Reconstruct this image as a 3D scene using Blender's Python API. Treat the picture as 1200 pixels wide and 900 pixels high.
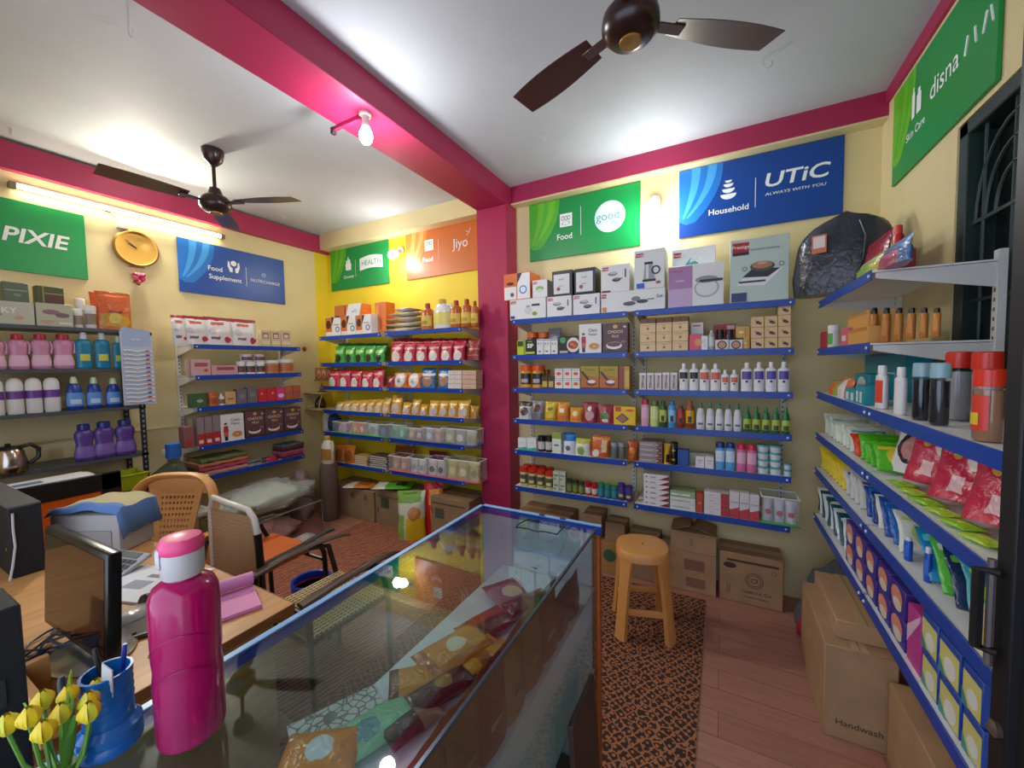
import bpy, bmesh, math, random
from mathutils import Vector, Matrix, noise
random.seed(7)
scn = bpy.context.scene
for o in list(bpy.data.objects): bpy.data.objects.remove(o)
PI = math.pi
# ------------------------------------------------------------------ camera
FPX = 460.0; YAW = math.radians(28.2); PITCH = math.radians(-2.95); ROLL = math.radians(-0.9); EYE = 1.5
_F = Vector((-math.sin(YAW)*math.cos(PITCH), math.cos(YAW)*math.cos(PITCH), math.sin(PITCH)))
_R0 = Vector((math.cos(YAW), math.sin(YAW), 0)); _U0 = _R0.cross(_F)
_R = math.cos(ROLL)*_R0+math.sin(ROLL)*_U0; _U = -math.sin(ROLL)*_R0+math.cos(ROLL)*_U0
cam = bpy.data.cameras.new('camera'); co = bpy.data.objects.new('camera', cam); scn.collection.objects.link(co)
cam.sensor_width = 36; cam.lens = FPX/1200*36; cam.clip_start = .02
co.matrix_world = Matrix(((_R.x, _U.x, -_F.x, 0), (_R.y, _U.y, -_F.y, 0), (_R.z, _U.z, -_F.z, EYE), (0, 0, 0, 1)))
scn.camera = co
def at(px, py, ax, c):
    """survey helper: the point of the photo (px,py) on the real plane axis=c, in metres"""
    d = (px-600)/FPX*_R-(py-450)/FPX*_U+_F
    C = Vector((0, 0, EYE)); return C+d*((c-C[ax])/d[ax])
# ------------------------------------------------------------------ world, light, exposure
scn.view_settings.view_transform = 'Standard'; scn.view_settings.look = 'None'
scn.view_settings.gamma = 1; scn.view_settings.exposure = 0.0; scn.view_settings.use_curve_mapping = False
w = bpy.data.worlds.new('sky'); scn.world = w; w.use_nodes = True
w.node_tree.nodes['Background'].inputs[0].default_value = (.66, .76, 1, 1)
w.node_tree.nodes['Background'].inputs[1].default_value = 2.8
def light(name, kind, loc, energy, col, size=.05, rot=(0, 0, 0), size_y=None):
    l = bpy.data.lights.new(name, kind); l.energy = energy; l.color = col
    if kind == 'AREA':
        l.size = size
        if size_y: l.shape = 'RECTANGLE'; l.size_y = size_y
    else: l.shadow_soft_size = size
    o = bpy.data.objects.new(name, l); o.location = loc; o.rotation_euler = rot; scn.collection.objects.link(o); return o
TUBE_W, BULB_W, BACK_W, CORNER_W = 62, 18, 11, 8
scn.cycles.max_bounces = 8; scn.cycles.transparent_max_bounces = 24; scn.cycles.use_denoising = True
scn.cycles.sample_clamp_indirect = 6; scn.cycles.caustics_reflective = False; scn.cycles.caustics_refractive = False
# ------------------------------------------------------------------ materials
def lin(h):
    if not isinstance(h, str): return h
    h = h.lstrip('#'); r = [int(h[i:i+2], 16)/255 for i in (0, 2, 4)]
    return tuple(c/12.92 if c <= .04045 else ((c+.055)/1.055)**2.4 for c in r)
_M = {}
def M(col, rough=.55, kind='p', metal=0.0, em=0.0):
    key = (col, rough, kind, metal, em)
    if key in _M: return _M[key]
    m = bpy.data.materials.new('paint_'+str(len(_M))); m.use_nodes = True; nt = m.node_tree; b = nt.nodes['Principled BSDF']
    c = (*lin(col), 1)
    b.inputs['Base Color'].default_value = c; b.inputs['Roughness'].default_value = rough; b.inputs['Metallic'].default_value = metal
    if em: b.inputs['Emission Color'].default_value = c; b.inputs['Emission Strength'].default_value = em
    if kind == 'clear':
        nt.nodes.remove(b); out = nt.nodes['Material Output']
        t = nt.nodes.new('ShaderNodeBsdfTransparent'); t.inputs[0].default_value = c
        g = nt.nodes.new('ShaderNodeBsdfGlossy'); g.inputs['Roughness'].default_value = rough
        mx = nt.nodes.new('ShaderNodeMixShader'); f = nt.nodes.new('ShaderNodeLayerWeight'); f.inputs[0].default_value = .5
        pw = nt.nodes.new('ShaderNodeMath'); pw.operation = 'POWER'; pw.inputs[1].default_value = 3.6
        mp = nt.nodes.new('ShaderNodeMath'); mp.operation = 'MULTIPLY_ADD'; mp.inputs[1].default_value = .75; mp.inputs[2].default_value = .04; mp.use_clamp = True
        nt.links.new(f.outputs['Facing'], pw.inputs[0]); nt.links.new(pw.outputs[0], mp.inputs[0]); nt.links.new(mp.outputs[0], mx.inputs[0])
        nt.links.new(t.outputs[0], mx.inputs[1]); nt.links.new(g.outputs[0], mx.inputs[2]); nt.links.new(mx.outputs[0], out.inputs[0])
    if kind == 'milky': kind = 'film'; mfac = .10
    elif kind == 'film': mfac = .38
    if kind == 'film':   # thin milky plastic film with gloss
        nt.nodes.remove(b); out = nt.nodes['Material Output']
        t = nt.nodes.new('ShaderNodeBsdfTransparent'); d = nt.nodes.new('ShaderNodeBsdfPrincipled')
        d.inputs['Base Color'].default_value = c; d.inputs['Roughness'].default_value = rough
        mx = nt.nodes.new('ShaderNodeMixShader'); mx.inputs[0].default_value = mfac
        nt.links.new(t.outputs[0], mx.inputs[1]); nt.links.new(d.outputs[0], mx.inputs[2]); nt.links.new(mx.outputs[0], out.inputs[0])
    if kind == 'crinkle':
        n = nt.nodes.new('ShaderNodeTexNoise'); n.inputs['Scale'].default_value = 28; n.inputs['Detail'].default_value = 3; n.inputs['Distortion'].default_value = 1.2
        tc = nt.nodes.new('ShaderNodeTexCoord'); bp = nt.nodes.new('ShaderNodeBump'); bp.inputs['Strength'].default_value = .55; bp.inputs['Distance'].default_value = .01
        nt.links.new(tc.outputs['Object'], n.inputs['Vector']); nt.links.new(n.outputs[0], bp.inputs['Height']); nt.links.new(bp.outputs[0], b.inputs['Normal'])
    if kind == 'wall' or kind == 'card' or kind == 'wood':
        n = nt.nodes.new('ShaderNodeTexNoise'); tc = nt.nodes.new('ShaderNodeTexCoord'); mp = nt.nodes.new('ShaderNodeMapping')
        n.inputs['Scale'].default_value = {'wall': 2.2, 'card': 9, 'wood': 5}[kind]; n.inputs['Detail'].default_value = 6
        if kind == 'wood': mp.inputs['Scale'].default_value = (9, 1.0, 9)
        r = nt.nodes.new('ShaderNodeValToRGB'); k = {'wall': .05, 'card': .10, 'wood': .16}[kind]
        r.color_ramp.elements[0].position = .3; r.color_ramp.elements[1].position = .7
        r.color_ramp.elements[0].color = (*[x*(1-k) for x in c[:3]], 1); r.color_ramp.elements[1].color = (*[min(1, x*(1+k)) for x in c[:3]], 1)
        nt.links.new(tc.outputs['Object'], mp.inputs[0]); nt.links.new(mp.outputs[0], n.inputs['Vector']); nt.links.new(n.outputs[0], r.inputs[0]); nt.links.new(r.outputs[0], b.inputs['Base Color'])
        n2 = nt.nodes.new('ShaderNodeTexNoise'); n2.inputs['Scale'].default_value = 60; bp = nt.nodes.new('ShaderNodeBump'); bp.inputs['Strength'].default_value = .08
        nt.links.new(tc.outputs['Object'], n2.inputs['Vector']); nt.links.new(n2.outputs[0], bp.inputs['Height']); nt.links.new(bp.outputs[0], b.inputs['Normal'])
    _M[key] = m; return m
def P(c, r=.35): return M(c, r)
def pouchmat(c): return M(c, .25, 'crinkle')
CLEAR = M('#fafcfc', .06, 'clear'); FILM = M('#e8eaea', .2, 'film')
CARD = M('#a98763', .8, 'card'); CARD2 = M('#97785a', .8, 'card'); TAPE = M('#b89a72', .35)
BLUE = M('#0c3f9c', .35); WHITE = M('#e4e4e0', .4); BLACK = M('#0b0b0c', .4); STEEL = M('#b9bcc0', .25, metal=1.0)
def pattern_mat(name, c1, c2, scale, kind):
    m = bpy.data.materials.new(name); m.use_nodes = True; nt = m.node_tree; b = nt.nodes['Principled BSDF']; b.inputs['Roughness'].default_value = .85
    tc = nt.nodes.new('ShaderNodeTexCoord'); mp = nt.nodes.new('ShaderNodeMapping'); nt.links.new(tc.outputs['Object'], mp.inputs[0])
    r = nt.nodes.new('ShaderNodeValToRGB'); r.color_ramp.interpolation = 'LINEAR'
    if kind == 'blob':
        mp.inputs['Rotation'].default_value = (0, 0, .6)
        v = nt.nodes.new('ShaderNodeTexVoronoi'); v.feature = 'F1'; v.inputs['Scale'].default_value = scale; v.inputs['Randomness'].default_value = .35
        v2 = nt.nodes.new('ShaderNodeTexVoronoi'); v2.feature = 'DISTANCE_TO_EDGE'; v2.inputs['Scale'].default_value = scale*.62; v2.inputs['Randomness'].default_value = .6
        nt.links.new(mp.outputs[0], v.inputs['Vector']); nt.links.new(mp.outputs[0], v2.inputs['Vector'])
        a = nt.nodes.new('ShaderNodeMath'); a.operation = 'LESS_THAN'; a.inputs[1].default_value = .30; nt.links.new(v.outputs['Distance'], a.inputs[0])
        d = nt.nodes.new('ShaderNodeMath'); d.operation = 'LESS_THAN'; d.inputs[1].default_value = .07; nt.links.new(v2.outputs['Distance'], d.inputs[0])
        mx = nt.nodes.new('ShaderNodeMath'); mx.operation = 'MAXIMUM'; nt.links.new(a.outputs[0], mx.inputs[0]); nt.links.new(d.outputs[0], mx.inputs[1]); src = mx.outputs[0]
    else:
        mp.inputs['Rotation'].default_value = (0, 0, .5); mp.inputs['Scale'].default_value = (1, .45, 1)
        wv = nt.nodes.new('ShaderNodeTexWave'); wv.inputs['Scale'].default_value = scale; wv.inputs['Distortion'].default_value = 3.5; wv.inputs['Detail'].default_value = 1; wv.inputs['Detail Scale'].default_value = 2.5
        nt.links.new(mp.outputs[0], wv.inputs['Vector']); src = wv.outputs['Fac']
        r.color_ramp.elements[0].position = .45; r.color_ramp.elements[1].position = .75
    r.color_ramp.elements[0].color = (*lin(c1), 1); r.color_ramp.elements[1].color = (*lin(c2), 1)
    nt.links.new(src, r.inputs[0]); nt.links.new(r.outputs[0], b.inputs['Base Color']); return m
def plank_mat():
    m = bpy.data.materials.new('laminate_planks'); m.use_nodes = True; nt = m.node_tree; b = nt.nodes['Principled BSDF']; b.inputs['Roughness'].default_value = .42
    tc = nt.nodes.new('ShaderNodeTexCoord'); br = nt.nodes.new('ShaderNodeTexBrick'); n = nt.nodes.new('ShaderNodeTexNoise'); mp = nt.nodes.new('ShaderNodeMapping')
    br.inputs['Scale'].default_value = 1; br.inputs['Brick Width'].default_value = 1.1; br.inputs['Row Height'].default_value = .13; br.inputs['Mortar Size'].default_value = .0015
    br.inputs['Color1'].default_value = (*lin('#b98470'), 1); br.inputs['Color2'].default_value = (*lin('#ac7862'), 1); br.inputs['Mortar'].default_value = (*lin('#7d5140'), 1)
    mp.inputs['Scale'].default_value = (3, 45, 1); n.inputs['Scale'].default_value = 1.5; n.inputs['Detail'].default_value = 5
    mx = nt.nodes.new('ShaderNodeMix'); mx.data_type = 'RGBA'; mx.blend_type = 'MULTIPLY'; mx.inputs[0].default_value = .45
    nt.links.new(tc.outputs['Object'], br.inputs['Vector']); nt.links.new(tc.outputs['Object'], mp.inputs[0]); nt.links.new(mp.outputs[0], n.inputs['Vector'])
    r = nt.nodes.new('ShaderNodeValToRGB'); r.color_ramp.elements[0].color = (.55, .55, .55, 1); r.color_ramp.elements[1].color = (1, 1, 1, 1); r.color_ramp.elements[0].position = .3; r.color_ramp.elements[1].position = .65
    nt.links.new(n.outputs[0], r.inputs[0]); nt.links.new(br.outputs[0], mx.inputs[6]); nt.links.new(r.outputs[0], mx.inputs[7]); nt.links.new(mx.outputs[2], b.inputs['Base Color']); return m
# ------------------------------------------------------------------ mesh builder
_text_cache = {}
def text_geo(s, bold=0.0, shear=0.0):
    key = (s, bold, shear)
    if key not in _text_cache:
        c = bpy.data.curves.new('t', 'FONT'); c.body = s; c.align_x = 'CENTER'; c.align_y = 'CENTER'; c.offset = bold; c.shear = shear; c.resolution_u = 3
        o = bpy.data.objects.new('t', c); scn.collection.objects.link(o)
        me = o.to_mesh()
        _text_cache[key] = ([tuple(v.co) for v in me.vertices], [tuple(p.vertices) for p in me.polygons])
        o.to_mesh_clear(); bpy.data.objects.remove(o); bpy.data.curves.remove(c)
    return _text_cache[key]
class MB:
    def __init__(s): s.v = []; s.f = []; s.fm = []; s.mats = []; s.uv = None
    def mi(s, m):
        if m not in s.mats: s.mats.append(m)
        return s.mats.index(m)
    def add(s, vs, fs, m, T=None):
        n = len(s.v); i = s.mi(m) if not isinstance(m, list) else None
        s.v += [tuple(T @ Vector(v)) for v in vs] if T else [tuple(v) for v in vs]
        s.f += [tuple(n+k for k in f) for f in fs]
        s.fm += [i]*len(fs) if i is not None else [s.mi(q) for q in m]
        return s
    def box(s, x0, x1, y0, y1, z0, z1, m, bev=0, T=None):
        if bev <= 0:
            vs = [(x, y, z) for x in (x0, x1) for y in (y0, y1) for z in (z0, z1)]
            return s.add(vs, [(0, 1, 3, 2), (4, 6, 7, 5), (0, 4, 5, 1), (2, 3, 7, 6), (0, 2, 6, 4), (1, 5, 7, 3)], m, T)
        bm = bmesh.new(); bmesh.ops.create_cube(bm, size=1)
        for v in bm.verts: v.co = ((x0+x1)/2+v.co.x*(x1-x0), (y0+y1)/2+v.co.y*(y1-y0), (z0+z1)/2+v.co.z*(z1-z0))
        bmesh.ops.bevel(bm, geom=bm.edges[:], offset=bev, segments=2 if bev > .004 else 1, affect='EDGES', profile=.5)
        bm.verts.index_update()
        vs = [tuple(v.co) for v in bm.verts]; fs = [tuple(v.index for v in f.verts) for f in bm.faces]; bm.free()
        return s.add(vs, fs, m, T)
    def lathe(s, prof, m, n=20, sx=1, sy=1, c=(0, 0, 0), a0=0, a1=2*PI, T=None):
        full = abs(a1-a0-2*PI) < 1e-6; k = n if full else n+1; vs = []; fs = []
        for r, z in prof:
            for i in range(k):
                a = a0+(a1-a0)*i/n; vs.append((c[0]+r*sx*math.cos(a), c[1]+r*sy*math.sin(a), c[2]+z))
        for j in range(len(prof)-1):
            for i in range(n):
                i2 = (i+1) % k; fs.append((j*k+i, j*k+i2, (j+1)*k+i2, (j+1)*k+i))
        if full:
            if prof[0][0] > 1e-5: fs.append(tuple(reversed(range(k))))
            if prof[-1][0] > 1e-5: fs.append(tuple((len(prof)-1)*k+i for i in range(k)))
        return s.add(vs, fs, m, T)
    def tube(s, path, r, m, n=8, T=None, flat=1.0):
        p = [Vector(q) for q in path]; vs = []; fs = []; up = Vector((0, 0, 1)); prev = None
        for i, q in enumerate(p):
            d = (p[min(i+1, len(p)-1)]-p[max(i-1, 0)]).normalized()
            if prev is None: a = d.cross(up if abs(d.z) < .9 else Vector((1, 0, 0))).normalized()
            else: a = (prev-d*prev.dot(d)).normalized()
            prev = a; b = d.cross(a); rr = r[i] if isinstance(r, (list, tuple)) else r
            for k in range(n):
                t = 2*PI*k/n; vs.append(q+a*(rr*math.cos(t))+b*(rr*flat*math.sin(t)))
        for i in range(len(p)-1):
            for k in range(n): fs.append((i*n+k, i*n+(k+1) % n, (i+1)*n+(k+1) % n, (i+1)*n+k))
        fs.append(tuple(reversed(range(n)))); fs.append(tuple((len(p)-1)*n+k for k in range(n)))
        return s.add(vs, fs, m, T)
    def prism(s, poly, y0, y1, m, T=None):     # outline in x,z with depth along y (y0 is the front)
        n = len(poly); vs = [(x, y0, z) for x, z in poly]+[(x, y1, z) for x, z in poly]
        fs = [tuple(range(n)), tuple(reversed(range(n, 2*n)))]+[(i, n+i, n+(i+1) % n, (i+1) % n) for i in range(n)]
        return s.add(vs, fs, m, T)
    def disc(s, x, z, rx, y0, y1, m, rz=None, n=20, T=None):
        rz = rz or rx; return s.prism([(x+rx*math.cos(2*PI*i/n), z+rz*math.sin(2*PI*i/n)) for i in range(n)], y0, y1, m, T)
    def ring(s, x, z, r, t, y0, m, n=24, T=None, sz=1.0):
        vs = []; fs = []
        for i in range(n):
            a = 2*PI*i/n
            for q in (r, r-t): vs.append((x+q*math.cos(a), y0, z+q*sz*math.sin(a)))
        for i in range(n): j = (i+1) % n; fs.append((2*i, 2*j, 2*j+1, 2*i+1))
        return s.add(vs, fs, m, T)
    def text(s, txt, x, z, size, y, m, bold=0.0, shear=0.0, sx=1.0, T=None):
        vs, fs = text_geo(txt, bold, shear)
        return s.add([(x+v[0]*size*sx, y, z+v[1]*size) for v in vs], fs, m, T)
    def build(s, name, parent=None, loc=None, sharp=38):
        me = bpy.data.meshes.new(name); me.from_pydata(s.v, [], s.f)
        for m in s.mats: me.materials.append(m)
        if s.uv:
            ul = me.uv_layers.new(name='UVMap'); ul.data.foreach_set('uv', [c for l in me.loops for c in s.uv[l.vertex_index]])
        me.polygons.foreach_set('material_index', s.fm)
        me.polygons.foreach_set('use_smooth', [True]*len(s.f)); me.set_sharp_from_angle(angle=math.radians(sharp)); me.update()
        o = bpy.data.objects.new(name, me); scn.collection.objects.link(o)
        if parent: o.parent = parent
        if loc is not None: o.location = loc
        return o
def thing(name, label=None, cat=None, loc=(0, 0, 0), rz=0, group=None):
    o = bpy.data.objects.new(name, None); scn.collection.objects.link(o); o.location = loc; o.rotation_euler = (0, 0, rz); o.empty_display_size = .05
    return tag(o, label, cat, group)
def tag(o, label=None, cat=None, group=None):
    if label: o['label'] = label
    if cat: o['category'] = cat
    if group: o['group'] = group
    return o
def struct(name, mb): o = mb.build(name); o['kind'] = 'structure'; return o
# ------------------------------------------------------------------ room shell
W, YF = 2.95, 2.63; XL, XR, XRF = -3.894, .768, .45; CEIL = 2.92; FRONT = -.6
PINK = M('#a92450', .45, 'wall'); CREAM = M('#e0cf9a', .6, 'wall'); YELLOW = M('#ecd02c', .55, 'wall'); CEILM = M('#c3c7cb', .7, 'wall')
b = MB(); b.box(XL-.2, XR+.3, FRONT-1.5, W+.2, -.1, 0, plank_mat()); struct('floor', b)
b = MB(); b.box(XL-.2, XR+.3, FRONT-.1, W+.2, CEIL, CEIL+.1, CEILM); struct('ceiling', b)
b = MB(); b.box(-1.66, XR+.2, W, W+.1, 0, CEIL, CREAM); struct('wall_back_right', b)
b = MB(); b.box(XL-.1, -1.66, W, W+.1, 0, CEIL, YELLOW); struct('wall_back_left', b)
b = MB(); b.box(XL-.1, XL, FRONT, W, 0, CEIL, CREAM); b.box(XL, XL+.004, W-.16, W, 0, 2.75, YELLOW); struct('wall_left', b)
WY0, WY1, WZ0, WZ1 = .95, 2.13, 1.0, 2.352
b = MB(); b.box(XR, XR+.1, FRONT, W, 0, WZ0, CREAM); b.box(XR, XR+.1, FRONT, W, WZ1, CEIL, CREAM)
b.box(XR, XR+.1, FRONT, WY0, WZ0, WZ1, CREAM); b.box(XR, XR+.1, WY1, W, WZ0, WZ1, CREAM); struct('wall_right', b)
# front of the shop: open shutter, with a lintel above and the end of the front wall at the left
b = MB(); b.box(XL, XR, FRONT-.1, FRONT, 2.45, CEIL, CREAM); b.box(XL, -2.3, FRONT-.1, FRONT, 0, 2.45, CREAM); struct('wall_front', b)
b = MB(); b.box(-1.80, -1.519, FRONT, W, 2.765, CEIL, PINK, .004); struct('trim_1', b)
b = MB(); b.box(-1.80, -1.519, 2.78, W, 0, 2.765, PINK, .004); struct('trim_2', b)
b = MB(); b.box(-1.519, XR, 2.86, W, 2.79, CEIL, PINK); b.box(-1.519, XR, 2.862, W, 2.778, 2.79, CREAM); struct('trim_3', b)
b = MB(); b.box(XR-.015, XR, FRONT, 2.86, 2.85, CEIL, PINK); struct('trim_4', b)
b = MB(); b.box(XL, XL+.05, FRONT, W, 2.735, CEIL-.02, PINK); b.box(XL, XL+.03, FRONT, W, CEIL-.02, CEIL, M('#6a6b66', .8)); struct('trim_5', b)
b = MB(); b.box(XL+.05, -1.80, 2.83, W, 2.76, CEIL, CREAM); struct('trim_6', b)
for i, (x0, x1) in enumerate([(0, 0)]):
    b = MB(); b.box(XL, XL+.012, FRONT, 1.5, 1.03, 1.045, M('#cbb98a', .6)); struct('trim_7', b)
# window with iron grille in the right wall
GREEN_D = M('#22352f', .45)
b = MB()
for y0, y1, z0, z1 in ((WY0, WY1, WZ0, WZ0+.05), (WY0, WY1, WZ1-.05, WZ1), (WY0, WY0+.06, WZ0, WZ1), (WY1-.06, WY1, WZ0, WZ1), (1.56, 1.60, WZ0, WZ1)): b.box(XR+.005, XR+.09, y0, y1, z0, z1, GREEN_D, .004)
wf = struct('window_1', b)
b = MB(); b.box(XR+.085, XR+.098, WY0+.05, WY1-.05, WZ0+.04, WZ1-.04, M('#0d1614', .25)); b.build('shutter_board', wf)
b = MB()
for k in range(7):
    y = WY0+.1+k*.16
    if abs(y-1.58) > .05: b.tube([(XR+.03, y, WZ0), (XR+.03, y, WZ1)], .006, GREEN_D, 6)
for z in (1.42, 1.70, 1.98): b.box(XR+.024, XR+.036, WY0, WY1, z-.006, z+.006, GREEN_D)
for c in (1.28, 1.84):
    for r in (.16, .10, .22): b.tube([(XR+.03, c+r*math.cos(a*PI/14), 1.98+r*1.3*math.sin(a*PI/14)) for a in range(15)], .006, GREEN_D, 6)
b.build('window_grille', wf)
# floor mats
b = MB(); b.box(-1.55, -.075, -.4, 2.66, 0.0, .006, pattern_mat('mat_pattern_dark', '#38251f', '#ad7048', 42, 'blob')); tag(b.build('floor_mat'), 'dark brown runner mat with orange links pattern beneath the plastic stool', 'mat')
b = MB(); b.box(-3.03, -1.56, .95, 2.62, 0.0, .006, pattern_mat('mat_pattern_brown', '#6a3426', '#b8775a', 14, 'wave')); tag(b.build('floor_mat'), 'reddish brown mat with diagonal wavy stripes behind the counter', 'mat')
# ------------------------------------------------------------------ signs
def swoosh(b, w, h, c1, c2, y):
    def crv(k, t): return (k*w*(1-.62*t**2.2), h-(h*.80)*t)
    n = 12; pts = [crv(.30, i/n) for i in range(n+1)]
    b.prism([(0, h)]+[(0, h*.24), (w*.05, h*.18)]+list(reversed(pts)), y, y+.0005, M(c1, .4))
    for k0, k1 in ((.26, .20), (.15, .09)):
        a = [(k0*w*(1-.75*(i/n)**2), h*(1-.72*i/n)) for i in range(n+1)]; c = [(k1*w*(1-.75*(i/n)**2), h*(1-.72*i/n)) for i in range(n+1)]
        b.prism(a+list(reversed(c)), y-.0006, y, M(c2, .4))
def sign(name_label, loc, rz, w, h, col, sw, art):
    t = thing('wall_sign', name_label, 'sign', loc, rz)
    b = MB(); b.box(0, w, -.012, 0, 0, h, M(col, .38), .001); b.build('board', t)
    if sw: b = MB(); swoosh(b, w, h, sw[0], sw[1], -.0130); b.build('printed_swoosh', t)
    b = MB(); art(b, w, h); b.build('lettering', t)
    return t
SW = M('#eef2f0', .5); YS = -.0135
def food_icon(b, x, z, s):
    b.box(x-s/2, x+s/2, YS-.0002, YS, z-s/2, z+s/2, SW)
    d = M('#5a6a60', .5)
    for dx in (-.26, 0, .24): b.ring(x+dx*s, z+.15*s, s*.13, s*.04, YS-.0008, d, 12, sz=1.4)
    b.ring(x, z-.24*s, s*.34, s*.05, YS-.0008, d, 16, sz=.42)
def art_food(b, w, h):
    food_icon(b, w*.36, h*.62, w*.115); b.text('Food', w*.345, h*.34, .062, YS, SW, .012)
    b.box(w*.495, w*.499, YS-.0002, YS, h*.32, h*.80, SW); b.disc(w*.75, h*.54, w*.13, YS-.0004, YS, M('#cfe2ea', .5), n=32)
    g = M('#2f8a74', .5); b.text('good', w*.735, h*.55, .085, YS-.001, g, -.006); b.text('dot', w*.795, h*.44, .045, YS-.001, g, -.006)
def art_utic(b, w, h):
    x, z = w*.335, h*.63
    for k, (rr, dz) in enumerate(((.045, -.045), (.036, -.012), (.028, .018), (.02, .04))):
        b.prism([(x+rr*math.cos(PI+PI*i/10), z+dz+rr*.75*math.sin(PI+PI*i/10)) for i in range(11)], YS-.0003*k-.0003, YS, SW)
    b.text('Household', w*.335, h*.30, .052, YS, SW, .012); b.box(w*.503, w*.507, YS-.0002, YS, h*.27, h*.68, SW)
    b.text('UTiC', w*.735, h*.60, .115, YS, SW, .018, .15, 1.25); b.text('ALWAYS WITH YOU', w*.735, h*.42, .024, YS, SW, .004, .15, 1.35)
def art_jiyo(b, w, h):
    food_icon(b, w*.33, h*.66, w*.115); b.text('Food', w*.31, h*.36, .062, YS, SW, .012); b.box(w*.455, w*.459, YS-.0002, YS, h*.30, h*.75, SW)
    b.text('Jiyo', w*.74, h*.58, .125, YS, SW, -.004, 0, .9); b.tube([(w*.82, YS, h*.70), (w*.85, YS, h*.76), (w*.87, YS, h*.84)], .003, SW, 6); b.tube([(w*.85, YS, h*.76), (w*.81, YS, h*.80)], .0025, SW, 6)
def art_health(b, w, h):
    x, z = w*.33, h*.56
    b.prism([(x-.04, z-.05), (x+.04, z-.05), (x+.045, z+.015), (x-.045, z+.015)], YS-.0003, YS, SW)
    for dx, hh in ((-.025, .055), (0, .085), (.022, .06)): b.prism([(x+dx-.012, z+.015), (x+dx+.012, z+.015), (x+dx+.008, z+hh), (x+dx-.008, z+hh)], YS-.0003, YS, SW)
    b.text('Grocery', w*.33, h*.29, .046, YS, SW, .008); b.box(w*.453, w*.457, YS-.0002, YS, h*.26, h*.66, SW)
    pts = [(w*(.53+.38*i/10), h*(.38+.035*math.sin(i/10*PI))) for i in range(11)]+[(w*(.91-.38*i/10), h*(.66+.05*math.sin(i/10*PI))) for i in range(11)]
    b.prism(pts, YS-.0003, YS, M('#dfe6e2', .5)); b.text('HEALTH', w*.72, h*.54, .075, YS-.001, M('#4f7c60', .5), 0.0)
def art_nutri(b, w, h):
    x, z = w*.47, h*.66; b.disc(x, z+.02, .024, YS-.0003, YS, SW)
    for s in (-1, 1): b.prism([(x+s*.012, z-.06), (x+s*.032, z-.06), (x+s*.05, z-.01), (x+s*.046, z+.035), (x+s*.036, z+.03), (x+s*.028, z-.01), (x+s*.010, z-.025)][::s], YS-.0006, YS, SW)
    b.text('Food', w*.30, h*.53, .055, YS, SW, .012); b.text('Supplement', w*.39, h*.37, .055, YS, SW, .012)
    b.box(w*.585, w*.589, YS-.0002, YS, h*.28, h*.68, SW)
    b.ring(w*.77, h*.58, .016, .004, YS-.0004, SW, 14); b.text('NUTRICHARGE', w*.785, h*.43, .040, YS, SW, 0.0)
def art_pixie(b, w, h):
    b.box(w*.42, w*.424, YS-.0002, YS, h*.3, h*.7, SW); b.text('PIXIE', w*.735, h*.50, .125, YS, SW, .022, .2); b.text('Home Care', w*.2, h*.35, .05, YS, SW, .01)
def art_care(b, w, h):
    x, z = w*.32, h*.62
    b.box(x-.05, x-.02, YS-.0003, YS, z-.06, z+.05, SW); b.box(x-.042, x-.028, YS-.0003, YS, z+.05, z+.075, SW); b.box(x, x+.045, YS-.0003, YS, z-.06, z+.02, SW); b.box(x+.01, x+.035, YS-.0003, YS, z+.02, z+.045, SW)
    b.text('Skin Care', w*.31, h*.34, .05, YS, SW, .008); b.text('disna', w*.60, h*.52, .115, YS, SW, .004)
    for k, (u, a) in enumerate(((.79, .5), (.86, -.35), (.92, .6), (.97, -.5))): b.tube([(w*u-.012*a, YS, h*.52-.03), (w*u+.02*a, YS, h*.52+.03)], .004, SW, 6)
SH_, SWD = .438, .868
def gx(px, py): return at(px, py, 1, W).x
sign('green food sign with a white round logo, right of the pink column', (gx(621.5, 275), W-.002, 2.327), 0, .868, .446, '#068c42', ('#4eb02a', '#6cbe2e'), art_food)
sign('wide blue household sign with paler blue swoosh on back wall', (gx(796, 240), W-.002, 2.334), 0, .872, .44, '#0f4496', ('#1f74c8', '#45a0e6'), art_utic)
sign('orange food sign left of the pink column', (gx(477, 300), W-.002, 2.330), 0, .872, .440, '#c9651e', ('#e0832c', '#e8a05a'), art_jiyo)
sign('green grocery sign with white banner in the back left corner', (gx(389, 320), W-.002, 2.330), 0, .868, .44, '#068c42', ('#4eb02a', '#6cbe2e'), art_health)
sign('blue food supplement sign on the left wall beside the clock', (XL+.002, 1.570, 2.130), PI/2, .872, .435, '#0f4a9e', ('#1f74c8', '#45a0e6'), art_nutri)
sign('green sign with large white letters at left wall\'s near end', (XL+.002, .180, 2.126), PI/2, .868, .438, '#0a9244', ('#4eb02a', '#6cbe2e'), art_pixie)
sign('green sign with light green stripe high on the right wall', (XR-.002, 2.738, 2.372), -PI/2, .868, .440, '#069040', ('#62b81e', '#4fae1c'), art_care)
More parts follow.
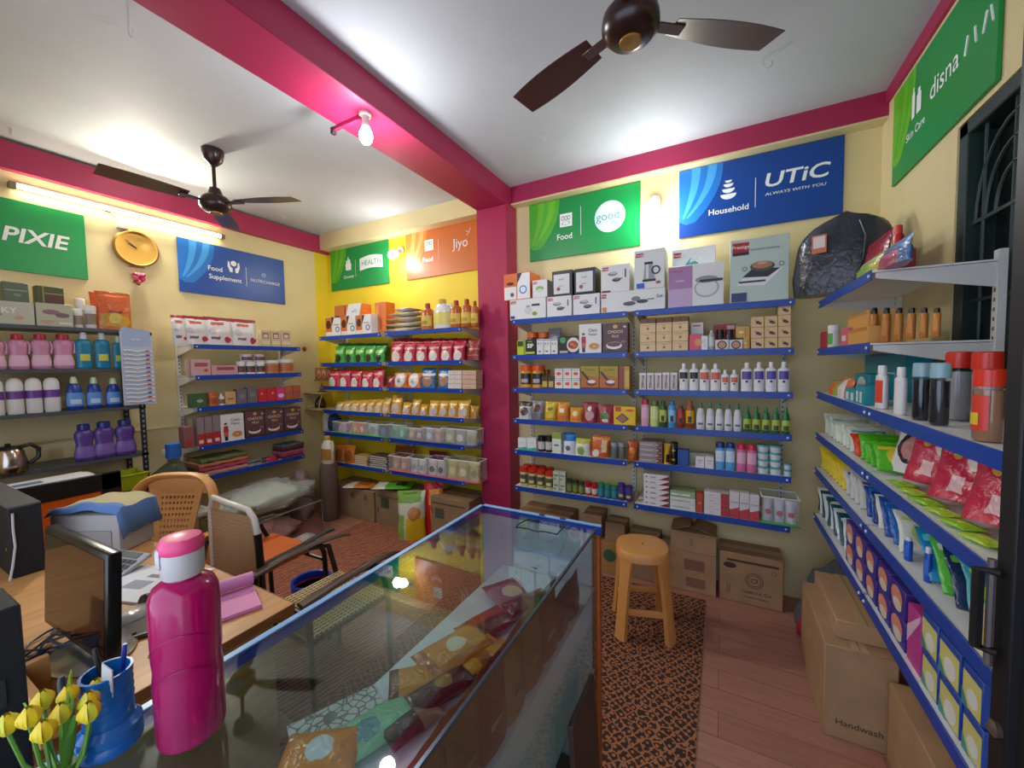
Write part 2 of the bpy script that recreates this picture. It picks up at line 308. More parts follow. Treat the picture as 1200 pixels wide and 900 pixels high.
# ------------------------------------------------------------------ lamps
t = thing('tube_light', 'long glowing fluorescent tube above the blue sign on left wall', 'lamp', (XL, 1.31, 2.63))
b = MB(); b.box(0, .03, -.58, .58, .005, .04, M('#d8d8d2', .5), .003); b.build('batten', t)
b = MB(); b.tube([(.05, -.555, .012), (.05, .555, .012)], .013, M('#fff7e2', .5, em=22), 12); b.build('tube', t)
for s in (-1, 1): b = MB(); b.box(.02, .066, s*.575-.015, s*.575+.015, -.006, .03, M('#8a7a60', .5), .002); b.build('end_holder', t)
light('tube_light_glow', 'AREA', (XL+.08, 1.31, 2.62), TUBE_W, (1, .95, .80), 1.1, (0, math.radians(-75), PI), .05).rotation_euler = (0, math.radians(-62), 0)
b = MB(); b.box(0, .03, -.03, .03, 0, .05, WHITE, .004); b.tube([(.01, 0, .05), (.01, -.06, .1), (.01, -.2, .13), (.01, -.42, .12)], .003, M('#6b5a40'), 6); tag(b.build('junction_box', loc=(XL, 1.24, 2.53)), 'small white wiring box just above the wall clock', 'junction box')
def bulb_lamp(label, loc, power, tilt, glow):
    t = thing('light_bulb', label, 'lamp', loc)
    T = Matrix.Rotation(tilt[0], 4, 'X') @ Matrix.Rotation(tilt[1], 4, 'Y')
    b = MB(); b.lathe([(.030, 0), (.030, -.012), (.018, -.016), (.016, -.04), (.015, -.055)], WHITE, 16, T=T); b.build('bulb_holder', t)
    b = MB(); b.lathe([(.001, -.150), (.018, -.146), (.029, -.132), (.033, -.112), (.030, -.092), (.021, -.076), (.019, -.066)], M('#ffffff', .4, em=glow), 20, T=T); b.build('glass_globe', t)
    b = MB(); b.lathe([(.019, -.066), (.0185, -.050)], M('#e8e8e8', .3), 16, T=T); b.build('bulb_collar', t)
    if tilt[0]: [setattr(c, 'scale', (1.25, 1.25, 1.25)) for c in t.children]
    p = T @ Vector((0, 0, -.225 if tilt[0] else -.18)); light('bulb_glow', 'POINT', Vector(loc)+p, power, (.93, .96, 1.0), .04); return t
bulb_lamp('glowing white bulb hanging under the pink ceiling beam', at(428, 133, 2, 2.765), BULB_W, (0, 0), 18)
b = MB(); b.box(-.012, .012, -.012, .012, -.022, 0, M('#a02052', .5)); b.box(-.20, .0, -.010, .010, -.020, 0, M('#a32455', .5), .002); b.box(-.215, -.195, -.012, .012, -.035, 0, M('#3a2030', .5), .002)
tag(b.build('conduit_strip', loc=at(428, 133, 2, 2.765)+Vector((-.035, 0, 0))), 'painted cable strip running beside the bulb on the beam', 'cable')
bulb_lamp('glowing bulb on the cream wall between green and blue signs', Vector((at(766, 240, 1, 2.88).x, W, at(766, 240, 1, 2.88).z+.05)), BACK_W, (math.radians(-60), 0), 18)
bulb_lamp('glowing bulb between green and orange signs, yellow wall', Vector((at(462, 298, 1, 2.88).x+.03, W, at(462, 298, 1, 2.88).z+.05)), CORNER_W, (math.radians(-60), 0), 18)
# ------------------------------------------------------------------ ceiling fans
BROWN = M('#2e1a17', .28); BROWNL = M('#4a2d28', .3)
def fan(label, x, y, zb, drop, angs, hubr, group=None):
    t = thing('ceiling_fan', label, 'fan', (x, y, CEIL))
    b = MB(); b.lathe([(.02, -.10), (.05, -.07), (.062, -.02), (.062, 0)][::1], BROWN, 20); b.build('canopy', t)
    b = MB(); b.lathe([(.011, -drop+.02), (.011, -.08)], BROWN, 12); b.build('down_rod', t)
    z = -drop
    b = MB(); b.lathe([(.001, z-.105), (hubr*.35, z-.103), (hubr*.75, z-.092), (hubr, z-.066), (hubr*1.02, z-.045), (hubr*.98, z-.02), (hubr*.8, z), (.045, z+.012), (.03, z+.055), (.016, z+.06)], BROWN, 28); m = b.build('motor', t)
    b = MB(); b.lathe([(.001, z-.109), (hubr*.38, z-.108), (hubr*.40, z-.101)], M('#a9803e', .3, metal=.6), 20); b.build('badge', m)
    for a in angs:
        T = Matrix.Rotation(a, 4, 'Z')
        b = MB(); b.box(hubr*.85, hubr+.10, -.022, .022, z-.044, z-.038, BROWNL, .002, T); b.build('blade_bracket', t)
        b = MB(); P_ = []
        for k in range(9):
            u = k/8; xx = hubr+.06+u*.40; hw = .045+.022*math.sin(u*PI*.8); P_.append((xx, hw))
        vs = []; fs = []; n = len(P_)
        for xx, hw in P_:
            for yy, dz in ((-hw, -.010), (0, 0), (hw, .010)):
                vs.append((xx, yy, z-.035+dz)); vs.append((xx, yy, z-.032+dz))
        for i in range(n-1):
            for j in range(2):
                a0 = (i*3+j)*2; a1 = (i*3+j+1)*2; c0 = ((i+1)*3+j)*2; c1 = ((i+1)*3+j+1)*2
                fs += [(a0, c0, c1, a1), (a0+1, a1+1, c1+1, c0+1)]
            fs += [(i*6, i*6+1, i*6+7, i*6+6), (i*6+4, i*6+10, i*6+11, i*6+5)]
        fs += [(0, 2, 3, 1), (2, 4, 5, 3)]; e = (n-1)*6; fs += [(e, e+1, e+3, e+2), (e+2, e+3, e+5, e+4)]
        b.add(vs, fs, BROWNL, T); b.build('blade', t)
    return t
fan('dark brown ceiling fan in front, near the top picture edge', -.29, 1.44, 0, .22, [math.radians(k) for k in (38, 158, 278)], .095)
fan('dark brown ceiling fan over the left side near tube light', -2.94, 1.41, 0, .30, [math.radians(k) for k in (-95, 25, 145)], .088)
for i, (px, py) in enumerate([(153, 30), (12, 148), (637, 155), (900, 68), (333, 250), (468, 205)]):
    p = at(px, py, 2, CEIL); b = MB(); b.tube([(-.02, 0, 0), (-.018, 0, -.03), (0, 0, -.05), (.018, 0, -.035), (.016, 0, -.018)], .003, M('#c9c9c4', .4), 6)
    tag(b.build('ceiling_hook', loc=p), ['small wire hook on ceiling at the top left', 'small wire hook on ceiling above the far left pink beam', 'small wire hook on ceiling nearest the green food sign', 'small wire hook on ceiling right of the front fan', 'small wire hook on ceiling beyond the left fan', 'small wire hook on ceiling beside the pink beam end'][i], 'hook', 'ceiling hooks')
# ------------------------------------------------------------------ clock and rose
t = thing('wall_clock', 'round golden wall clock above a pink rose', 'clock', (XL, 1.315, 2.405))
RY = Matrix.Rotation(PI/2, 4, 'Z')
b = MB(); b.lathe([(.132, 0), (.134, .018), (.122, .028), (.110, .020)], M('#a8803a', .3, metal=.4), 36, T=Matrix.Rotation(PI/2, 4, 'Y')); b.build('rim', t)
b = MB(); b.lathe([(.001, .0165), (.112, .016)], M('#cfae62', .4), 36, T=Matrix.Rotation(PI/2, 4, 'Y')); d = b.build('dial', t)
b = MB()
for k in range(12):
    a = k*PI/6; b.box(-.003, .003, -.0175, -.0165, .082, .098, M('#4a3820'), T=RY @ Matrix.Rotation(a, 4, 'Y'))
b.build('hour_marks', t)
b = MB(); b.prism([(-.003, 0), (.003, 0), (.002, .055), (-.002, .055)], -.021, -.020, BLACK, RY @ Matrix.Rotation(math.radians(-62), 4, 'Y')); b.build('hour_hand', t)
b = MB(); b.prism([(-.0025, 0), (.0025, 0), (.0015, .08), (-.0015, .08)], -.023, -.022, BLACK, RY @ Matrix.Rotation(math.radians(-50), 4, 'Y')); b.build('minute_hand', t)
b = MB(); b.prism([(-.05, -.139), (.04, -.139), (.035, -.132), (-.045, -.132)], -.024, -.004, M('#7d4a20', .4), RY); b.build('bottom_clip', t)
t = thing('rose', 'pink artificial rose on the wall below the clock', 'flower', (XL, 1.31, 2.165))
b = MB()
for k in range(9):
    a = k*2.4; r = .012+.003*k
    T = Matrix.Translation((.03, r*math.cos(a)*.8, .02+r*math.sin(a)*.8)) @ Matrix.Rotation(a, 4, 'X') @ Matrix.Rotation(.5, 4, 'Y')
    b.lathe([(.001, 0), (.013, .004), (.018, .014), (.015, .024), (.017, .026)], P('#e0607e' if k % 2 else '#c23a5c', .5), 10, T=T)
b.build('petals', t)
b = MB(); b.lathe([(.001, 0), (.012, .01), (.018, .03), (.01, .045)], P('#3f6b34', .5), 10, c=(.025, 0, -.035)); b.prism([(-.045, -.02), (-.01, 0), (-.012, .02)], 0, .01, P('#3f6b34', .5), Matrix.Translation((.02, .01, 0)) @ RY); b.build('leaves', t)
# ------------------------------------------------------------------ products
def box_item(name, w, d, h, col, art=(), card=False, bev=.0015):
    def f(parent=None, nm=name):
        b = MB(); b.box(-w/2, w/2, -d/2, d/2, 0, h, M(col, .45) if not card else M(col, .8, 'card'), min(bev, w*.1, h*.1))
        y = -d/2-.0004
        for e in art:
            y -= .0003
            if e[0] == 'r': b.box(-w/2+w*e[1], -w/2+w*e[3], y, y+.0003, h*e[2], h*e[4], M(e[5], .4))
            elif e[0] == 'c': b.disc(-w/2+w*e[1], h*e[2], w*e[3], y, y+.0003, M(e[4], .4), rz=(e[5]*w if len(e) > 5 else None), n=18)
            elif e[0] == 'o': b.ring(-w/2+w*e[1], h*e[2], w*e[3], w*e[4], y, M(e[5], .4))
            elif e[0] == 'p': b.prism([(-w/2+w*u, h*v) for u, v in e[1]], y, y+.0003, M(e[2], .4))
            elif e[0] == 't': b.text(e[4], -w/2+w*e[1], h*e[2], h*e[3], y, M(e[5], .4), e[6] if len(e) > 6 else .006, 0, e[7] if len(e) > 7 else 1)
            elif e[0] == 's': b.box(w/2-.0002, w/2+.0004, -d/2+.002, d/2-.002, h*e[1], h*e[2], M(e[3], .4))
            elif e[0] == 'l': b.box(-w/2-.0004, -w/2+.0002, -d/2+.002, d/2-.002, h*e[1], h*e[2], M(e[3], .4))
        return b
    return f
_PM = {}
def printed_pouch(col, art, asp):
    key = (col, tuple(art), round(asp, 1))
    if key in _PM: return _PM[key]
    m = bpy.data.materials.new('printed_foil'); m.use_nodes = True; nt = m.node_tree; b = nt.nodes['Principled BSDF']; b.inputs['Roughness'].default_value = .25
    L = nt.links.new; N = nt.nodes.new
    uv = N('ShaderNodeUVMap'); uv.uv_map = 'UVMap'; sc = N('ShaderNodeVectorMath'); sc.operation = 'MULTIPLY'; sc.inputs[1].default_value = (1, asp, 0); L(uv.outputs[0], sc.inputs[0])
    n0 = N('ShaderNodeTexNoise'); n0.inputs['Scale'].default_value = 5; L(sc.outputs[0], n0.inputs['Vector'])
    wb = N('ShaderNodeVectorMath'); wb.operation = 'MULTIPLY_ADD'; wb.inputs[1].default_value = (.12, .12, 0); L(n0.outputs['Color'], wb.inputs[0]); sh = N('ShaderNodeVectorMath'); sh.operation = 'SUBTRACT'; sh.inputs[1].default_value = (.06, .06, 0); L(sc.outputs[0], sh.inputs[0]); L(sh.outputs[0], wb.inputs[2])
    sep = N('ShaderNodeSeparateXYZ'); L(wb.outputs[0], sep.inputs[0]); prev = None; cur = (*lin(col), 1)
    for e in art:
        if e[0] == 'c':
            d = N('ShaderNodeVectorMath'); d.operation = 'DISTANCE'; d.inputs[1].default_value = (e[1], e[2]*asp, 0); L(wb.outputs[0], d.inputs[0])
            f = N('ShaderNodeMath'); f.operation = 'LESS_THAN'; f.inputs[1].default_value = e[3]; L(d.outputs['Value'], f.inputs[0]); fac = f.outputs[0]
        else:
            q = []
            for ax, lo, hi in ((0, e[1], e[3]), (1, e[2]*asp, e[4]*asp)):
                f = N('ShaderNodeMath'); f.operation = 'COMPARE'; f.inputs[1].default_value = (lo+hi)/2; f.inputs[2].default_value = abs(hi-lo)/2+(.06 if hi >= (1 if ax == 0 else asp) or lo <= 0 else 0); L(sep.outputs[ax], f.inputs[0]); q.append(f)
            f = N('ShaderNodeMath'); f.operation = 'MULTIPLY'; L(q[0].outputs[0], f.inputs[0]); L(q[1].outputs[0], f.inputs[1]); fac = f.outputs[0]
        mx = N('ShaderNodeMix'); mx.data_type = 'RGBA'; L(fac, mx.inputs[0]); mx.inputs[7].default_value = (*lin(e[-1]), 1)
        if prev is None: mx.inputs[6].default_value = cur
        else: L(prev, mx.inputs[6])
        prev = mx.outputs[2]
    L(prev, b.inputs['Base Color'])
    n = N('ShaderNodeTexNoise'); n.inputs['Scale'].default_value = 28; n.inputs['Detail'].default_value = 3; n.inputs['Distortion'].default_value = 1.2; tc = N('ShaderNodeTexCoord'); bp = N('ShaderNodeBump'); bp.inputs['Strength'].default_value = .55; bp.inputs['Distance'].default_value = .01
    L(tc.outputs['Object'], n.inputs['Vector']); L(n.outputs[0], bp.inputs['Height']); L(bp.outputs[0], b.inputs['Normal'])
    _PM[key] = m; return m
def pouch_mb(w, d, h, col, art=(), seed=0, lean=0.0, slump=.0, stand=True, film=False, fine=False):
    b = MB(); nx, nz = (26, 30) if fine else (10, 13); vs = []; fs = []; ms = []; off = Vector((seed*3.1, seed*1.7, 0)); base = printed_pouch(col, art, h/w) if art else pouchmat(col); uvs = []
    for side in (-1, 1):
        for j in range(nz+1):
            v = j/nz
            tv = (min(1, (1-v)*1.9))**.7 if stand else math.sin(PI*v)**.6
            if v > .93 or (not stand and v < .06): tv = .03
            for i in range(nx+1):
                u = i/nx; tu = max(.0, math.sin(PI*u))**.5 if 0 < u < 1 else .02
                nn = noise.noise(Vector((u*3.3, v*4, side))+off); n2 = noise.noise(Vector((v*3, side*.1, 4.4))+off)
                x = (u-.5)*w*(1-.05*math.sin(PI*v))+n2*.03*w; y = side*(d/2)*tu*tv*(1+.35*nn)+lean*h*v*v+slump*nn*.5
                z = h*v*(1-.02*abs(nn))+(.02*h*nn if v > .8 else 0)
                vs.append((x, y, max(0, z))); uvs.append((u, v))
    k = (nx+1)*(nz+1)
    for side in (0, 1):
        for j in range(nz):
            for i in range(nx):
                q = [side*k+j*(nx+1)+i, side*k+j*(nx+1)+i+1, side*k+(j+1)*(nx+1)+i+1, side*k+(j+1)*(nx+1)+i]
                fs.append(tuple(q if side == 0 else q[::-1])); u, v = (i+.5)/nx, (j+.5)/nz; m = base
                ms.append(m)
    def rim(a, bb): fs.append((a[0], a[1], bb[1], bb[0])); ms.append(base)
    for i in range(nx): rim((i+1, i), (k+i+1, k+i))
    for j in range(nz): a = j*(nx+1); rim((a, a+nx+1), (k+a, k+a+nx+1)); a += nx; rim((a+nx+1, a), (k+a+nx+1, k+a))
    a = nz*(nx+1)
    for i in range(nx): rim((a+i, a+i+1), (k+a+i, k+a+i+1))
    b.add(vs, fs, ms); b.uv = uvs; return b
def lay(label, name, x, y, z, w_, l, th, col, art, rz, cat='packet', tiltx=0, grp=None):
    b = pouch_mb(w_, th, l, col, art, random.random()*9, 0, .004, stand=False, fine=l > .15); b.v = [(v[0], v[2]-l/2, -v[1]) for v in b.v]
    mn = min(v[2] for v in b.v); o = b.build(name, sharp=75); o.rotation_euler = (tiltx, 0, rz); o.location = (x, y, z-mn+.001); return tag(o, label, cat, grp)
BK = {  # body profile, neck height, cap (r0,r1,z0,z1), label (z0,z1)
 'oval': ([(.86, 0), (.97, .015), (1, .05), (1, .70), (.93, .76), (.62, .80), (.40, .815)], (.42, .38, .81, 1.0), (.14, .66), .55),
 'broad': ([(.84, 0), (.93, .02), (1, .2), (.97, .80)], (.97, .88, .805, 1.0), (.30, .70), .55),
 'drop': ([(.78, 0), (.93, .03), (1, .28), (.93, .52), (.70, .74), (.42, .80)], (.42, .30, .80, 1.0), (.12, .52), .6),
 'jar': ([(.9, 0), (1, .03), (1, .72), (.9, .77)], (1.04, 1.02, .76, 1.0), (.16, .64), 1.0),
 'tub': ([(.78, 0), (.84, .03), (.97, .74)], (1.05, 1.03, .76, 1.0), (.2, .6), 1.0),
 'round': ([(.9, 0), (1, .03), (1, .62), (.85, .72), (.5, .80), (.36, .83)], (.40, .38, .82, 1.0), (.14, .52), 1.0),
 'slim': ([(.9, 0), (1, .02), (1, .78), (.8, .83)], (.6, .55, .82, 1.0), (.2, .66), .8),
 'curvy': ([(.80, 0), (.96, .03), (1, .2), (.86, .38), (.80, .48), (.94, .66), (.90, .76), (.62, .84), (.46, .86)], (.60, .58, .85, 1.0), (.10, .40), .55),
 'deo': ([(.93, 0), (1, .02), (1, .66)], None, (.40, .62), .8),
 'tin': ([(.98, 0), (1, .01), (1, .9)], (1.0, 1.0, .9, 1.0), (.1, .8), 1.0),
 'can': ([(.90, 0), (.98, .03), (1, .5), (.92, .66), (.60, .80), (.36, .86)], (.36, .36, .86, 1.0), (.15, .55), .7)}
def bottle(root, kind, w, h, col, cap, lab=None, lab2=None, dr=None, clear=False, fill=None, handle=False, band=None):
    prof, cp, lz, asp = BK[kind]; r = w/2; asp = dr or asp; R_ = [(a*r, z*h) for a, z in prof]
    bm = MB().lathe(R_+([(0, R_[-1][1])] if cp else []), M(col, .06, 'clear') if clear else M(col, .28), 18, 1, asp)
    body = bm.build('body', root)
    if fill: MB().lathe([(a*r*.94, z*h*.97+.002) for a, z in prof if z <= .74], M(fill, .15), 16, 1, asp).build('contents', root)
    if cp:
        c = MB(); c.lathe([(cp[0]*r, cp[2]*h), (cp[0]*r, cp[2]*h+(cp[3]-cp[2])*h*.5), (cp[1]*r, cp[3]*h*.985), (cp[1]*r*.8, cp[3]*h)], M(cap, .3), 16, 1, min(1, asp*1.15) if kind == 'broad' else 1); c.build('cap', root)
    else:
        c = MB(); c.lathe([(1*r, .66*h), (1.0*r, .78*h), (.92*r, .88*h), (.68*r, .96*h), (.3*r, .995*h), (.001, h)], M(cap, .3), 18, 1, asp); c.build('cap', root)
    if lab:
        z0, z1 = lz if not band else band; import bisect
        def rad(z):
            for (a, za), (c_, zc) in zip(prof, prof[1:]):
                if za <= z <= zc: return a+(c_-a)*((z-za)/(zc-za+1e-9))
            return prof[-1][0]
        k = 5; pr = [(rad(z0+(z1-z0)*i/k)*r*1.012+.0004, (z0+(z1-z0)*i/k)*h) for i in range(k+1)]
        lb = MB(); lb.lathe(pr, M(lab, .4), 18 if band else 10, 1, asp, a0=PI+.35 if not band else 0, a1=2*PI-.35 if not band else 2*PI)
        if lab2:
            zz0, zz1 = z0+(z1-z0)*.15, z0+(z1-z0)*.5; pr = [(rad(zz0+(zz1-zz0)*i/3)*r*1.03+.0009, (zz0+(zz1-zz0)*i/3)*h) for i in range(4)]
            lb.lathe(pr, M(lab2, .4), 6, 1, asp, a0=PI*1.5-.6, a1=PI*1.5+.6)
        lb.build('printed_label', root)
    if handle: MB().tube([(r*.55, 0, h*.78), (r*.95, 0, h*.80), (r*1.15, 0, h*.66), (r*1.0, 0, h*.45)], r*.14, M(col, .28), 8).build('handle', root)
# ---- shelves
ORD = ['first', 'second', 'third', 'fourth', 'fifth', 'sixth', 'seventh', 'eighth', 'ninth', 'tenth', 'eleventh', 'twelfth', 'thirteenth', 'fourteenth', 'fifteenth', 'sixteenth']
REG = []
def _row(px, X, z):
    lo, hi = -2000, 3000
    for _ in range(40):
        mid = (lo+hi)/2
        if at(px, mid, 0, X).z > z: lo = mid
        else: hi = mid
    return mid
class Shelf:
    """a shelf board: axis 'B' back wall, 'L' left wall, 'R' right wall"""
    def __init__(s, wall, z, phrase, front=None):
        s.w = wall; s.z = z; s.ph = phrase; s.items = {}
        s.ax, s.front, s.rz = {'B': (1, YF, 0), 'L': (0, XL+.30, PI/2), 'R': (0, XRF, -PI/2)}[wall]
        if front is not None: s.front = front
    def pos(s, x0, x1, yt, yb=None, inset=.012, depth=.1, zb=None, iso=False):
        sg = {'B': 1, 'L': -1, 'R': 1}[s.w]; fp = s.front+sg*inset
        zb = s.z+.0006 if zb is None else zb
        ym = 450
        # survey height of the shelf point, then width and height of the item's front
        def on(px, z):
            lo, hi = -2000, 3000
            for _ in range(40):
                mid = (lo+hi)/2
                if at(px, mid, s.ax, fp).z > z: lo = mid
                else: hi = mid
            return at(px, mid, s.ax, fp)
        if yb is not None: zb = at((x0+x1)/2, yb, s.ax, fp).z
        a, c = on(x0, zb), on(x1, zb); top = at((x0+x1)/2, yt, s.ax, fp)
        if iso:
            c = at(x1, 0, 0, fp+depth); c = at(x1, _row(x1, fp+depth, zb), 0, fp+depth); c.x = fp; c.z = zb
            if a.y-c.y < .022: c.y = a.y-.022
        h = top.z-zb; wd = (c-a).length; ctr = (a+c)/2; ctr[s.ax] = fp+sg*depth/2; ctr.z = zb
        return ctr, wd*.985, h
    def put(s, kind, name, desc, cat, x0, x1, yt, d=.09, yb=None, zb=None, inset=.012, rot=0, key=None, hmax=None, **k):
        round_ = kind not in ('box', 'pouch')
        ctr, w, h = s.pos(x0, x1, yt, yb, inset, d, zb, k.pop('iso', False))
        if round_ and s.w == 'R':
            w = .05
            for _ in range(6):
                X = s.front+inset+w/2; pa, pb = [at(q, _row(q, X, ctr.z), 0, X) for q in (x0, x1)]
                va, vb = Vector((pa.x, pa.y)).normalized(), Vector((pb.x, pb.y)).normalized(); m_ = (pa+pb)/2; w = 2*math.hypot(m_.x, m_.y)*math.tan(va.angle(vb)/2)
            ctr.y = m_.y; ctr.x = X
            h = at((x0+x1)/2, yt, 0, X).z-ctr.z
        if hmax: h = hmax
        if kind == 'box':
            b = box_item(name, w, d, h, k.get('col', '#dddddd'), k.get('art', ()), k.get('card', False))()
            o = b.build(name); o.location = ctr; o.rotation_euler = (0, 0, s.rz+rot)
        elif kind == 'pouch':
            b = pouch_mb(w*1.04, min(d, .06 if 'thick' not in k else k['thick']), h, k['col'], k.get('art', ()), random.random()*9, k.get('lean', .10), .01, fine=(s.w == 'R' or w > .12))
            o = b.build(name, sharp=75); o.location = ctr+Vector((0, 0, .0)); o.rotation_euler = (0, 0, s.rz+rot)
            sg = {'B': 1, 'L': -1, 'R': 1}[s.w]; o.location[s.ax] = s.front+sg*(inset+.03)
        else:
            o = thing(name, None, None, ctr, s.rz+rot)
            asp = BK[kind][3]*w; o.location[s.ax] = s.front+{'B': 1, 'L': -1, 'R': 1}[s.w]*(inset+asp/2)
            bottle(o, kind, w, h, k['col'], k.get('cap'), k.get('lab'), k.get('lab2'), clear=k.get('clear', False), fill=k.get('fill'), handle=k.get('handle', False), band=k.get('band'))
        o['category'] = cat
        REG.append((o, desc, s, (x0+x1)/2, key)); s.items.setdefault(desc, []).append((o, (x0+x1)/2, key))
        return o
    def row(s, kind, name, desc, cat, xs, yt, **k):
        r = []
        for i, (x0, x1) in enumerate(xs): r.append(s.put(kind, name, desc, cat, x0, x1, yt[i] if isinstance(yt, (list, tuple)) else yt, **k))
        return r
def split(a, b_, n, gap=0): st = (b_-a)/n; return [(a+st*i, a+st*(i+1)-gap) for i in range(n)]
SHELVES = []
def shelf(*a, **k): s = Shelf(*a, **k); SHELVES.append(s); return s
# ------------------------------------------------------------------ shelving units
def unit(label, wall, a0, a1, zs, z_bot, z_top, front, back, lbr=True):
    """wall shelving: blue fronted boards on brackets and slotted uprights; a0..a1 along the wall"""
    rz = {'B': 0, 'L': PI/2, 'R': -PI/2}[wall]
    org = {'B': (a0, back, 0), 'L': (back, a0, 0), 'R': (back, a1, 0)}[wall]
    dp = abs(front-back); L = a1-a0
    t = thing('shelf_unit', label, 'shelf', org, rz)
    UP = M('#d6d4cb', .45)
    for x in (.012, L-.012):
        b = MB(); b.box(x-.014, x+.014, -.022, -.001, z_bot, z_top, UP, .001)
        zz = z_bot+.02
        while zz < z_top-.02: b.box(x-.004, x+.004, -.0226, -.0218, zz, zz+.012, M('#55544e', .6)); zz += .03
        b.build('upright', t)
    for z in zs:
        bd = MB(); bd.box(.002, L-.002, -dp, -.023, z-.006, z, WHITE); o = bd.build('shelf_board', t)
        f = MB(); f.box(0, L, -dp-.004, -dp, z-.034, z+.003, BLUE, .001); f.build('blue_front', o)
        r = MB()
        for x in (.02, L-.02): r.lathe([(.006, 0), (.004, .003), (.0, .0035)], M('#d9dde4', .3), 10, T=Matrix.Translation((x, -dp-.004, z-.016)) @ Matrix.Rotation(PI/2, 4, 'X'))
        r.build('rivets', o)
        for x in (.003, L-.009):
            g = MB(); T = Matrix.Translation((x, 0, 0)) @ Matrix.Rotation(PI/2, 4, 'Z')
            # triangular bracket in y,z
            pl = [(-dp+.01, z-.008), (-dp+.01, z-.026), (-.022, z-.085), (-.022, z-.008)]
            vs = [(x, p[0], p[1]) for p in pl]+[(x+.006, p[0], p[1]) for p in pl]
            g.add(vs, [(0, 1, 2, 3), (7, 6, 5, 4), (0, 4, 5, 1), (1, 5, 6, 2), (2, 6, 7, 3), (3, 7, 4, 0)], UP); g.build('bracket', o)
    return t
ZE = [1.828, 1.563, 1.317, 1.080, .843, .562]
ZC = [1.803, 1.535, 1.300, 1.058, .829, .530]
ZB = [1.688, 1.445, 1.197, .892, .645]
ZG = [1.80, 1.552, 1.325, 1.105, .915, .665]
EX0, EX1, FX0, FX1 = -1.402, -.552, -.505, .345
CX0, CX1, DX0, DX1 = -3.635, -2.775, -2.715, -1.865
unit('blue fronted shelf bay directly right of the pink column', 'B', EX0, EX1, ZE, .40, 1.86, YF, W)
unit('blue fronted shelf bay under the wide blue sign', 'B', FX0, FX1, ZE, .40, 1.86, YF, W)
unit('blue fronted shelf bay nearest the back left corner', 'B', CX0, CX1, ZC, .40, 1.84, YF, W)
unit('blue fronted shelf bay directly left of the pink column', 'B', DX0, DX1, ZC, .40, 1.84, YF, W)
unit('blue fronted shelf bay on the left wall below blue sign', 'L', 1.52, 2.385, ZB, .55, 1.76, XL+.30, XL)
unit('far blue fronted shelf bay on right wall beside back corner', 'R', 1.79, 2.62, ZG, .45, 1.83, XRF, XR)
unit('near blue fronted shelf bay on right wall below window', 'R', 1.0, 1.775, ZG[2:], .45, 1.40, XRF, XR)
# ------------------------------------------------------------------ goods on the shelves
def bay(wall, zs, names, where, **k): return [shelf(wall, z, f'{n} shelf {where}', **k) for z, n in zip(zs, names)]
NM = ['top', 'second', 'third', 'fourth', 'fifth', 'bottom']
E_ = bay('B', ZE, NM, 'right of pink column'); F_ = bay('B', ZE, NM, 'under wide blue sign')
C_ = bay('B', ZC, NM, 'beside back left corner'); D_ = bay('B', ZC, NM, 'left of pink column')
B_ = bay('L', ZB, ['top', 'second', 'third', 'fourth', 'bottom'], 'of left wall bay'); 
GA = bay('R', ZG, NM, 'of far right-wall bay'); GB = bay('R', ZG[2:], ['top', 'second', 'third', 'bottom'], 'of near right-wall bay')
WB = '#dfe0de'; RED = '#b3202c'; GR = '#3a3c40'
def logo(u=.03, v=.80, w_=.22, h_=.13): return [('r', u, v, u+w_, v+h_, RED), ('t', u+w_/2, v+h_/2, h_*.75, 'Prestige', '#f3e9e6', .006, .9)]
def pan(u, v, s=1): return [('c', u, v, .17*s, '#8b8f96', .07*s), ('c', u+.03, v+.05, .13*s, '#b9bdc3', .045*s), ('c', u+.13*s, v-.22*s, .15*s, '#3c322c', .07*s), ('c', u+.13*s, v-.19*s, .12*s, '#8a7358', .04*s), ('r', u+.22*s, v-.20*s, u+.34*s, v-.17*s, '#2d2a28')]
e = E_[0]
e.put('box', 'cookware_box', 'long white cookware box showing a pressure cooker', 'box', 597.5, 640, 350, d=.20, col=WB, art=logo(.02, .80, .16)+[('c', .52, .42, .10, '#c9ccd0', .10), ('c', .52, .62, .06, '#9aa0a6', .03), ('r', .62, .62, .84, .72, '#2d2d30'), ('c', .70, .25, .07, '#7fa04a', .05), ('r', .02, .06, .14, .20, '#2a3c88')])
for i, (x0, x1) in enumerate([(641, 670), (671.5, 703)]):
    e.put('box', 'cookware_box', 'square white pan box, lower row', 'box', x0, x1, 347-i*2.5, d=.22, key=['left', 'right'][i], col=WB, art=logo()+pan(.42, .62)+[('r', .84, .5, .88, .8, GR)])
zt = e.items['square white pan box, lower row'][0][0].location.z
e.put('box', 'cookware_box', 'long low white box showing frying pans', 'box', 704, 780, 340, d=.22, col=WB, art=[('r', .01, .72, .09, .92, '#a92a30'), ('t', .05, .82, .12, 'Prestige', '#f3e9e6', .006, .7), ('c', .46, .38, .10, '#50545a', .035), ('c', .56, .58, .07, '#7a7e84', .04), ('c', .66, .44, .09, '#3f4348', .03), ('r', .74, .5, .84, .54, '#2d2a28'), ('r', .02, .06, .09, .28, '#d8842c'), ('t', .92, .62, .22, 'Set', '#55555a')])
TOPZ = e.z+e.pos(641, 670, 347)[2]+.001; TOPD = e.z+e.pos(704, 780, 340)[2]+.001; TOPA = e.z+e.pos(597.5, 640, 350)[2]+.001
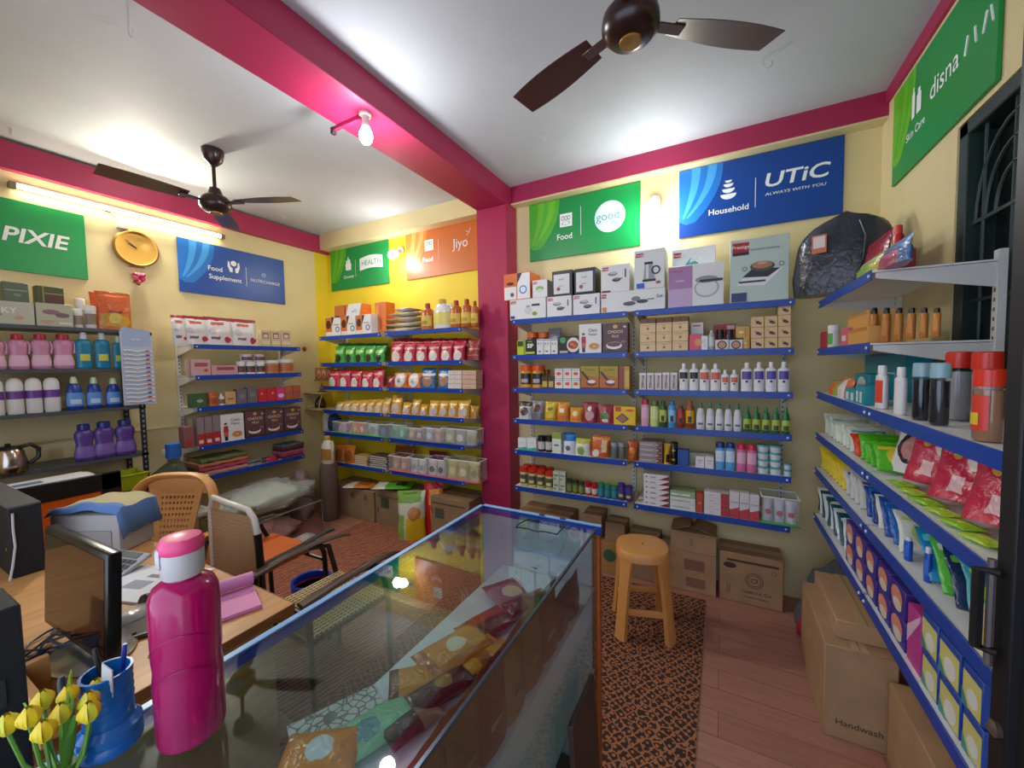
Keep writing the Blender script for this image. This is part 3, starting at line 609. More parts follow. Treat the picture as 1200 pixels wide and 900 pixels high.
e.put('box', 'juicer_box', 'orange and white appliance box with blue circle', 'box', 590.5, 622, 320, d=.18, zb=TOPA, col='#d96a2c', art=[('r', .02, .02, .48, .5, '#e6e2dc'), ('r', .52, .02, .98, .98, '#e6e6e6'), ('c', .73, .36, .14, '#2a7cc0'), ('c', .73, .36, .10, '#dfe8ee'), ('c', .25, .62, .14, '#3a1d12', .05), ('c', .32, .2, .07, '#55585c'), ('p', [(.52, .98), (.52, .6), (.7, .98)], '#2c2c2e')])
e.put('box', 'chopper_box', 'small white box showing a green chopper', 'box', 624, 641.5, 328, d=.12, zb=TOPA, col=WB, art=logo(.05, .78, .28)+[('c', .5, .5, .27, '#86b060', .16), ('c', .5, .42, .2, '#c5d8b0', .1)])
for i, (x0, x1, y) in enumerate([(647, 671, 317), (673, 698.5, 314)]):
    w_ = e.put('box', 'tiffin_box', 'boxed black rimmed lunch tin, upper row', 'lunch box', x0, x1, y, d=.16, zb=TOPZ, key=['left', 'right'][i], bev=.02, col='#26282a', art=[('r', .08, .08, .86, .86, '#d4d6d6'), ('t', .45, .66, .12, 'steel', '#5b5d5f'), ('t', .45, .4, .09, 'lunch', '#5b5d5f'), ('c', .32, .28, .09, '#a04038')])
e.put('box', 'cookware_box', 'white box showing a pan and lid, upper row', 'box', 704, 738, 310, d=.20, zb=TOPD, col=WB, art=logo(.05)+pan(.42, .66)+[('r', .84, .5, .88, .8, GR), ('r', .03, .0, .34, .07, '#7a2a2c')])
e.put('box', 'kettle_box', 'white box showing an electric kettle', 'box', 743, 779, 292, d=.18, zb=TOPD, col=WB, art=logo(.05, .82, .26, .1)+[('p', [(.30, .22), (.70, .22), (.62, .64), (.36, .64)], '#9a9ea2'), ('r', .40, .26, .48, .62, '#d5d8da'), ('r', .28, .18, .72, .24, '#28282a'), ('o', .72, .46, .15, .05, '#28282a'), ('r', .34, .62, .62, .68, '#28282a'), ('r', .08, .02, .34, .15, '#2a62b8'), ('c', .8, .14, .08, '#a85840', .05)])
f = F_[0]
f.put('box', 'iron_box', 'white box showing a green electric iron', 'box', 787, 838, 290, d=.10, inset=.13, col=WB, art=logo(.04, .86, .18, .08)+[('p', [(.25, .62), (.68, .62), (.62, .74), (.44, .84), (.30, .72)], '#4ea392'), ('p', [(.42, .76), (.62, .80), (.6, .84), (.44, .82)], '#d0d8d6')])
f.put('box', 'cookware_box', 'purple and white box showing a pressure cooker', 'box', 782.5, 848.5, 309.5, d=.11, col=WB, art=[('r', 0, .0, .45, .98, '#a87ba8'), ('r', 0, 0, .45, .45, '#c0a4c6'), ('t', .14, .88, .1, 'Prestige', '#c04050'), ('c', .70, .42, .22, '#a9adb1', .18), ('c', .70, .42, .19, '#dadcde', .15), ('c', .70, .62, .20, '#8f9498', .07), ('r', .58, .56, .98, .62, '#2c2c30'), ('t', .22, .64, .07, 'cooker', '#efe6f2')])
f.put('box', 'induction_cooktop_box', 'large pale green box showing an induction cooktop', 'box', 854.5, 924.5, 278, d=.16, col='#bccdc4', art=[('r', .04, .80, .33, .95, '#b0242c'), ('t', .185, .88, .075, 'Prestige', '#f2e6e4', .01), ('r', .04, .75, .33, .80, '#2a2a2c'), ('p', [(.12, .28), (.60, .25), (.90, .50), (.40, .54)], '#e4e6e6'), ('p', [(.22, .40), (.66, .38), (.86, .50), (.40, .53)], '#2c2c30'), ('c', .56, .55, .21, '#4c4a48', .10), ('c', .56, .57, .17, '#b07c60', .07), ('c', .56, .60, .08, '#cfa088', .03), ('r', .16, .31, .62, .34, '#3a3a3e'), ('o', .26, .53, .045, .012, '#555'+'555'), ('o', .88, .56, .045, .012, '#555555'), ('r', .03, .02, .30, .16, '#28386c'), ('t', .6, .82, .05, 'Induction Cooktop', '#6f8078')])
s = E_[1]
s.put('box', 'health_drink_box', 'yellow and lime packet beside the black box', 'packet', 606, 614, 399, d=.05, col='#b8c832', art=[('r', .1, .6, .9, .95, '#2a4a20')])
s.put('box', 'drink_mix_box', 'black box lettered SIP in white', 'box', 614.5, 628, 398, d=.07, col='#1b1d1c', art=[('t', .52, .58, .36, 'SIP', '#f2f2ee', .03), ('r', .1, .08, .9, .2, '#c8cc50'), ('t', .5, .86, .12, 'SUPER', '#b9c46a'), ('r', .0, .0, .12, 1, '#8fae3a')])
for i, (x0, x1) in enumerate([(616, 628), (630, 641)]): s.put('jar', 'spread_jar', 'jar with orange lid behind the black box', 'jar', x0, x1, 389, inset=.10, col='#7a3020', cap='#d8621e', key=i)
s.put('pouch', 'grey_pouch', 'silver grey pouch behind three small boxes', 'pouch', 640, 655, 384, d=.04, inset=.10, col='#8d8f98', art=[('r', .2, .4, .8, .6, '#5c3a60')])
s.row('box', 'medicine_box', 'small white box with red blossom print', 'box', split(629, 654, 3, .5), 397, d=.05, col=WB, art=[('t', .5, .68, .2, 'K.V.', '#33333a', .01), ('c', .45, .2, .22, '#b04a50', .12), ('r', .06, .9, .94, .96, '#8a8a90')])
s.put('box', 'ready_meal_box', 'black box showing a bowl of red curry', 'box', 655, 678.5, 394, d=.05, col='#23231f', art=[('c', .20, .78, .15, '#4f9a58', .15), ('c', .72, .50, .32, '#e0dccf', .44*.8), ('c', .72, .50, .26, '#a5432a', .2), ('c', .66, .54, .08, '#d88a54', .06), ('c', .80, .44, .08, '#c9783c', .06), ('r', .04, .06, .45, .18, '#b9b9a8')])
def woman_box(sh, x0, x1, yt, **k): return sh.put('box', 'cereal_box', 'white cereal box with woman in red and bowl', 'box', x0, x1, yt, d=.06, col='#e2e1dc', art=[('c', .2, .66, .07, '#6a4534', .055), ('p', [(.1, .36), (.32, .36), (.30, .58), (.12, .58)], '#a9363c'), ('p', [(.12, .2), (.30, .2), (.31, .36), (.11, .36)], '#c75a58'), ('r', .14, .04, .28, .2, '#2b2c33'), ('t', .62, .78, .16, 'Oats', '#3f6460'), ('t', .62, .64, .12, 'Flakes', '#3f6460'), ('c', .68, .24, .24, '#d3a25e', .15), ('c', .68, .24, .17, '#b9824c', .10), ('c', .68, .24, .06, '#e6c48c', .04)], **k)
def choco_box(sh, desc, x0, x1, yt, **k): return sh.put('box', 'cereal_box', desc, 'box', x0, x1, yt, d=.06, col='#5e4044', art=[('c', .5, .88, .10, '#d9a43c', .08), ('t', .5, .70, .14, 'CHOCO', '#e6cfa6', .012), ('t', .5, .55, .11, 'FILLS', '#e6cfa6', .012), ('c', .45, .24, .32, '#e4e0da', .15), ('c', .45, .28, .27, '#5b3328', .09), ('c', .38, .30, .06, '#93583a', .04), ('c', .55, .28, .06, '#7d4a32', .04), ('c', .82, .36, .1, '#8a6a6e', .05), ('c', .88, .86, .06, '#c8c4c4', .045), ('p', [(0, 0), (1, 0), (1, .1), (.6, .05), (.3, .12), (0, .06)], '#3f2a30')], **k)
woman_box(s, 678.5, 705, 379.5); choco_box(s, 'dark brown cereal box with gold badge', 706.5, 736, 378.5)
s = E_[2]
s.row('jar', 'honey_jar', 'yellow jar with orange lid and dark label', 'jar', [(608, 621), (621.5, 635)], 428, col='#d59a2a', cap='#d4501c', lab='#33302c', lab2='#b8a8b0')
s.put('jar', 'small_jar', 'small dark yellow jar behind small boxes', 'jar', 635, 643, 433, inset=.10, col='#a86a1c', cap='#8c4c18')
s.row('box', 'spice_box', 'small brown box with yellow label', 'box', split(635, 649.5, 2, .3), 441, d=.05, col='#4a3324', art=[('r', .1, .1, .9, .6, '#c7ac52')])
for r_ in range(2):
    zb = s.z+.0006+r_*.072
    for i, (x0, x1) in enumerate(split(650, 680, 3, .4)): s.put('box', 'soap_box', 'white box with orange oval', 'box', x0, x1, 441, d=.06, zb=zb, hmax=.0705, key=['lower row', 'upper row'][r_], col='#e2ddd6', art=[('c', .5, .48, .3, '#d9582e', .2), ('r', .05, .8, .95, .88, '#b9b2aa')])
s.row('box', 'corn_flakes_box', 'olive gold box with pouring milk picture', 'box', [(680.5, 702), (702.5, 724.5)], 429, d=.07, col='#a89226', art=[('p', [(0, 0), (1, 0), (1, .5), (0, .65)], '#b86a22'), ('t', .5, .84, .11, 'Corn Flakes', '#4a3c18', .004, .8), ('c', .58, .26, .28, '#7c2f1c', .16), ('c', .60, .32, .22, '#e9e4da', .09), ('p', [(.0, .75), (.12, .78), (.5, .42), (.38, .38)], '#3f2418'), ('r', 0, 0, 1, .07, '#6b2a1c')])
s.put('box', 'corn_flakes_box', 'gold and red box at right end', 'box', 725, 738, 429, d=.10, col='#b98a2c', art=[('r', 0, 0, .5, 1, '#8c3a1e'), ('r', .55, .1, .95, .8, '#c9a94a')])
s = E_[3]
for x0, x1, y, c, desc, a in [(606.5, 621.5, 471, '#c9c6c4', 'white and black snack pouch', [('c', .5, .45, .3, '#4a3c3c'), ('r', 0, .8, 1, 1, '#3c3230')]), (621, 636, 469, '#8b8488', 'grey coffee pouch with round brown seal', [('c', .5, .58, .28, '#5c2a22'), ('r', 0, 0, 1, .3, '#6c6870')]),
    (636.5, 650.5, 471, '#d7b621', 'bright yellow snack pouch', [('r', .25, .55, .75, .7, '#7c6a20'), ('r', 0, 0, 1, .1, '#b8922a')]), (651, 665, 471, '#d98c2a', 'orange yellow snack pouch', [('r', .3, .45, .7, .65, '#f0e2c0'), ('r', 0, .0, 1, .25, '#cf6f24')]),
    (666.5, 681, 478, '#d9962e', 'short orange snack pouch', [('r', .2, .08, .8, .35, '#e8742a'), ('c', .5, .6, .2, '#f0d090')]), (681.5, 699, 472, '#96303c', 'maroon sweets pouch', [('c', .5, .35, .3, '#c89aa0'), ('c', .5, .7, .14, '#e8dcdc')]), (700, 718, 475, '#9a3440', 'maroon pouch showing green leaves', [('c', .45, .4, .3, '#5d7a44'), ('r', .3, .1, .7, .25, '#d9d0c4')])]:
    s.put('pouch', 'snack_pouch', desc, 'pouch', x0, x1, y, col=c, art=a)
s.put('box', 'wafer_box', 'bright yellow box showing chocolate wafers', 'box', 719, 745, 476.5, d=.05, col='#e6bf1c', art=[('r', .08, .72, .34, .98, '#c0392b'), ('p', [(.08, .34), (.40, .64), (.72, .34), (.42, .08)], '#7a4034'), ('p', [(.16, .34), (.40, .56), (.62, .34), (.42, .14)], '#a46a58'), ('c', .74, .8, .2, '#d3571c', .05)])
s = E_[4]
s.row('box', 'cream_box', 'small white box with teal base', 'box', [(607, 617), (617.5, 628.5)], 513.5, d=.05, col='#dfe6e4', art=[('p', [(0, 0), (1, 0), (1, .3), (0, .15)], '#47a89a'), ('t', .5, .62, .14, 'care', '#6aa29c')])
s.row('jar', 'hair_cream_jar', 'black lidded jar with white label', 'jar', [(629, 637.5), (638, 646)], 511, col='#26221f', cap='#1a1817', lab='#cfcac2')
s.put('box', 'tea_box', 'tall white box with green top', 'box', 647, 657.5, 507.5, d=.05, col='#dfe3da', art=[('r', 0, .72, 1, 1, '#8dae3c'), ('c', .5, .4, .3, '#7a8a80', .12)])
s.put('pouch', 'baby_food_pouch', 'white pouch with bright blue top', 'pouch', 658.5, 673, 508, col='#d8dfe4', art=[('r', 0, .66, 1, 1, '#2a78c0'), ('c', .5, .3, .2, '#5c6870')])
s.put('pouch', 'detergent_pouch', 'white pouch with yellow green top', 'pouch', 672.5, 690.5, 514.5, col='#dcded2', art=[('r', 0, .75, 1, 1, '#b7b428'), ('c', .45, .3, .26, '#8aa04c')])
s.put('pouch', 'snack_pouch', 'tall orange snack pouch', 'pouch', 691.5, 713, 511, col='#c65a20', art=[('r', .6, .25, .88, .85, '#dfc088'), ('r', 0, .8, 1, .95, '#d88a3c'), ('c', .3, .2, .2, '#e2d8cc')])
s.row('jar', 'snack_jar', 'clear jar of white sweets, silver lid', 'jar', [(715, 723.5), (724, 732)], 519, col='#d4dada', clear=True, cap='#9a9a9c', fill='#a7a39f')
s.put('pouch', 'snack_pouch', 'small dark orange pouch at right end', 'pouch', 734, 747, 517, col='#a4501e', art=[('c', .5, .5, .3, '#c97a30')])
s = E_[5]
s.row('jar', 'malt_jar', 'yellow jar with red lid, front row', 'jar', split(607.5, 648, 4, .4), [548, 550, 551.5, 553.5], col='#c9c079', cap='#c8301e', lab='#59564a', lab2='#d8cf8a')
s.row('jar', 'malt_jar', 'yellow jar with red lid, back row', 'jar', split(612, 648, 4, .4), [545, 546, 547, 549], inset=.09, col='#c9c079', cap='#c8301e')
for r_ in range(2): 
    for i, (x0, x1) in enumerate(split(648, 663, 2, .4)): s.put('box', 'tablet_box', 'small pale box with green text', 'box', x0, x1, 548, d=.04, zb=s.z+.0006+r_*.0735, hmax=.072, key=['lower row', 'upper row'][r_], col='#c6cbb8', art=[('r', .15, .55, .85, .7, '#5c7c58'), ('r', .1, .15, .5, .4, '#8aa07c')])
s.row('jar', 'spice_jar', 'small green jar with dark lid', 'jar', split(663.5, 684.5, 3, .5), [562, 563, 565], col='#4c5a2e', cap='#2f3c22', lab='#7a8a44')
s.row('tub', 'red_tub', 'small red tub with white patch', 'tub', [(685, 692), (692.5, 700)], [565, 567], col='#c4222c', cap='#a81a24', lab='#d8d2ce')
s.row('jar', 'drink_tin', 'blue jar with bright green lid', 'jar', split(700, 723.5, 3, .4), [566, 568, 570], col='#1d5ca8', cap='#1f8f52', lab='#2f8a8c')
s.row('jar', 'drink_tin', 'purple jar with yellow badge', 'jar', split(723.5, 741, 2, .4), [567, 570], col='#43307c', cap='#3d2a78', lab='#3b3a8c', lab2='#d9b832')
s = F_[1]
for r_ in range(3):
    for i, (x0, x1) in enumerate(split(750, 807, 3, .5)): s.put('box', 'cream_carton', 'flat cream box, left stack', 'box', x0, x1, 400, d=.12, zb=s.z+.0006+r_*.0605, hmax=.0595, key=['lowest row', 'middle row', 'top row'][r_], col='#dcbf8c', art=[('c', .5, .42, .08, '#7c5434', .08), ('r', .06, .80, .94, .84, '#a88554'), ('t', .5, .70, .14, 'cream', '#8c6a44')])
for i, (x0, x1) in enumerate(split(750, 807, 3, .5)): s.put('box', 'cream_carton', 'brown topped cream box, back of stack', 'box', x0, x1, 374, d=.10, inset=.14, hmax=.225, col='#a87848', art=[('c', .5, .92, .08, '#7c5434', .06)])
s.put('box', 'makeup_box', 'coral pink box with gold circle', 'box', 807.5, 821, 392, d=.05, col='#d8506a', art=[('c', .8, .5, .34, '#d9944c', .34)])
s.put('box', 'makeup_box', 'small white box above pink box', 'box', 809, 824, 378, d=.06, zb=s.z+.0006, inset=.075, col='#d9d6d2', art=[('r', .2, .86, .8, .92, '#c05060')])
s.put('box', 'cream_box', 'slim plain white box', 'box', 821.5, 829.5, 393.5, d=.04, col='#e4e4e0', art=[('r', .3, .2, .7, .8, '#d0d4d2')])
s.put('slim', 'serum_bottle', 'slim grey bottle with silver cap', 'bottle', 830, 837.5, 387, col='#9fa6a4', cap='#b9bdbd', lab='#c9cdc9')
s.row('box', 'compact_box', 'white square box with dark ringed powder', 'box', [(838, 854), (854.5, 870.5)], 398, d=.04, col='#d6d2ca', art=[('c', .5, .48, .36, '#2a2626'), ('c', .5, .48, .27, '#b98a6c')])
s.put('box', 'makeup_box', 'long red box behind compacts', 'box', 836, 862, 380, d=.04, inset=.16, col='#b8242c', art=[('r', .6, .8, .95, .95, '#d9b8b4')])
s.row('jar', 'nail_polish_bottle', 'small dark jar behind the compacts', 'jar', [(839, 848), (850, 859)], 386, inset=.08, col='#3a3438', cap='#1c1a1c')
for r_ in range(2): s.put('box', 'gold_box', 'small gold patterned box', 'box', 862 if r_ else 871, 878.5, 398, d=.05, zb=s.z+.0006+r_*.068, inset=.012 if not r_ else .06, hmax=.067, key=['lower', 'upper'][r_], col='#c9a04c', art=[('c', .4, .5, .2, '#e6cf90', .12), ('r', .6, .1, .9, .9, '#b88834')])
for r_ in range(4):
    for i, (x0, x1) in enumerate(split(880, 927.5, 3, .4)):
        if r_ == 3 and i < 2: continue
        s.put('box', 'face_cream_box', 'black printed cream box', 'box', x0, x1, 400, d=.12, zb=s.z+.0006+r_*.061, hmax=.060, key=['lowest row', 'second row up', 'third row up', 'topmost'][r_], col='#d8b684', art=[('c', .52, .45, .16, '#2c2622', .14), ('c', .68, .36, .13, '#3c3430', .12), ('c', .36, .62, .08, '#b08a58', .1)])
s = F_[2]
s.row('box', 'cream_tube_box', 'slim silver pink striped box', 'box', split(749, 794.5, 5, .8), [437, 437, 437, 436.5, 436.5], d=.04, col='#c9c4c0', art=[('p', [(.3, .1), (.5, .1), (.7, .9), (.5, .9)], '#8a6460'), ('p', [(.65, .1), (.75, .1), (.45, .9), (.35, .9)], '#a88480'), ('r', 0, .86, 1, 1, '#ddd8d4')])
s.row('oval', 'lotion_bottle', 'tall white bottle with black label', 'bottle', [(795.5, 806.5), (807.3, 818.5)], 426, col='#e6e6e4', cap='#e9e9e7', lab='#e0e0de', lab2=None)
s.row('oval', 'lotion_bottle', 'tall white bottle with orange label', 'bottle', [(819.3, 831.5), (832.2, 844.5)], 426, col='#e6e6e4', cap='#e9e9e7', lab='#e0e0de')
s.row('oval', 'lotion_bottle', 'short white bottle with orange label', 'bottle', [(844.8, 854.3), (855.2, 865.4)], 433.5, col='#e6e6e4', cap='#e9e9e7', lab='#e0e0de')
s.row('oval', 'lotion_bottle', 'broad white bottle with violet label', 'bottle', [(868, 881.8), (882.8, 896), (896.7, 910.6), (911.3, 925.6)], [425, 424.5, 424, 424], col='#e6e6e4', cap='#e9e9e7', lab='#e0e0de')
def front_label(o, w_, col, z0, z1, dotc=None):   # printed panel on the bottle's curved face
    body = [c for c in o.children if c.name.startswith('body')][0]; bb = [v.co for v in body.data.vertices]; r = max(v.x for v in bb); h = max(v.z for v in bb)/.815; ry = max(v.y for v in bb)
    b = MB(); k = 8; z0 *= h; z1 *= h
    vs = []; fs = []
    for j in (z0, z1):
        for i in range(k+1): a = PI*1.5+(i/k-.5)*w_; vs.append((r*1.02*math.cos(a), ry*1.04*math.sin(a)-.0006, j))
    fs = [(i, i+1, k+2+i, k+1+i) for i in range(k)]; b.add(vs, fs, M(col, .4))
    if dotc: b.disc(0, z0-.07*h, r*.26, -ry*1.06-.001, -ry*1.06, M(dotc, .4), n=12)
    b.build('printed_panel', o)
for key, col, wd, z0, z1 in (('tall white bottle with black label', '#2a2e30', 1.9, .44, .68), ('tall white bottle with orange label', '#d3654a', 1.9, .42, .68), ('short white bottle with orange label', '#d3654a', 1.6, .42, .66), ('broad white bottle with violet label', '#5a4a9c', 1.9, .42, .70)):
    for o, _, _ in s.items[key]: front_label(o, wd, col, z0, z1, '#3a3a40')
s = F_[3]
for x0, x1, y, c, cap, lab, desc, kd in [(751, 760.5, 468, '#d9a0b4', '#b02438', '#e0b0c4', 'pink bottle with red cap', 'broad'), (761.5, 771.5, 470, '#c3d27c', '#5a6a2c', '#cfdc90', 'pale green bottle with dark cap', 'broad'), (772, 781, 470, '#2e5c30', '#2c5a34', '#b9c65a', 'dark green bottle with yellow label', 'slim'), (782.5, 792, 470, '#4a94c8', '#2a78b4', '#8cc0e0', 'light blue bottle with blue cap', 'slim'), (793, 802, 475, '#8c3024', '#7c2c20', '#b8402c', 'reddish brown bottle', 'slim'), (803, 813.5, 470, '#8a4a1a', '#a4582a', '#e0a628', 'amber bottle with yellow label', 'slim')]:
    o = s.put(kd, 'shampoo_bottle', desc, 'bottle', x0, x1, y, col=c, cap=cap, lab=lab)
    if kd == 'slim': front_label(o, .8, '#1e1c20', .22, .44)
s.row('drop', 'lotion_bottle', 'silver white tapered bottle, green cap', 'bottle', [(815.5, 826), (826.8, 837.2), (837.7, 848), (848.3, 858.5), (859, 869.5)], [472, 472.5, 473, 473, 473.5], col='#ced2d2', cap='#3f7c5c', lab='#d8dcdc')
for o, _, _ in s.items['silver white tapered bottle, green cap']: front_label(o, 1.2, '#6a6c6e', .18, .26)
s.row('drop', 'hair_oil_bottle', 'dark green bottle with lime label', 'bottle', [(870.5, 880.3), (881, 891.5), (892.5, 903), (904, 914.5), (915.5, 926.5)], [476.5, 477, 477.5, 477.5, 478], col='#1f6b38', cap='#2c8444', lab='#a8c04a')
for o, _, _ in s.items['dark green bottle with lime label']: front_label(o, 1.2, '#4a3c2c', .14, .32)
s = F_[4]
for r_ in range(4): s.put('box', 'toothbrush_pack', 'flat grey pack with brown end', 'packet', 749, 776, 540, d=.14, zb=s.z+.0006+r_*.034, hmax=.033, key=['lowest', 'second up', 'third up', 'topmost'][r_], col='#9a8f90', art=[('r', .76, .1, 1, .95, '#7a4038'), ('c', .80, .5, .04, '#d8d2cc', .03), ('r', .04, .4, .6, .55, '#c9c0c0')])
s.put('pouch', 'brush_pack', 'yellow and black hanging pack', 'packet', 777, 785, 521, col='#d8a42c', art=[('r', .4, .1, .9, .5, '#1c1c1e')])
s.put('pouch', 'brush_pack', 'black pack with yellow stripes', 'packet', 785.5, 793.5, 519, col='#1c1d20', art=[('r', .2, .2, .7, .28, '#c8962c'), ('r', .2, .6, .7, .66, '#c8962c')])
s.put('box', 'blue_box', 'plain blue upright box', 'box', 794, 807, 527, d=.05, col='#1c4a94')
s.row('box', 'cream_box', 'small white box with maroon lettering', 'box', [(815, 825.5), (826, 836.5)], [535, 535.5], d=.05, col='#dcdcd8', art=[('t', .5, .66, .16, 'cream', '#6c3048', .02), ('t', .5, .45, .12, 'fresh', '#8c4a5c', .01)])
s.put('box', 'cream_box', 'pale box behind two small white boxes', 'box', 808, 836, 531, d=.05, inset=.10, col='#b9b6a0')
s.row('broad', 'shampoo_bottle', 'white to blue bottle, navy cap', 'bottle', [(838, 849.3), (850, 861.3)], [518.5, 519], col='#5aa8dc', cap='#26307c', lab='#c9e0ee')
s.row('broad', 'shampoo_bottle', 'pink bottle with crimson cap', 'bottle', [(863, 874.3), (875, 886.8)], [520.5, 521.5], col='#d873a0', cap='#c82244', lab='#e8b4c8')
def tubs(sh, xs, n, hh, desc, c1, c2):
    for i, (x0, x1) in enumerate(xs):
        for r_ in range(n if isinstance(n, int) else n[i]): sh.put('tub', 'face_cream_tub', desc, 'tub', x0, x1, 540, zb=sh.z+.0006+r_*hh, hmax=hh-.0008, key=['lowest', 'second up', 'third up', 'topmost'][r_], col=c1, cap=c2)
tubs(s, [(887, 902), (901.5, 917)], 4, .042, 'white tub with teal lid', '#d9e2e0', '#58aeb0')
tubs(s, [(918.5, 928.5)], 2, .036, 'tiny pale blue tub', '#c4d8dc', '#5a9cb0')
s = F_[5]
for r_ in range(6): s.put('box', 'toothpaste_box', 'white toothpaste box with maroon end', 'box', 754, 784, 560, d=.13, zb=s.z+.0006+r_*.0345, hmax=.0335, key=['lowest', 'second up', 'third up', 'fourth up', 'fifth up', 'topmost'][r_], col='#dddcda', art=[('p', [(.62, .1), (1, .1), (1, .9)], '#7a2430'), ('t', .38, .5, .4, 'dental', '#3c3c44', .02), ('c', .12, .5, .035, '#a0303a', .03), ('s', 0, 1, 0, '#6c2a34')][:3])
for r_ in range(3): s.put('box', 'toothpaste_box', 'white flat box with green tint', 'box', 785, 815, 560, d=.12, zb=s.z+.0006+r_*.040, hmax=.039, key=['lowest', 'middle', 'topmost'][r_], col='#d9dcd4' if r_ < 2 else '#8fae78', art=[('r', .05, .3, .8, .6, '#e6e6e2' if r_ == 2 else '#b9c4b4'), ('t', .4, .48, .3, 'dental', '#4c7a52')])
s.put('box', 'cream_box', 'small orange red box', 'box', 816, 823.5, 578, d=.05, col='#b3482a', art=[('c', .5, .5, .3, '#d98a6a', .2)])
for r_ in range(4): s.put('box', 'soap_box', 'white box with red end panel', 'box', 825, 854, 560, d=.10, zb=s.z+.0006+r_*.0345, hmax=.0335, key=['lowest', 'second up', 'third up', 'topmost'][r_], col='#dcd8d6', art=[('r', .68, 0, 1, 1, '#b03440'), ('t', .3, .5, .3, 'clean', '#8a6a6c', .01)])
s.row('box', 'cream_box', 'upright white box with red base', 'box', split(854.5, 890, 3, .4), [576, 577.5, 580], d=.05, col='#d9d4d4', art=[('p', [(0, 0), (1, 0), (1, .42), (0, .30)], '#c23a48'), ('t', .5, .6, .12, 'white', '#8c7c80')])
# corner bay and bay left of the column
s = C_[0]
for i, (x0, x1) in enumerate([(382, 399.5), (400, 417), (417.5, 435)]): s.put('box', 'water_purifier_box', 'orange, black and white box, lower row', 'box', x0, x1, 371-i*1.2, d=.14, col='#dcdad6', art=[('r', 0, 0, .42, .98, '#c8692e'), ('c', .2, .6, .16, '#3c2018', .2), ('r', 0, 0, .42, .22, '#d8d2cc'), ('t', .80, .32, .4, 'O', '#2a5c9c', .02), ('p', [(.42, .98), (.42, .5), (.6, .98)], '#2a2a2c'), ('r', .55, .55, .9, .6, '#8c8c90')])
zt = C_[0].z+s.pos(400, 417, 371)[2]+.001
s.put('box', 'water_purifier_box', 'orange box, upper row left', 'box', 392, 404, 358, d=.10, zb=zt, col='#b8622a')
s.put('box', 'water_purifier_box', 'white fronted orange box, upper row', 'box', 405, 424, 356, d=.12, zb=zt, col='#d8722c', art=[('p', [(0, 0), (.85, 0), (1, 1), (.2, 1)], '#d9dadc'), ('t', .55, .4, .34, 'e-O', '#2a5c9c', .01)])
s.put('box', 'water_purifier_box', 'tall orange box, right of the row', 'box', 440, 453, 354, d=.12, inset=.10, col='#d8722c', art=[('r', .1, .1, .3, .9, '#e08a44'), ('r', .45, .1, .6, .9, '#c8622a')])
s = D_[0]
k_ = 0
for r_ in range(5):
    dz = .045; x0, x1 = [(441, 489), (444, 491), (447, 490), (450, 488), (458, 478)][r_]
    ctr, w_, _ = s.pos(x0, x1, 380, depth=.2)
    lay(['crumpled white flour bag, lowest in stack left of oil bottles', 'crumpled white flour bag, second up in its stack', 'crumpled white flour bag, third up in its stack', 'crumpled white flour bag, fourth up in its stack', 'crumpled white flour bag topping its stack on upper shelf'][r_], 'flour_bag', ctr.x, ctr.y+.02, s.z+r_*.046, .19, w_, .040, '#cdbfae', [('r', .6, 0, 1, .5, '#b08c6c'), ('r', 0, .3, .5, .6, '#e0d8cc')], PI/2, 'bag', 0, 'flour bags on top shelf')
s.put('round', 'oil_bottle', 'amber oil bottle beside the flour bags', 'bottle', 490.5, 503, 354.5, col='#b8642c', cap='#a83a1c', lab='#d9bc50', lab2='#b88a2c')
s.put('can', 'oil_can', 'white oil can with yellow label', 'bottle', 504, 524, 349.5, col='#e0dfd6', cap='#c9a43c', lab='#dccf6a', handle=True)
s.row('round', 'oil_bottle', 'amber oil bottle in right hand trio', 'bottle', [(524.5, 537), (537.5, 549.5), (550, 558.5)], [351, 349.5, 352], col='#b8642c', cap='#a83a1c', lab='#d9bc50', lab2='#b88a2c')
def prow(sh, xs, ys, desc, c, art, n='pouch', **k): return sh.row('pouch', n, desc, 'pouch', xs, ys, col=c, art=art, **k)
prow(C_[1], split(390, 449, 5, .6), 405, 'bright green pouch', '#3f9a3c', [('c', .5, .25, .28, '#2c3420'), ('r', .1, .55, .9, .75, '#8cc86c')], 'tea_pouch')
prow(C_[1], split(393, 451, 4), 402, 'dark green pouch in back row', '#2c7a34', [], 'tea_pouch', inset=.10)
prow(D_[1], split(456, 543, 6, .6), [400, 400, 400, 399.5, 399, 398.5], 'red and white pouch', '#b4283c', [('c', .5, .25, .34, '#ddd0cc'), ('r', .1, .62, .9, .72, '#d8a0a4')], 'detergent_pouch')
prow(D_[1], split(458, 548, 6), 396, 'red pouch in back row', '#a42034', [], 'detergent_pouch', inset=.10)
prow(D_[1], [(546, 560)], 397, 'dark red pouch at right end', '#8f2c2c', [('r', 0, .2, 1, .26, '#c06a60'), ('r', 0, .5, 1, .56, '#c06a60')], 'detergent_pouch', thick=.05, inset=.03)
prow(C_[2], split(383, 448, 5, .6), [433, 433, 433.5, 435, 432], 'red and white pouch', '#bd2e42', [('c', .4, .22, .34, '#ddd4d0'), ('r', .1, .66, .9, .76, '#d8a0a4')], 'detergent_pouch')
prow(D_[2], [(451, 460)], 441, 'small dark red pouch', '#8c2030', [], 'detergent_pouch')
prow(D_[2], [(459.5, 475), (475.5, 491)], [437, 437.5], 'orange pouch with white disc', '#d2701e', [('c', .5, .52, .38, '#d9d6d4'), ('c', .5, .5, .14, '#8a8a90')], 'detergent_pouch')
prow(D_[2], [(491.5, 508), (511, 526)], [431, 431], 'blue pouch with brown oval', '#2c6a9c', [('c', .5, .38, .34, '#a87c64'), ('r', 0, .6, 1, .72, '#d6dadc')], 'detergent_pouch')
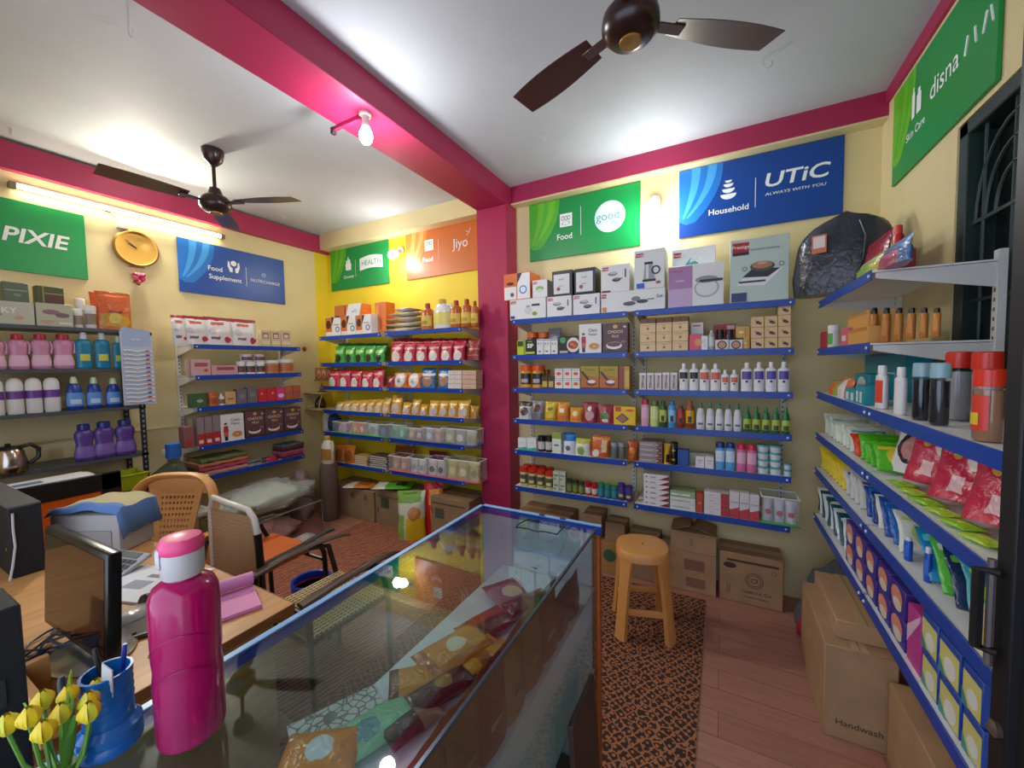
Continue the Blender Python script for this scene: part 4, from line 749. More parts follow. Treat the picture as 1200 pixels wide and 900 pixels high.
for r_ in range(4):
    for i, (x0, x1) in enumerate([(525, 541), (541.5, 558)]): D_[2].put('box', 'soap_box', 'pinkish white flat soap box', 'box', x0, x1, 450, d=.10, zb=D_[2].z+.0006+r_*.038, hmax=.037, key=['lowest', 'second up', 'third up', 'topmost'][r_], col='#cfae98' if i else '#d8ccc4', art=[('t', .5, .5, .3, 'soap', '#a86a5c'), ('r', 0, .1, 1, .16, '#c08a78')])
s = C_[3]; prow(s, split(391, 455, 7, .2), [471, 470, 469.5, 469, 468.5, 468, 466], 'yellow snack pouch', '#c79a3e', [('c', .5, .25, .35, '#d0c0b4'), ('r', .1, .6, .9, .7, '#e4c878')], 'snack_pouch', lean=.25)
s = D_[3]; prow(s, [(456, 468), (469, 479), (480, 490), (490, 499), (500, 512), (512, 523), (523, 534), (534, 548)], [464, 472, 468, 474, 469, 469, 468, 468], 'golden snack pouch', '#c9982c', [('c', .5, .3, .36, '#c4b0b0'), ('r', .1, .66, .9, .76, '#ecd27c')], 'snack_pouch', lean=.2)
prow(s, [(549, 559)], 476, 'golden brown pouch seen edge on', '#a87c34', [], 'snack_pouch')
s = C_[5]; prow(s, [(390, 401), (402, 413)], [521, 522], 'dark orange snack pouch', '#b46a20', [('c', .5, .4, .4, '#8c4c18')], 'snack_pouch', lean=.1)
# clear plastic boxes with coloured bases
def clear_tray(sh, desc, x0, x1, yt, base, packs, d=.14, tint='#f6fafa'):
    ctr, w_, h = sh.pos(x0, x1, yt, depth=d, inset=-.012)
    ctr.z += .0005
    t = thing('plastic_tray', None, None, ctr, sh.rz)
    b = MB(); h *= .9; m = M('#e8eef0', .15, 'milky'); ctr.z += .003; t.location.z += .003
    for x in (-1, 1): b.box(min(x*w_/2, x*w_/2-x*.003), max(x*w_/2, x*w_/2-x*.003), -d/2, d/2, .008, h, m)
    for y in (-1, 1): b.box(-w_/2+.003, w_/2-.003, min(y*d/2, y*d/2-y*.003), max(y*d/2, y*d/2-y*.003), .008, h, m)
    b.build('clear_wall', t)
    b = MB(); b.box(-w_/2-.004, w_/2+.004, -d/2-.004, d/2+.004, 0, .008, M(base, .4), .002); b.build('coloured_base', t)
    b = MB()
    for x in (-1, 1): b.box(x*w_/2-.004, x*w_/2+.004, -d/2-.004, d/2+.004, h, h+.005, M(tint, .2), .002)
    for y in (-1, 1): b.box(-w_/2, w_/2, y*d/2-.004, y*d/2+.004, h, h+.005, M(tint, .2), .002)
    b.build('rim', t)
    t['category'] = 'tray'; REG.append((t, desc, sh, (x0+x1)/2, None)); sh.items.setdefault(desc, []).append((t, (x0+x1)/2, None))
    n = len(packs)
    for i, (c, c2) in enumerate(packs):
        pw = (w_-.012)/n; b = pouch_mb(pw*.98, min(.05, d*.3), h*(.8+.12*random.random()), c, [('c', .5, .4, .3, c2)], random.random()*9, 0, .002)
        o = b.build('small_packet', sharp=75); sg = Vector((0, -d/2+.045, .009)); sg.rotate(t.rotation_euler); o.location = ctr+Vector((-w_/2+.006+pw*(i+.5), 0, 0))+sg
        tag(o, f'{["left","middle","right","rightmost"][i] if n>1 else "single"} packet in the {desc}, {sh.ph}', 'packet', 'packets in clear trays')
G1, PK = '#39a04c', '#c85a78'
clear_tray(C_[4], 'clear tray with green base', 390, 408, 494, G1, [('#8c5a7c', '#b9a0b0')])
clear_tray(C_[4], 'clear tray with orange packets', 408.5, 426, 494, G1, [('#c4805c', '#d8a890'), ('#b97454', '#d8b8a8')])
clear_tray(C_[4], 'wide clear tray with blue packets', 426.5, 453.5, 496, G1, [('#aab6b4', '#7a8c8c'), ('#2f4a64', '#4c6c88')])
clear_tray(D_[4], 'clear tray of green packets', 454.5, 473.5, 497, '#3a66a0', [('#5a9a80', '#3c8462'), ('#64a888', '#a0c4b0')])
clear_tray(D_[4], 'clear tray of tan packets', 474.5, 494, 501, '#7a6c90', [('#a89078', '#c8b098'), ('#8c8078', '#c0b4ac')])
clear_tray(D_[4], 'clear tray of pinkish packets', 494.5, 516.5, 501, '#7a6c90', [('#9ca0a8', '#c8ccd0'), ('#b48878', '#c8a498')])
clear_tray(D_[4], 'widest clear tray of mixed packets', 517, 557, 502, '#3a5aa0', [('#a09c7c', '#c8c4a0'), ('#8c8c84', '#d0ccc0'), ('#a8a48c', '#8a866c')])
clear_tray(D_[5], 'pink based tray of salmon packets', 455.5, 476.5, 534, PK, [('#b08070', '#c49c8c'), ('#a87868', '#c8a090')])
clear_tray(D_[5], 'pink based tray of white packets', 477, 497.5, 536, PK, [('#b4b8b8', '#8c9494'), ('#c4c6c4', '#9aa0a0')])
clear_tray(D_[5], 'pink based tray of monochrome packets', 498, 520, 537, PK, [('#c0bcbc', '#2c2c30'), ('#b4b0b0', '#3c3c40')])
clear_tray(D_[5], 'pink based tray of yellow packets', 520.5, 561, 538, PK, [('#b4a85c', '#cfc88c'), ('#a8a060', '#d8d0a0'), ('#b8ac64', '#8c8450')])
D_[5].put('pouch', 'snack_pouch', 'brown pouch sticking up behind salmon tray', 'pouch', 460, 482, 524, inset=.14, col='#8c4c20')
D_[5].put('pouch', 'snack_pouch', 'maroon pouch sticking up behind white tray', 'pouch', 500, 520, 530, inset=.16, col='#7a2030')
D_[5].put('pouch', 'snack_pouch', 'yellow pouch sticking up behind last tray', 'pouch', 530, 556, 533, inset=.16, col='#c9b83c')
clear_tray(F_[5], 'clear tray on bright green base', 892, 937, 582, '#36b04a', [('#b8b4bc', '#b03038'), ('#c0bcc4', '#b03038'), ('#c4c0c8', '#a82c34')], d=.16)
for x0, x1, c, n, desc in [(415, 431, '#b58a4c', 5, 'flat golden packet'), (432, 456, '#4a4044', 6, 'flat black and white packet')]:
    for r_ in range(n): C_[5].put('box', 'flat_packet', desc, 'packet', x0, x1, 540, d=.13, zb=C_[5].z+.0006+r_*.019, hmax=.018, rot=.06*math.sin(r_*2.3), key=['lowest', 'second up', 'third up', 'fourth up', 'fifth up', 'topmost'][r_ if r_ < n-1 else 5], col=c, art=[('r', .05, .25, .9, .75, '#cfc8b8')])
# left wall bay
s = B_[0]
prow(s, [(205, 222), (219, 247.5), (244, 275), (275, 304)], [369, 370, 371.5, 374], 'white pouch with maroon top seal', '#d5d1d0', [('r', 0, .93, 1, 1, '#8c2438'), ('r', .2, .72, .7, .82, '#b06058'), ('c', .2, .48, .14, '#b9b4b4'), ('r', .15, .2, .5, .3, '#7c5a5c'), ('c', .78, .2, .14, '#a83040')], 'diaper_pouch', thick=.06)
s.row('box', 'tea_box', 'small cream box with arched picture', 'box', split(306, 342, 3, .4), [387, 387.5, 387.5], d=.06, col='#cdb994', art=[('r', .2, .5, .8, .85, '#9c6a48'), ('r', .3, .55, .7, .75, '#d8ccc0'), ('r', .1, .15, .9, .35, '#e0d2a8')])
s = B_[1]
s.put('box', 'sweet_box', 'pink box with red label panel', 'box', 224, 247.5, 421, d=.10, col='#c8a0a0', art=[('r', .2, .55, .85, .78, '#a8504c'), ('p', [(.6, .32), (.75, .2), (.9, .32), (.75, .44)], '#b8542c')])
s.put('box', 'sweet_box', 'lower pink box with red label', 'box', 248, 279.5, 428, d=.10, col='#c4989a', art=[('r', .2, .5, .85, .82, '#a04c4c')])
s.row('jar', 'supplement_jar', 'white jar with black and red label', 'jar', [(280, 289.5), (290, 302), (302.5, 313)], 423.5, col='#d8d5d2', cap='#e2e0dd', lab='#4a4648', lab2='#8c3a3c')
for i, (x0, x1) in enumerate([(285, 298.5), (300.5, 312)]): s.put('jar', 'supplement_jar', 'white jar stacked on lower jars', 'jar', x0, x1, 415, zb=s.z+s.pos(290, 302, 423.5)[2]+.001, col='#d8d5d2', cap='#c8c4c0', lab='#6a4448')
s.row('jar', 'supplement_jar', 'wide white and tan jar', 'jar', [(314, 330.5), (331, 347.5)], [422, 421], col='#b98a60', cap='#e0dedb', lab='#b06a38')
s = B_[2]
for x0, x1, y, c, desc, a in [(224, 243.5, 461, '#3c5c34', 'dark green box with pale emblem', [('c', .55, .45, .2, '#9aa890', .12)]), (264.5, 277, 459, '#c9a46c', 'tan upright box', [('r', .2, .4, .8, .5, '#8a5a34')]),
    (278, 290, 456, '#6c666a', 'grey mottled box, left one', [('c', .5, .5, .3, '#837c80', .25)]), (290.5, 302.5, 453.5, '#6c666a', 'grey mottled box, right one', [('c', .5, .5, .3, '#837c80', .25)]), (303, 313.3, 455, '#c02a2e', 'bright red box, left one', [('c', .4, .6, .12, '#e8a0a0')]), (313.7, 324, 454.5, '#c02a2e', 'bright red box, right one', [('c', .6, .6, .12, '#e8a0a0')]),
    (324.5, 334.5, 453.5, '#cf3a78', 'pink and white box', [('c', .5, .35, .35, '#e8c8d4', .25)]), (335, 343.8, 453, '#b8602c', 'orange brown box, left one', [('r', .1, .4, .9, .6, '#8c5a78')]), (344.2, 353, 452, '#b8602c', 'orange brown box, right one', [('r', .1, .4, .9, .6, '#8c5a78')])]:
    s.put('box', 'supplement_box', desc, 'box', x0, x1, y, d=.06, col=c, art=a)
s.put('jar', 'honey_jar', 'orange jar between green and tan boxes', 'jar', 245, 257.5, 460, col='#cf7420', cap='#c85c18', lab='#a84818')
s.put('round', 'tablet_bottle', 'tiny white bottle between jar and tan box', 'bottle', 258, 264.5, 461, col='#dcd8d0', cap='#e8e8e4', lab='#8c5c40')
s = B_[3]
s.put('box', 'clear_pack', 'reddish clear pack at left end', 'packet', 216, 228, 500, d=.08, col='#8a5a58', art=[('r', .2, .1, .8, .4, '#a83a3c')])
s.row('box', 'drink_box', 'clear topped box with red base', 'box', split(232, 260, 3, .6), [489, 488, 486], d=.07, col='#8c7c7c', art=[('r', 0, 0, 1, .42, '#b02a2c'), ('r', .2, .08, .8, .2, '#e0c8c0')])
woman_box(s, 259.5, 287, 485); 
for x0, x1, y in [(288.5, 311, 481), (311.5, 333, 479), (334, 353.5, 477)]: choco_box(s, 'brown cereal box with yellow badge', x0, x1, y)
s = B_[4]
CL = [('#6a7444', 235, 290), ('#c4764c', 232, 291), ('#b4485c', 233, 291), ('#c88a8c', 232, 291)]
def cloth(sh, x0, x1, zb, h, c, label, d=.2, w_=None):
    ctr, wd, _ = sh.pos(x0, x1, 540, zb=zb, depth=d); b = MB(); n = 14; vs = []; fs = []
    prof = [(-d/2, 0.1), (-d/2-.006, .5), (-d/2, .95), (-d/4, 1), (d/4, 1), (d/2, .95), (d/2, .1), (0, 0)]
    for i in range(n+1):
        x = (i/n-.5)*wd
        for j, (yy, zz) in enumerate(prof): vs.append((x, yy+.006*math.sin(i*1.7+j+zb*40), h*zz+.25*h*noise.noise(Vector((x*20, yy*9, zb*33)))*(zz > .3)))
    k = len(prof)
    for i in range(n):
        for j in range(k): fs.append((i*k+j, (i+1)*k+j, (i+1)*k+(j+1) % k, i*k+(j+1) % k))
    fs += [tuple(range(k)), tuple(reversed(range(n*k, n*k+k)))]; b.add(vs, fs, M(c, .85)); o = b.build('folded_cloth', sharp=60); o.location = ctr; o.rotation_euler = (0, 0, sh.rz); return tag(o, label, 'cloth', 'folded cloths on the left wall shelf')
for i, (c, x0, x1) in enumerate(reversed(CL)): cloth(s, x0, x1, s.z+.001+i*.034, .032, c, ['pale pink folded cloth lowest in the cloth pile', 'rose red folded cloth, second up in pile', 'orange folded cloth, third up in pile', 'olive green folded cloth topping the pile, left wall shelf'][i])
for i, c in enumerate(['#7a2c44', '#c04a6c', '#c46a80', '#3a2c30', '#7c3040', '#5a6a60']): cloth(s, 331, 356, s.z+.001+i*.021, .020, c, ['plum', 'hot pink', 'dusty pink', 'black', 'dark red', 'grey green'][i]+' folded cloth in right hand pile, bottom shelf left wall', d=.16)
s.put('pouch', 'sock_pack', 'grey and black small pack', 'packet', 292, 308, 540, col='#8c9090', art=[('r', 0, .5, 1, .8, '#2c2c30')])
s.put('pouch', 'sock_pack', 'dark pack with red centre', 'packet', 309, 329, 535, col='#3a2c34', art=[('c', .5, .3, .3, '#b02c48')])
# right wall
def R(sh, *a, **k): return sh.put(*a, **k)
g = GA[0]
g.put('box', 'gift_box', 'flat red box at near end', 'box', 1068, 1104, 308, d=.07, inset=.16, iso=True, col='#a82838', art=[('r', 0, .75, 1, .9, '#5a7a4c')])
g.put('box', 'gift_box', 'upright dark red box', 'box', 1052, 1066, 290, d=.04, inset=.10, iso=True, col='#a02430')
g.put('pouch', 'toy_pack', 'blue clear pack with red toys', 'packet', 1018, 1050, 286, inset=.02, col='#4a6c9c', art=[('c', .5, .3, .35, '#a8405c'), ('r', 0, .8, 1, 1, '#7a9cc0')], thick=.05)
g.put('pouch', 'snack_pack', 'pale green and yellow pack at shelf edge', 'packet', 996, 1020, 304, inset=.01, col='#b4b44c', art=[('c', .5, .4, .3, '#8ca83c'), ('r', 0, .7, 1, .85, '#dcd8a0')])
g.put('pouch', 'red_pack', 'dark red pack behind green pack', 'packet', 1000, 1024, 281, inset=.10, col='#9c2c3c', thick=.05)
g.put('slim', 'red_bottle', 'red topped bottle standing behind blue pack', 'bottle', 1044, 1062, 265, inset=.12, col='#c8242c', cap='#d84a3c', lab='#c9a080')
g = GA[1]
g.put('jar', 'cream_jar', 'white jar with green and pink label', 'jar', 970, 984, 381, col='#d8d4d0', cap='#d8d8d4', lab='#4f9c4c')
g.put('box', 'red_pack', 'small red packet', 'packet', 961, 969, 389, d=.05, col='#b83044')
g.put('box', 'pink_pack', 'pink and white box', 'box', 985, 992.5, 385, d=.06, col='#cf5a70', art=[('r', .2, .3, .8, .6, '#e8d0d0')])
for r_ in range(2): g.put('box', 'amber_box', 'tan carton with pointed lid', 'box', 993, 1017, 386, d=.10, inset=.01+.02*r_, zb=g.z+.0006+r_*.065, hmax=.063, key=['lower', 'upper'][r_], col='#d2984c', art=[('p', [(0, .8), (1, .8), (.9, 1), (.1, 1)], '#b87c34')])
for i, (x0, x1) in enumerate(split(1018, 1106, 6, 1)): g.put('slim', 'hair_oil_bottle', 'amber bottle with black cap', 'bottle', x0, x1, 361, inset=.03, col='#b4702c', cap='#1a1512', lab='#c07a30')
def soft(sh, cols, xs, yt, d=.1, **k):
    pass
TEAL = '#1f8f9c'
g = GA[2]
g.put('pouch', 'leaf_pouch', 'green and orange pouch', 'pouch', 967, 976, 446, col='#8c9c3c', art=[('c', .5, .3, .3, '#d0642c')])
g.put('pouch', 'leaf_pouch', 'orange and white pouch', 'pouch', 977, 988, 443, col='#d06a34', art=[('c', .5, .3, .34, '#e0d4d0')])
for i, (x0, x1, y) in enumerate([(990, 1003, 455), (1002, 1012, 452)]): g.put('box', 'diaper_box', 'low teal box with white bottles print', 'box', x0, x1, y, d=.07, col=TEAL, art=[('r', .1, .1, .35, .7, '#d0dcdc'), ('r', .55, .1, .8, .7, '#d0dcdc')])
g.put('box', 'diaper_box', 'middle teal box with white print', 'box', 1001, 1018, 438, d=.08, inset=.10, col=TEAL, art=[('c', .5, .5, .3, '#d8e0e0', .2)])
g.put('box', 'diaper_box', 'tall teal box at the back', 'box', 1012, 1060, 416, d=.08, inset=.18, col=TEAL, art=[('r', .4, .3, .8, .6, '#c8d8dc')])
h_ = GB[0]
g.put('oval', 'handwash_bottle', 'white bottle with orange front label', 'bottle', 1026, 1053, 428, inset=.02, col='#dcdcda', cap='#e4e4e2', lab='#d8482a')
h_.put('oval', 'handwash_bottle', 'white pump bottle seen edge on', 'bottle', 1048, 1074, 430, inset=.02, col='#dcdcda', cap='#e4e4e2', lab='#e0e0dc')
for x0, x1, y, fill, lid, desc, lab in [(1068, 1091, 425, '#22242a', '#8fb4bc', 'clear jar of black pouches, pale blue lid', None), (1088, 1113, 425, '#2a2a30', '#8fb4bc', 'clear jar of dark pouches, pale blue lid', None), (1106, 1140, 412, '#b9b4b4', '#d4301e', 'tall clear jar, red lid, white sweets', None), (1136, 1174, 412, '#c9a8a4', '#d4301e', 'tall clear jar, red lid, pink sweets', None)]:
    h_.put('jar', 'sweet_jar', desc, 'jar', x0, x1, y, inset=.02 if x0 < 1100 else .10, col='#f6fafa', clear=True, cap=lid, fill=fill)
h_.put('jar', 'sweet_jar', 'nearest wide clear jar with red lid', 'jar', 1138, 1177, 432, inset=.008, col='#f6fafa', clear=True, cap='#d8341e', fill='#a8785c', lab='#cf3a2c', lab2='#d9bc2c')
def heap(sh, px0, px1, yt, n, cols, name, desc, cat, w_=.135, h=.125, th=.026, tilt=.78, arts=None, gap=.056):
    """soft packets standing in two leaning files along a right wall shelf, each resting on the next"""
    X = XRF+.02; y0 = at(px0, _row(px0, X, sh.z), 0, X).y; y1 = at(px1, _row(px1, X, sh.z), 0, X).y; y0 = min(y0, getattr(sh, 'lasty', 9)); sh.lasty = y1-.012; n = max(2, int((y0-y1)/gap))
    for file_, (x, nm) in enumerate(((XRF+.085, 'front file'), (XRF+.232, 'back file'))):
        for i in range(n):
            k = i+file_*2; col, c2 = cols[k % len(cols)]; hh = h*(.92+.16*random.random())
            b = pouch_mb(w_, th, hh, col, arts or [('c', .5, .45, .30, c2), ('r', .08, .74, .92, .84, c2)], random.random()*9, 0, .001, fine=True)
            o = b.build(name, sharp=75); o.rotation_euler = (-tilt*(.94+.10*random.random()), 0, (random.random()-.5)*.16-.08); o.location = (x, y0-(i+.5)*(y0-y1)/n, sh.z+.004+th/2*math.sin(tilt))
            ds = desc[k % len(desc)] if isinstance(desc, list) else desc; o['category'] = cat
            sh.items.setdefault(ds, []).append((o, i, nm))
g = GA[3]; h_ = GB[1]
heap(g, 966, 1000, 490, 9, [('#c8cfc0', '#5aa0a0'), ('#b8c4b4', '#c9b84c')], 'soft_packet', 'pale teal and white packet', 'packet', h=.12)
heap(g, 990, 1006, 515, 4, [('#d0401e', '#e06a2c')], 'soft_packet', 'bright red packet', 'packet', h=.10)
heap(g, 1000, 1032, 500, 12, [('#4cae1e', '#7ccc2c'), ('#58b82a', '#d8c43c')], 'soft_packet', 'vivid green packet', 'packet', h=.12, tilt=.8)
def fat_pouch(sh, x, y, w_, h, th, col, art, name, label, cat, rz, tilt, grp=None):
    b = pouch_mb(w_, th, h, col, art, y*7, 0, .004, fine=True); o = b.build(name, sharp=75); o.rotation_euler = (-tilt, 0, rz); o.location = (x, y, sh.z+.004+th/2*math.sin(tilt)); return tag(o, label, cat, grp)
fat_pouch(h_, .545, 1.715, .15, .165, .05, '#d8d4d4', [('c', .5, .55, .40, '#1c1c22'), ('c', .5, .55, .30, '#b9807c')], 'pad_pouch', 'white pouch with black edged oval picture on right wall shelf', 'pouch', -.95, .35)
for i, (y, q) in enumerate(((1.575, 'farthest'), (1.405, 'middle'), (1.235, 'nearest'))): fat_pouch(h_, .57, y, .20, .178, .075, '#c02a48', [('c', .5, .62, .13, '#d8c4c4'), ('r', .25, .12, .42, .38, '#dcb0b4'), ('c', .74, .30, .10, '#8c8c4c'), ('c', .24, .72, .07, '#d8a04c')], 'pad_pouch', q+' of three large glossy crimson pouches on right wall shelf', 'pouch', -.85, .30, 'crimson pouches, right wall')
fat_pouch(h_, .56, 1.075, .13, .165, .06, '#a8b4a4', [('c', .5, .4, .35, '#6c9c74')], 'clear_bag', 'milky bag with green contents beside the nearest crimson pouch', 'bag', -.8, .2)
for i in range(6):
    o = lay(f'lime green packet along the shelf edge under crimson pouches, {ORD[i]} from back', 'soft_packet', XRF+.038, 1.60-i*.085, h_.z+.001, .05, .075, .014, ['#8cc820', '#a8d02c'][i % 2], [('c', .5, .5, .2, '#c8d83c')], .25, grp='lime packets at shelf edge')
g = GA[4]; h_ = GB[2]
heap(g, 962, 990, 540, 9, [('#d0b81e', '#e0cc3c')], 'soft_packet', 'bright yellow packet', 'packet', h=.13)
heap(g, 985, 1012, 560, 7, [('#b9b8b4', '#40506c')], 'soft_packet', 'silver white packet', 'packet', h=.13)
heap(g, 1002, 1030, 590, 8, [('#1c4890', '#3f8cc0'), ('#16356c', '#5ca0c8')], 'soft_packet', 'deep blue packet', 'packet', h=.13)
heap(h_, 1020, 1062, 595, 10, [('#2464ac', '#9cc89c'), ('#d0d4c8', '#b8c46c'), ('#1e5098', '#58a8d0')], 'soft_packet', ['mid blue packet', 'white and yellow packet', 'blue packet with cyan oval'], 'packet', h=.14)
for i, (x0, x1) in enumerate([(1059, 1072), (1068, 1082), (1082, 1094)]): h_.put('slim', 'toilet_cleaner_bottle', 'blue bottle with white cap', 'bottle', x0, x1, [628, 634, 640][i], inset=.02+.05*(i % 2), col='#1c50b4', cap='#dcdcdc', lab='#3c6cc8')
heap(h_, 1080, 1146, 660, 20, [('#1c88b4', '#58c4d8'), ('#58b440', '#c8d8cc'), ('#122c50', '#64a848'), ('#3ca0a4', '#b4d83c'), ('#0f2340', '#2c5c84')], 'soft_packet', ['cyan packet', 'green and white packet', 'navy packet with green oval', 'teal and lime packet', 'dark navy packet'], 'packet', h=.15, w_=.12)
g = GA[5]; h_ = GB[3]
heap(g, 958, 992, 600, 12, [('#185058', '#d0d8d8'), ('#c8d0d0', '#1c6068')], 'soft_packet', ['dark teal packet with white', 'white packet with teal'], 'packet', h=.15)
for r_ in range(2):
    for i, (x0, x1) in enumerate([(991, 1001), (1002, 1013), (1014, 1026)]): g.put('box', 'detergent_bar', 'violet packet with cream oval', 'packet', x0, x1, 640, d=.12, zb=g.z+.0006+r_*.085, hmax=.083, key=['lower row', 'upper row'][r_], col='#3c2c84', art=[('c', .45, .55, .38, '#d88a74', .28), ('c', .5, .3, .3, '#d8ccb4', .16)])
    for i, (x0, x1) in enumerate([(1028, 1042), (1043, 1060)]): h_.put('box', 'detergent_bar', 'violet packet with cream oval', 'packet', x0, x1, 690, d=.12, zb=h_.z+.0006+r_*.085, hmax=.083, key=['lower row', 'upper row'][r_], col='#3c2c84', art=[('c', .45, .55, .38, '#d88a74', .28), ('c', .5, .3, .3, '#d8ccb4', .16)])
h_.put('box', 'detergent_box', 'magenta box beside the blue boxes', 'box', 1062, 1078, 712, d=.12, col='#b83c88', art=[('p', [(0, .3), (.9, .9), (.9, 1), (0, .6)], '#d8b4cc')])
for r_ in range(2):
    for i, (x0, x1) in enumerate([(1080, 1098), (1100, 1124), (1127, 1150)][:3 if r_ == 0 else 3]): h_.put('box', 'detergent_box', 'blue and yellow box', 'box', x0, x1, 760, d=.14, zb=h_.z+.0006+r_*.095, hmax=.093, key=['lower row', 'upper row'][r_], col='#24489c', art=[('r', .03, .05, .97, .82, '#cfc878'), ('c', .55, .35, .28, '#dcdcd4', .26), ('p', [(.0, .0), (.4, 0), (.0, .4)], '#3c8c84')])
GB[2].put('box', 'yellow_pack', 'yellow and cream box at near end', 'box', 1146, 1172, 715, d=.12, col='#cfc09c', art=[('r', 0, 0, 1, .45, '#e0bc1c')])
# ---- labels for everything on the shelves
for s_ in SHELVES:
    for desc, lst in s_.items.items():
        n = len(lst)
        if n == 1: lst[0][0]['label'] = f'{desc}, {s_.ph}'; continue
        keys = {}
        for it in lst: keys.setdefault(it[2] if isinstance(it[2], str) else '', []).append(it)
        for k_, its in keys.items():
            its.sort(key=lambda t: t[1])
            for i, it in enumerate(its):
                p = '' if len(its) == 1 else (ORD[i]+' from left' if len(its) > 2 else ['left one', 'right one'][i])
                q = ' '.join(x for x in (p, k_) if x); it[0]['label'] = f'{desc.rstrip(",")}, {q}, {s_.ph}'; it[0]['group'] = f'{desc.rstrip(",")}, {s_.ph}'
# ------------------------------------------------------------------ grey steel rack at the left
GREY = M('#4b4f55', .4); SLOT = M('#1d1f22', .45)
t = thing('steel_rack', 'grey slotted steel rack on left wall at picture\'s left edge', 'rack', (XL, .3, 0), PI/2)
RA = [1.772, 1.511, 1.25, .915]
for z in RA:
    b = MB(); b.box(-.20, .915, -.30, -.01, z-.022, z, GREY, .001); b.build('rack_shelf', t)
for x in (.895, -.19):
    for y in (-.298, -.02):
        b = MB(); b.box(x-.016, x+.016, y-.002, y+.002, 0, 1.775, SLOT); b.box(x+.013, x+.016, y, y+.03, 0, 1.775, SLOT)
        zz = .05
        while zz < 1.75: b.box(x-.004, x+.006, y-.0026, y-.0019, zz, zz+.016, M('#8c8f8c', .6)); zz += .036
        b.build('slotted_post', t)
A_ = [shelf('L', z, f'{n} shelf of grey rack') for z, n in zip(RA, ['top', 'second', 'third', 'fourth'])]
s = A_[0]
s.put('box', 'food_box', 'long glossy pale box with vegetables print, left one', 'box', -38, 42, 352, d=.12, col='#b9bda8', art=[('t', .6, .6, .35, 'KY', '#e6e6e0', .01), ('c', .75, .3, .08, '#c8a070', .05), ('c', .4, .4, .1, '#8aa070', .05)])
s.put('box', 'food_box', 'long glossy pale box with purple print, right one', 'box', 43, 87, 356, d=.12, col='#b6b89c', art=[('c', .4, .62, .25, '#8c6c74', .1), ('c', .7, .5, .2, '#7a5c64', .1), ('c', .3, .2, .2, '#c49a70', .06), ('r', .6, .1, .95, .2, '#d8d8cc')])
zt = s.z+s.pos(-38, 42, 352)[2]+.001; zt2 = s.z+s.pos(43, 87, 356)[2]+.001
s.put('box', 'glass_box', 'dark green glossy box stacked on the left food box', 'box', 4, 35, 331, d=.08, zb=zt, col='#5c6c58', art=[('r', .05, .55, .95, .62, '#8c9c84'), ('c', .55, .35, .16, '#7c8a78', .1)])
s.put('box', 'tea_box', 'dark olive and brown box stacked on pale box', 'box', 43, 76, 336, d=.07, zb=zt2, col='#4a5026', art=[('r', .3, .05, .96, .48, '#5c2c1c'), ('r', .3, .55, .96, .6, '#a89c50'), ('r', .22, 0, .27, 1, '#98904a')])
s.row('jar', 'supplement_bottle', 'white bottle with brown label', 'bottle', [(88, 99.5), (101, 116)], [362, 358], col='#dcdcd4', cap='#e6e6e0', lab='#8c7c68')
s.put('jar', 'supplement_bottle', 'white bottle behind the other two', 'bottle', 91, 103, 350, inset=.10, col='#dcdcd4', cap='#e6e6e0')
s.row('pouch', 'snack_pouch', 'orange pouch with yellow pasta picture', 'pouch', [(109, 150)], 343.5, inset=.07, col='#d0622c', art=[('r', .1, .1, .95, .4, '#b89030')], lean=.02)
s.put('pouch', 'snack_pouch', 'front orange pouch with yellow pasta picture and glossy top', 'pouch', 116, 157, 342, col='#d4642e', art=[('r', .08, .08, .92, .42, '#bf8f2c'), ('c', .5, .3, .2, '#d8c060'), ('r', .3, .44, .7, .5, '#8a3a24'), ('c', .8, .25, .15, '#e0a030')], lean=.02, thick=.06)
s = A_[1]
s.row('curvy', 'detergent_bottle', 'rose pink bottle with red cap', 'bottle', [(-18, 10), (11, 37), (38, 63), (64, 90)], [392, 391.5, 391.5, 391.5], col='#c88aa8', cap='#b02238', lab='#dcb4c8', handle=True)
s.row('oval', 'handwash_bottle', 'clear turquoise bottle with yellow label', 'bottle', [(91, 111), (113, 132), (134, 148)], [389.5, 390, 394], col='#1c84a4', cap='#c8d4d4', lab='#1b7c9c', lab2='#c9cf5c')
s = A_[2]
s.row('deo', 'fabric_softener_bottle', 'white domed bottle with purple band', 'bottle', [(-12, 8), (10, 31.5), (32.5, 53), (54, 74)], [443.5, 443, 442.5, 442], col='#d6d6d2', cap='#e0e0dc', lab='#6a3c90', band=(.42, .64))
s.row('drop', 'toilet_cleaner_bottle', 'dark blue bottle with pale blue label', 'bottle', [(79, 101), (103, 123), (126, 145)], [441.5, 442, 443], col='#1c3c94', cap='#c9dcae', lab='#5c94d4', lab2='#b8cce0')
s = A_[3]
s.row('curvy', 'softener_bottle', 'violet bottle with navy cap', 'bottle', [(89, 115), (112, 139), (137, 163)], [497, 494, 492], col='#5a3f8c', cap='#24307c', lab='#7c62a8')
for s_ in A_:
    for desc, lst in s_.items.items():
        lst.sort(key=lambda t: t[1])
        for i, it in enumerate(lst):
            it[0]['label'] = f'{desc}, {ORD[i]} from left, {s_.ph}' if len(lst) > 1 else f'{desc}, {s_.ph}'
            if len(lst) > 1: it[0]['group'] = f'{desc}s, {s_.ph}'
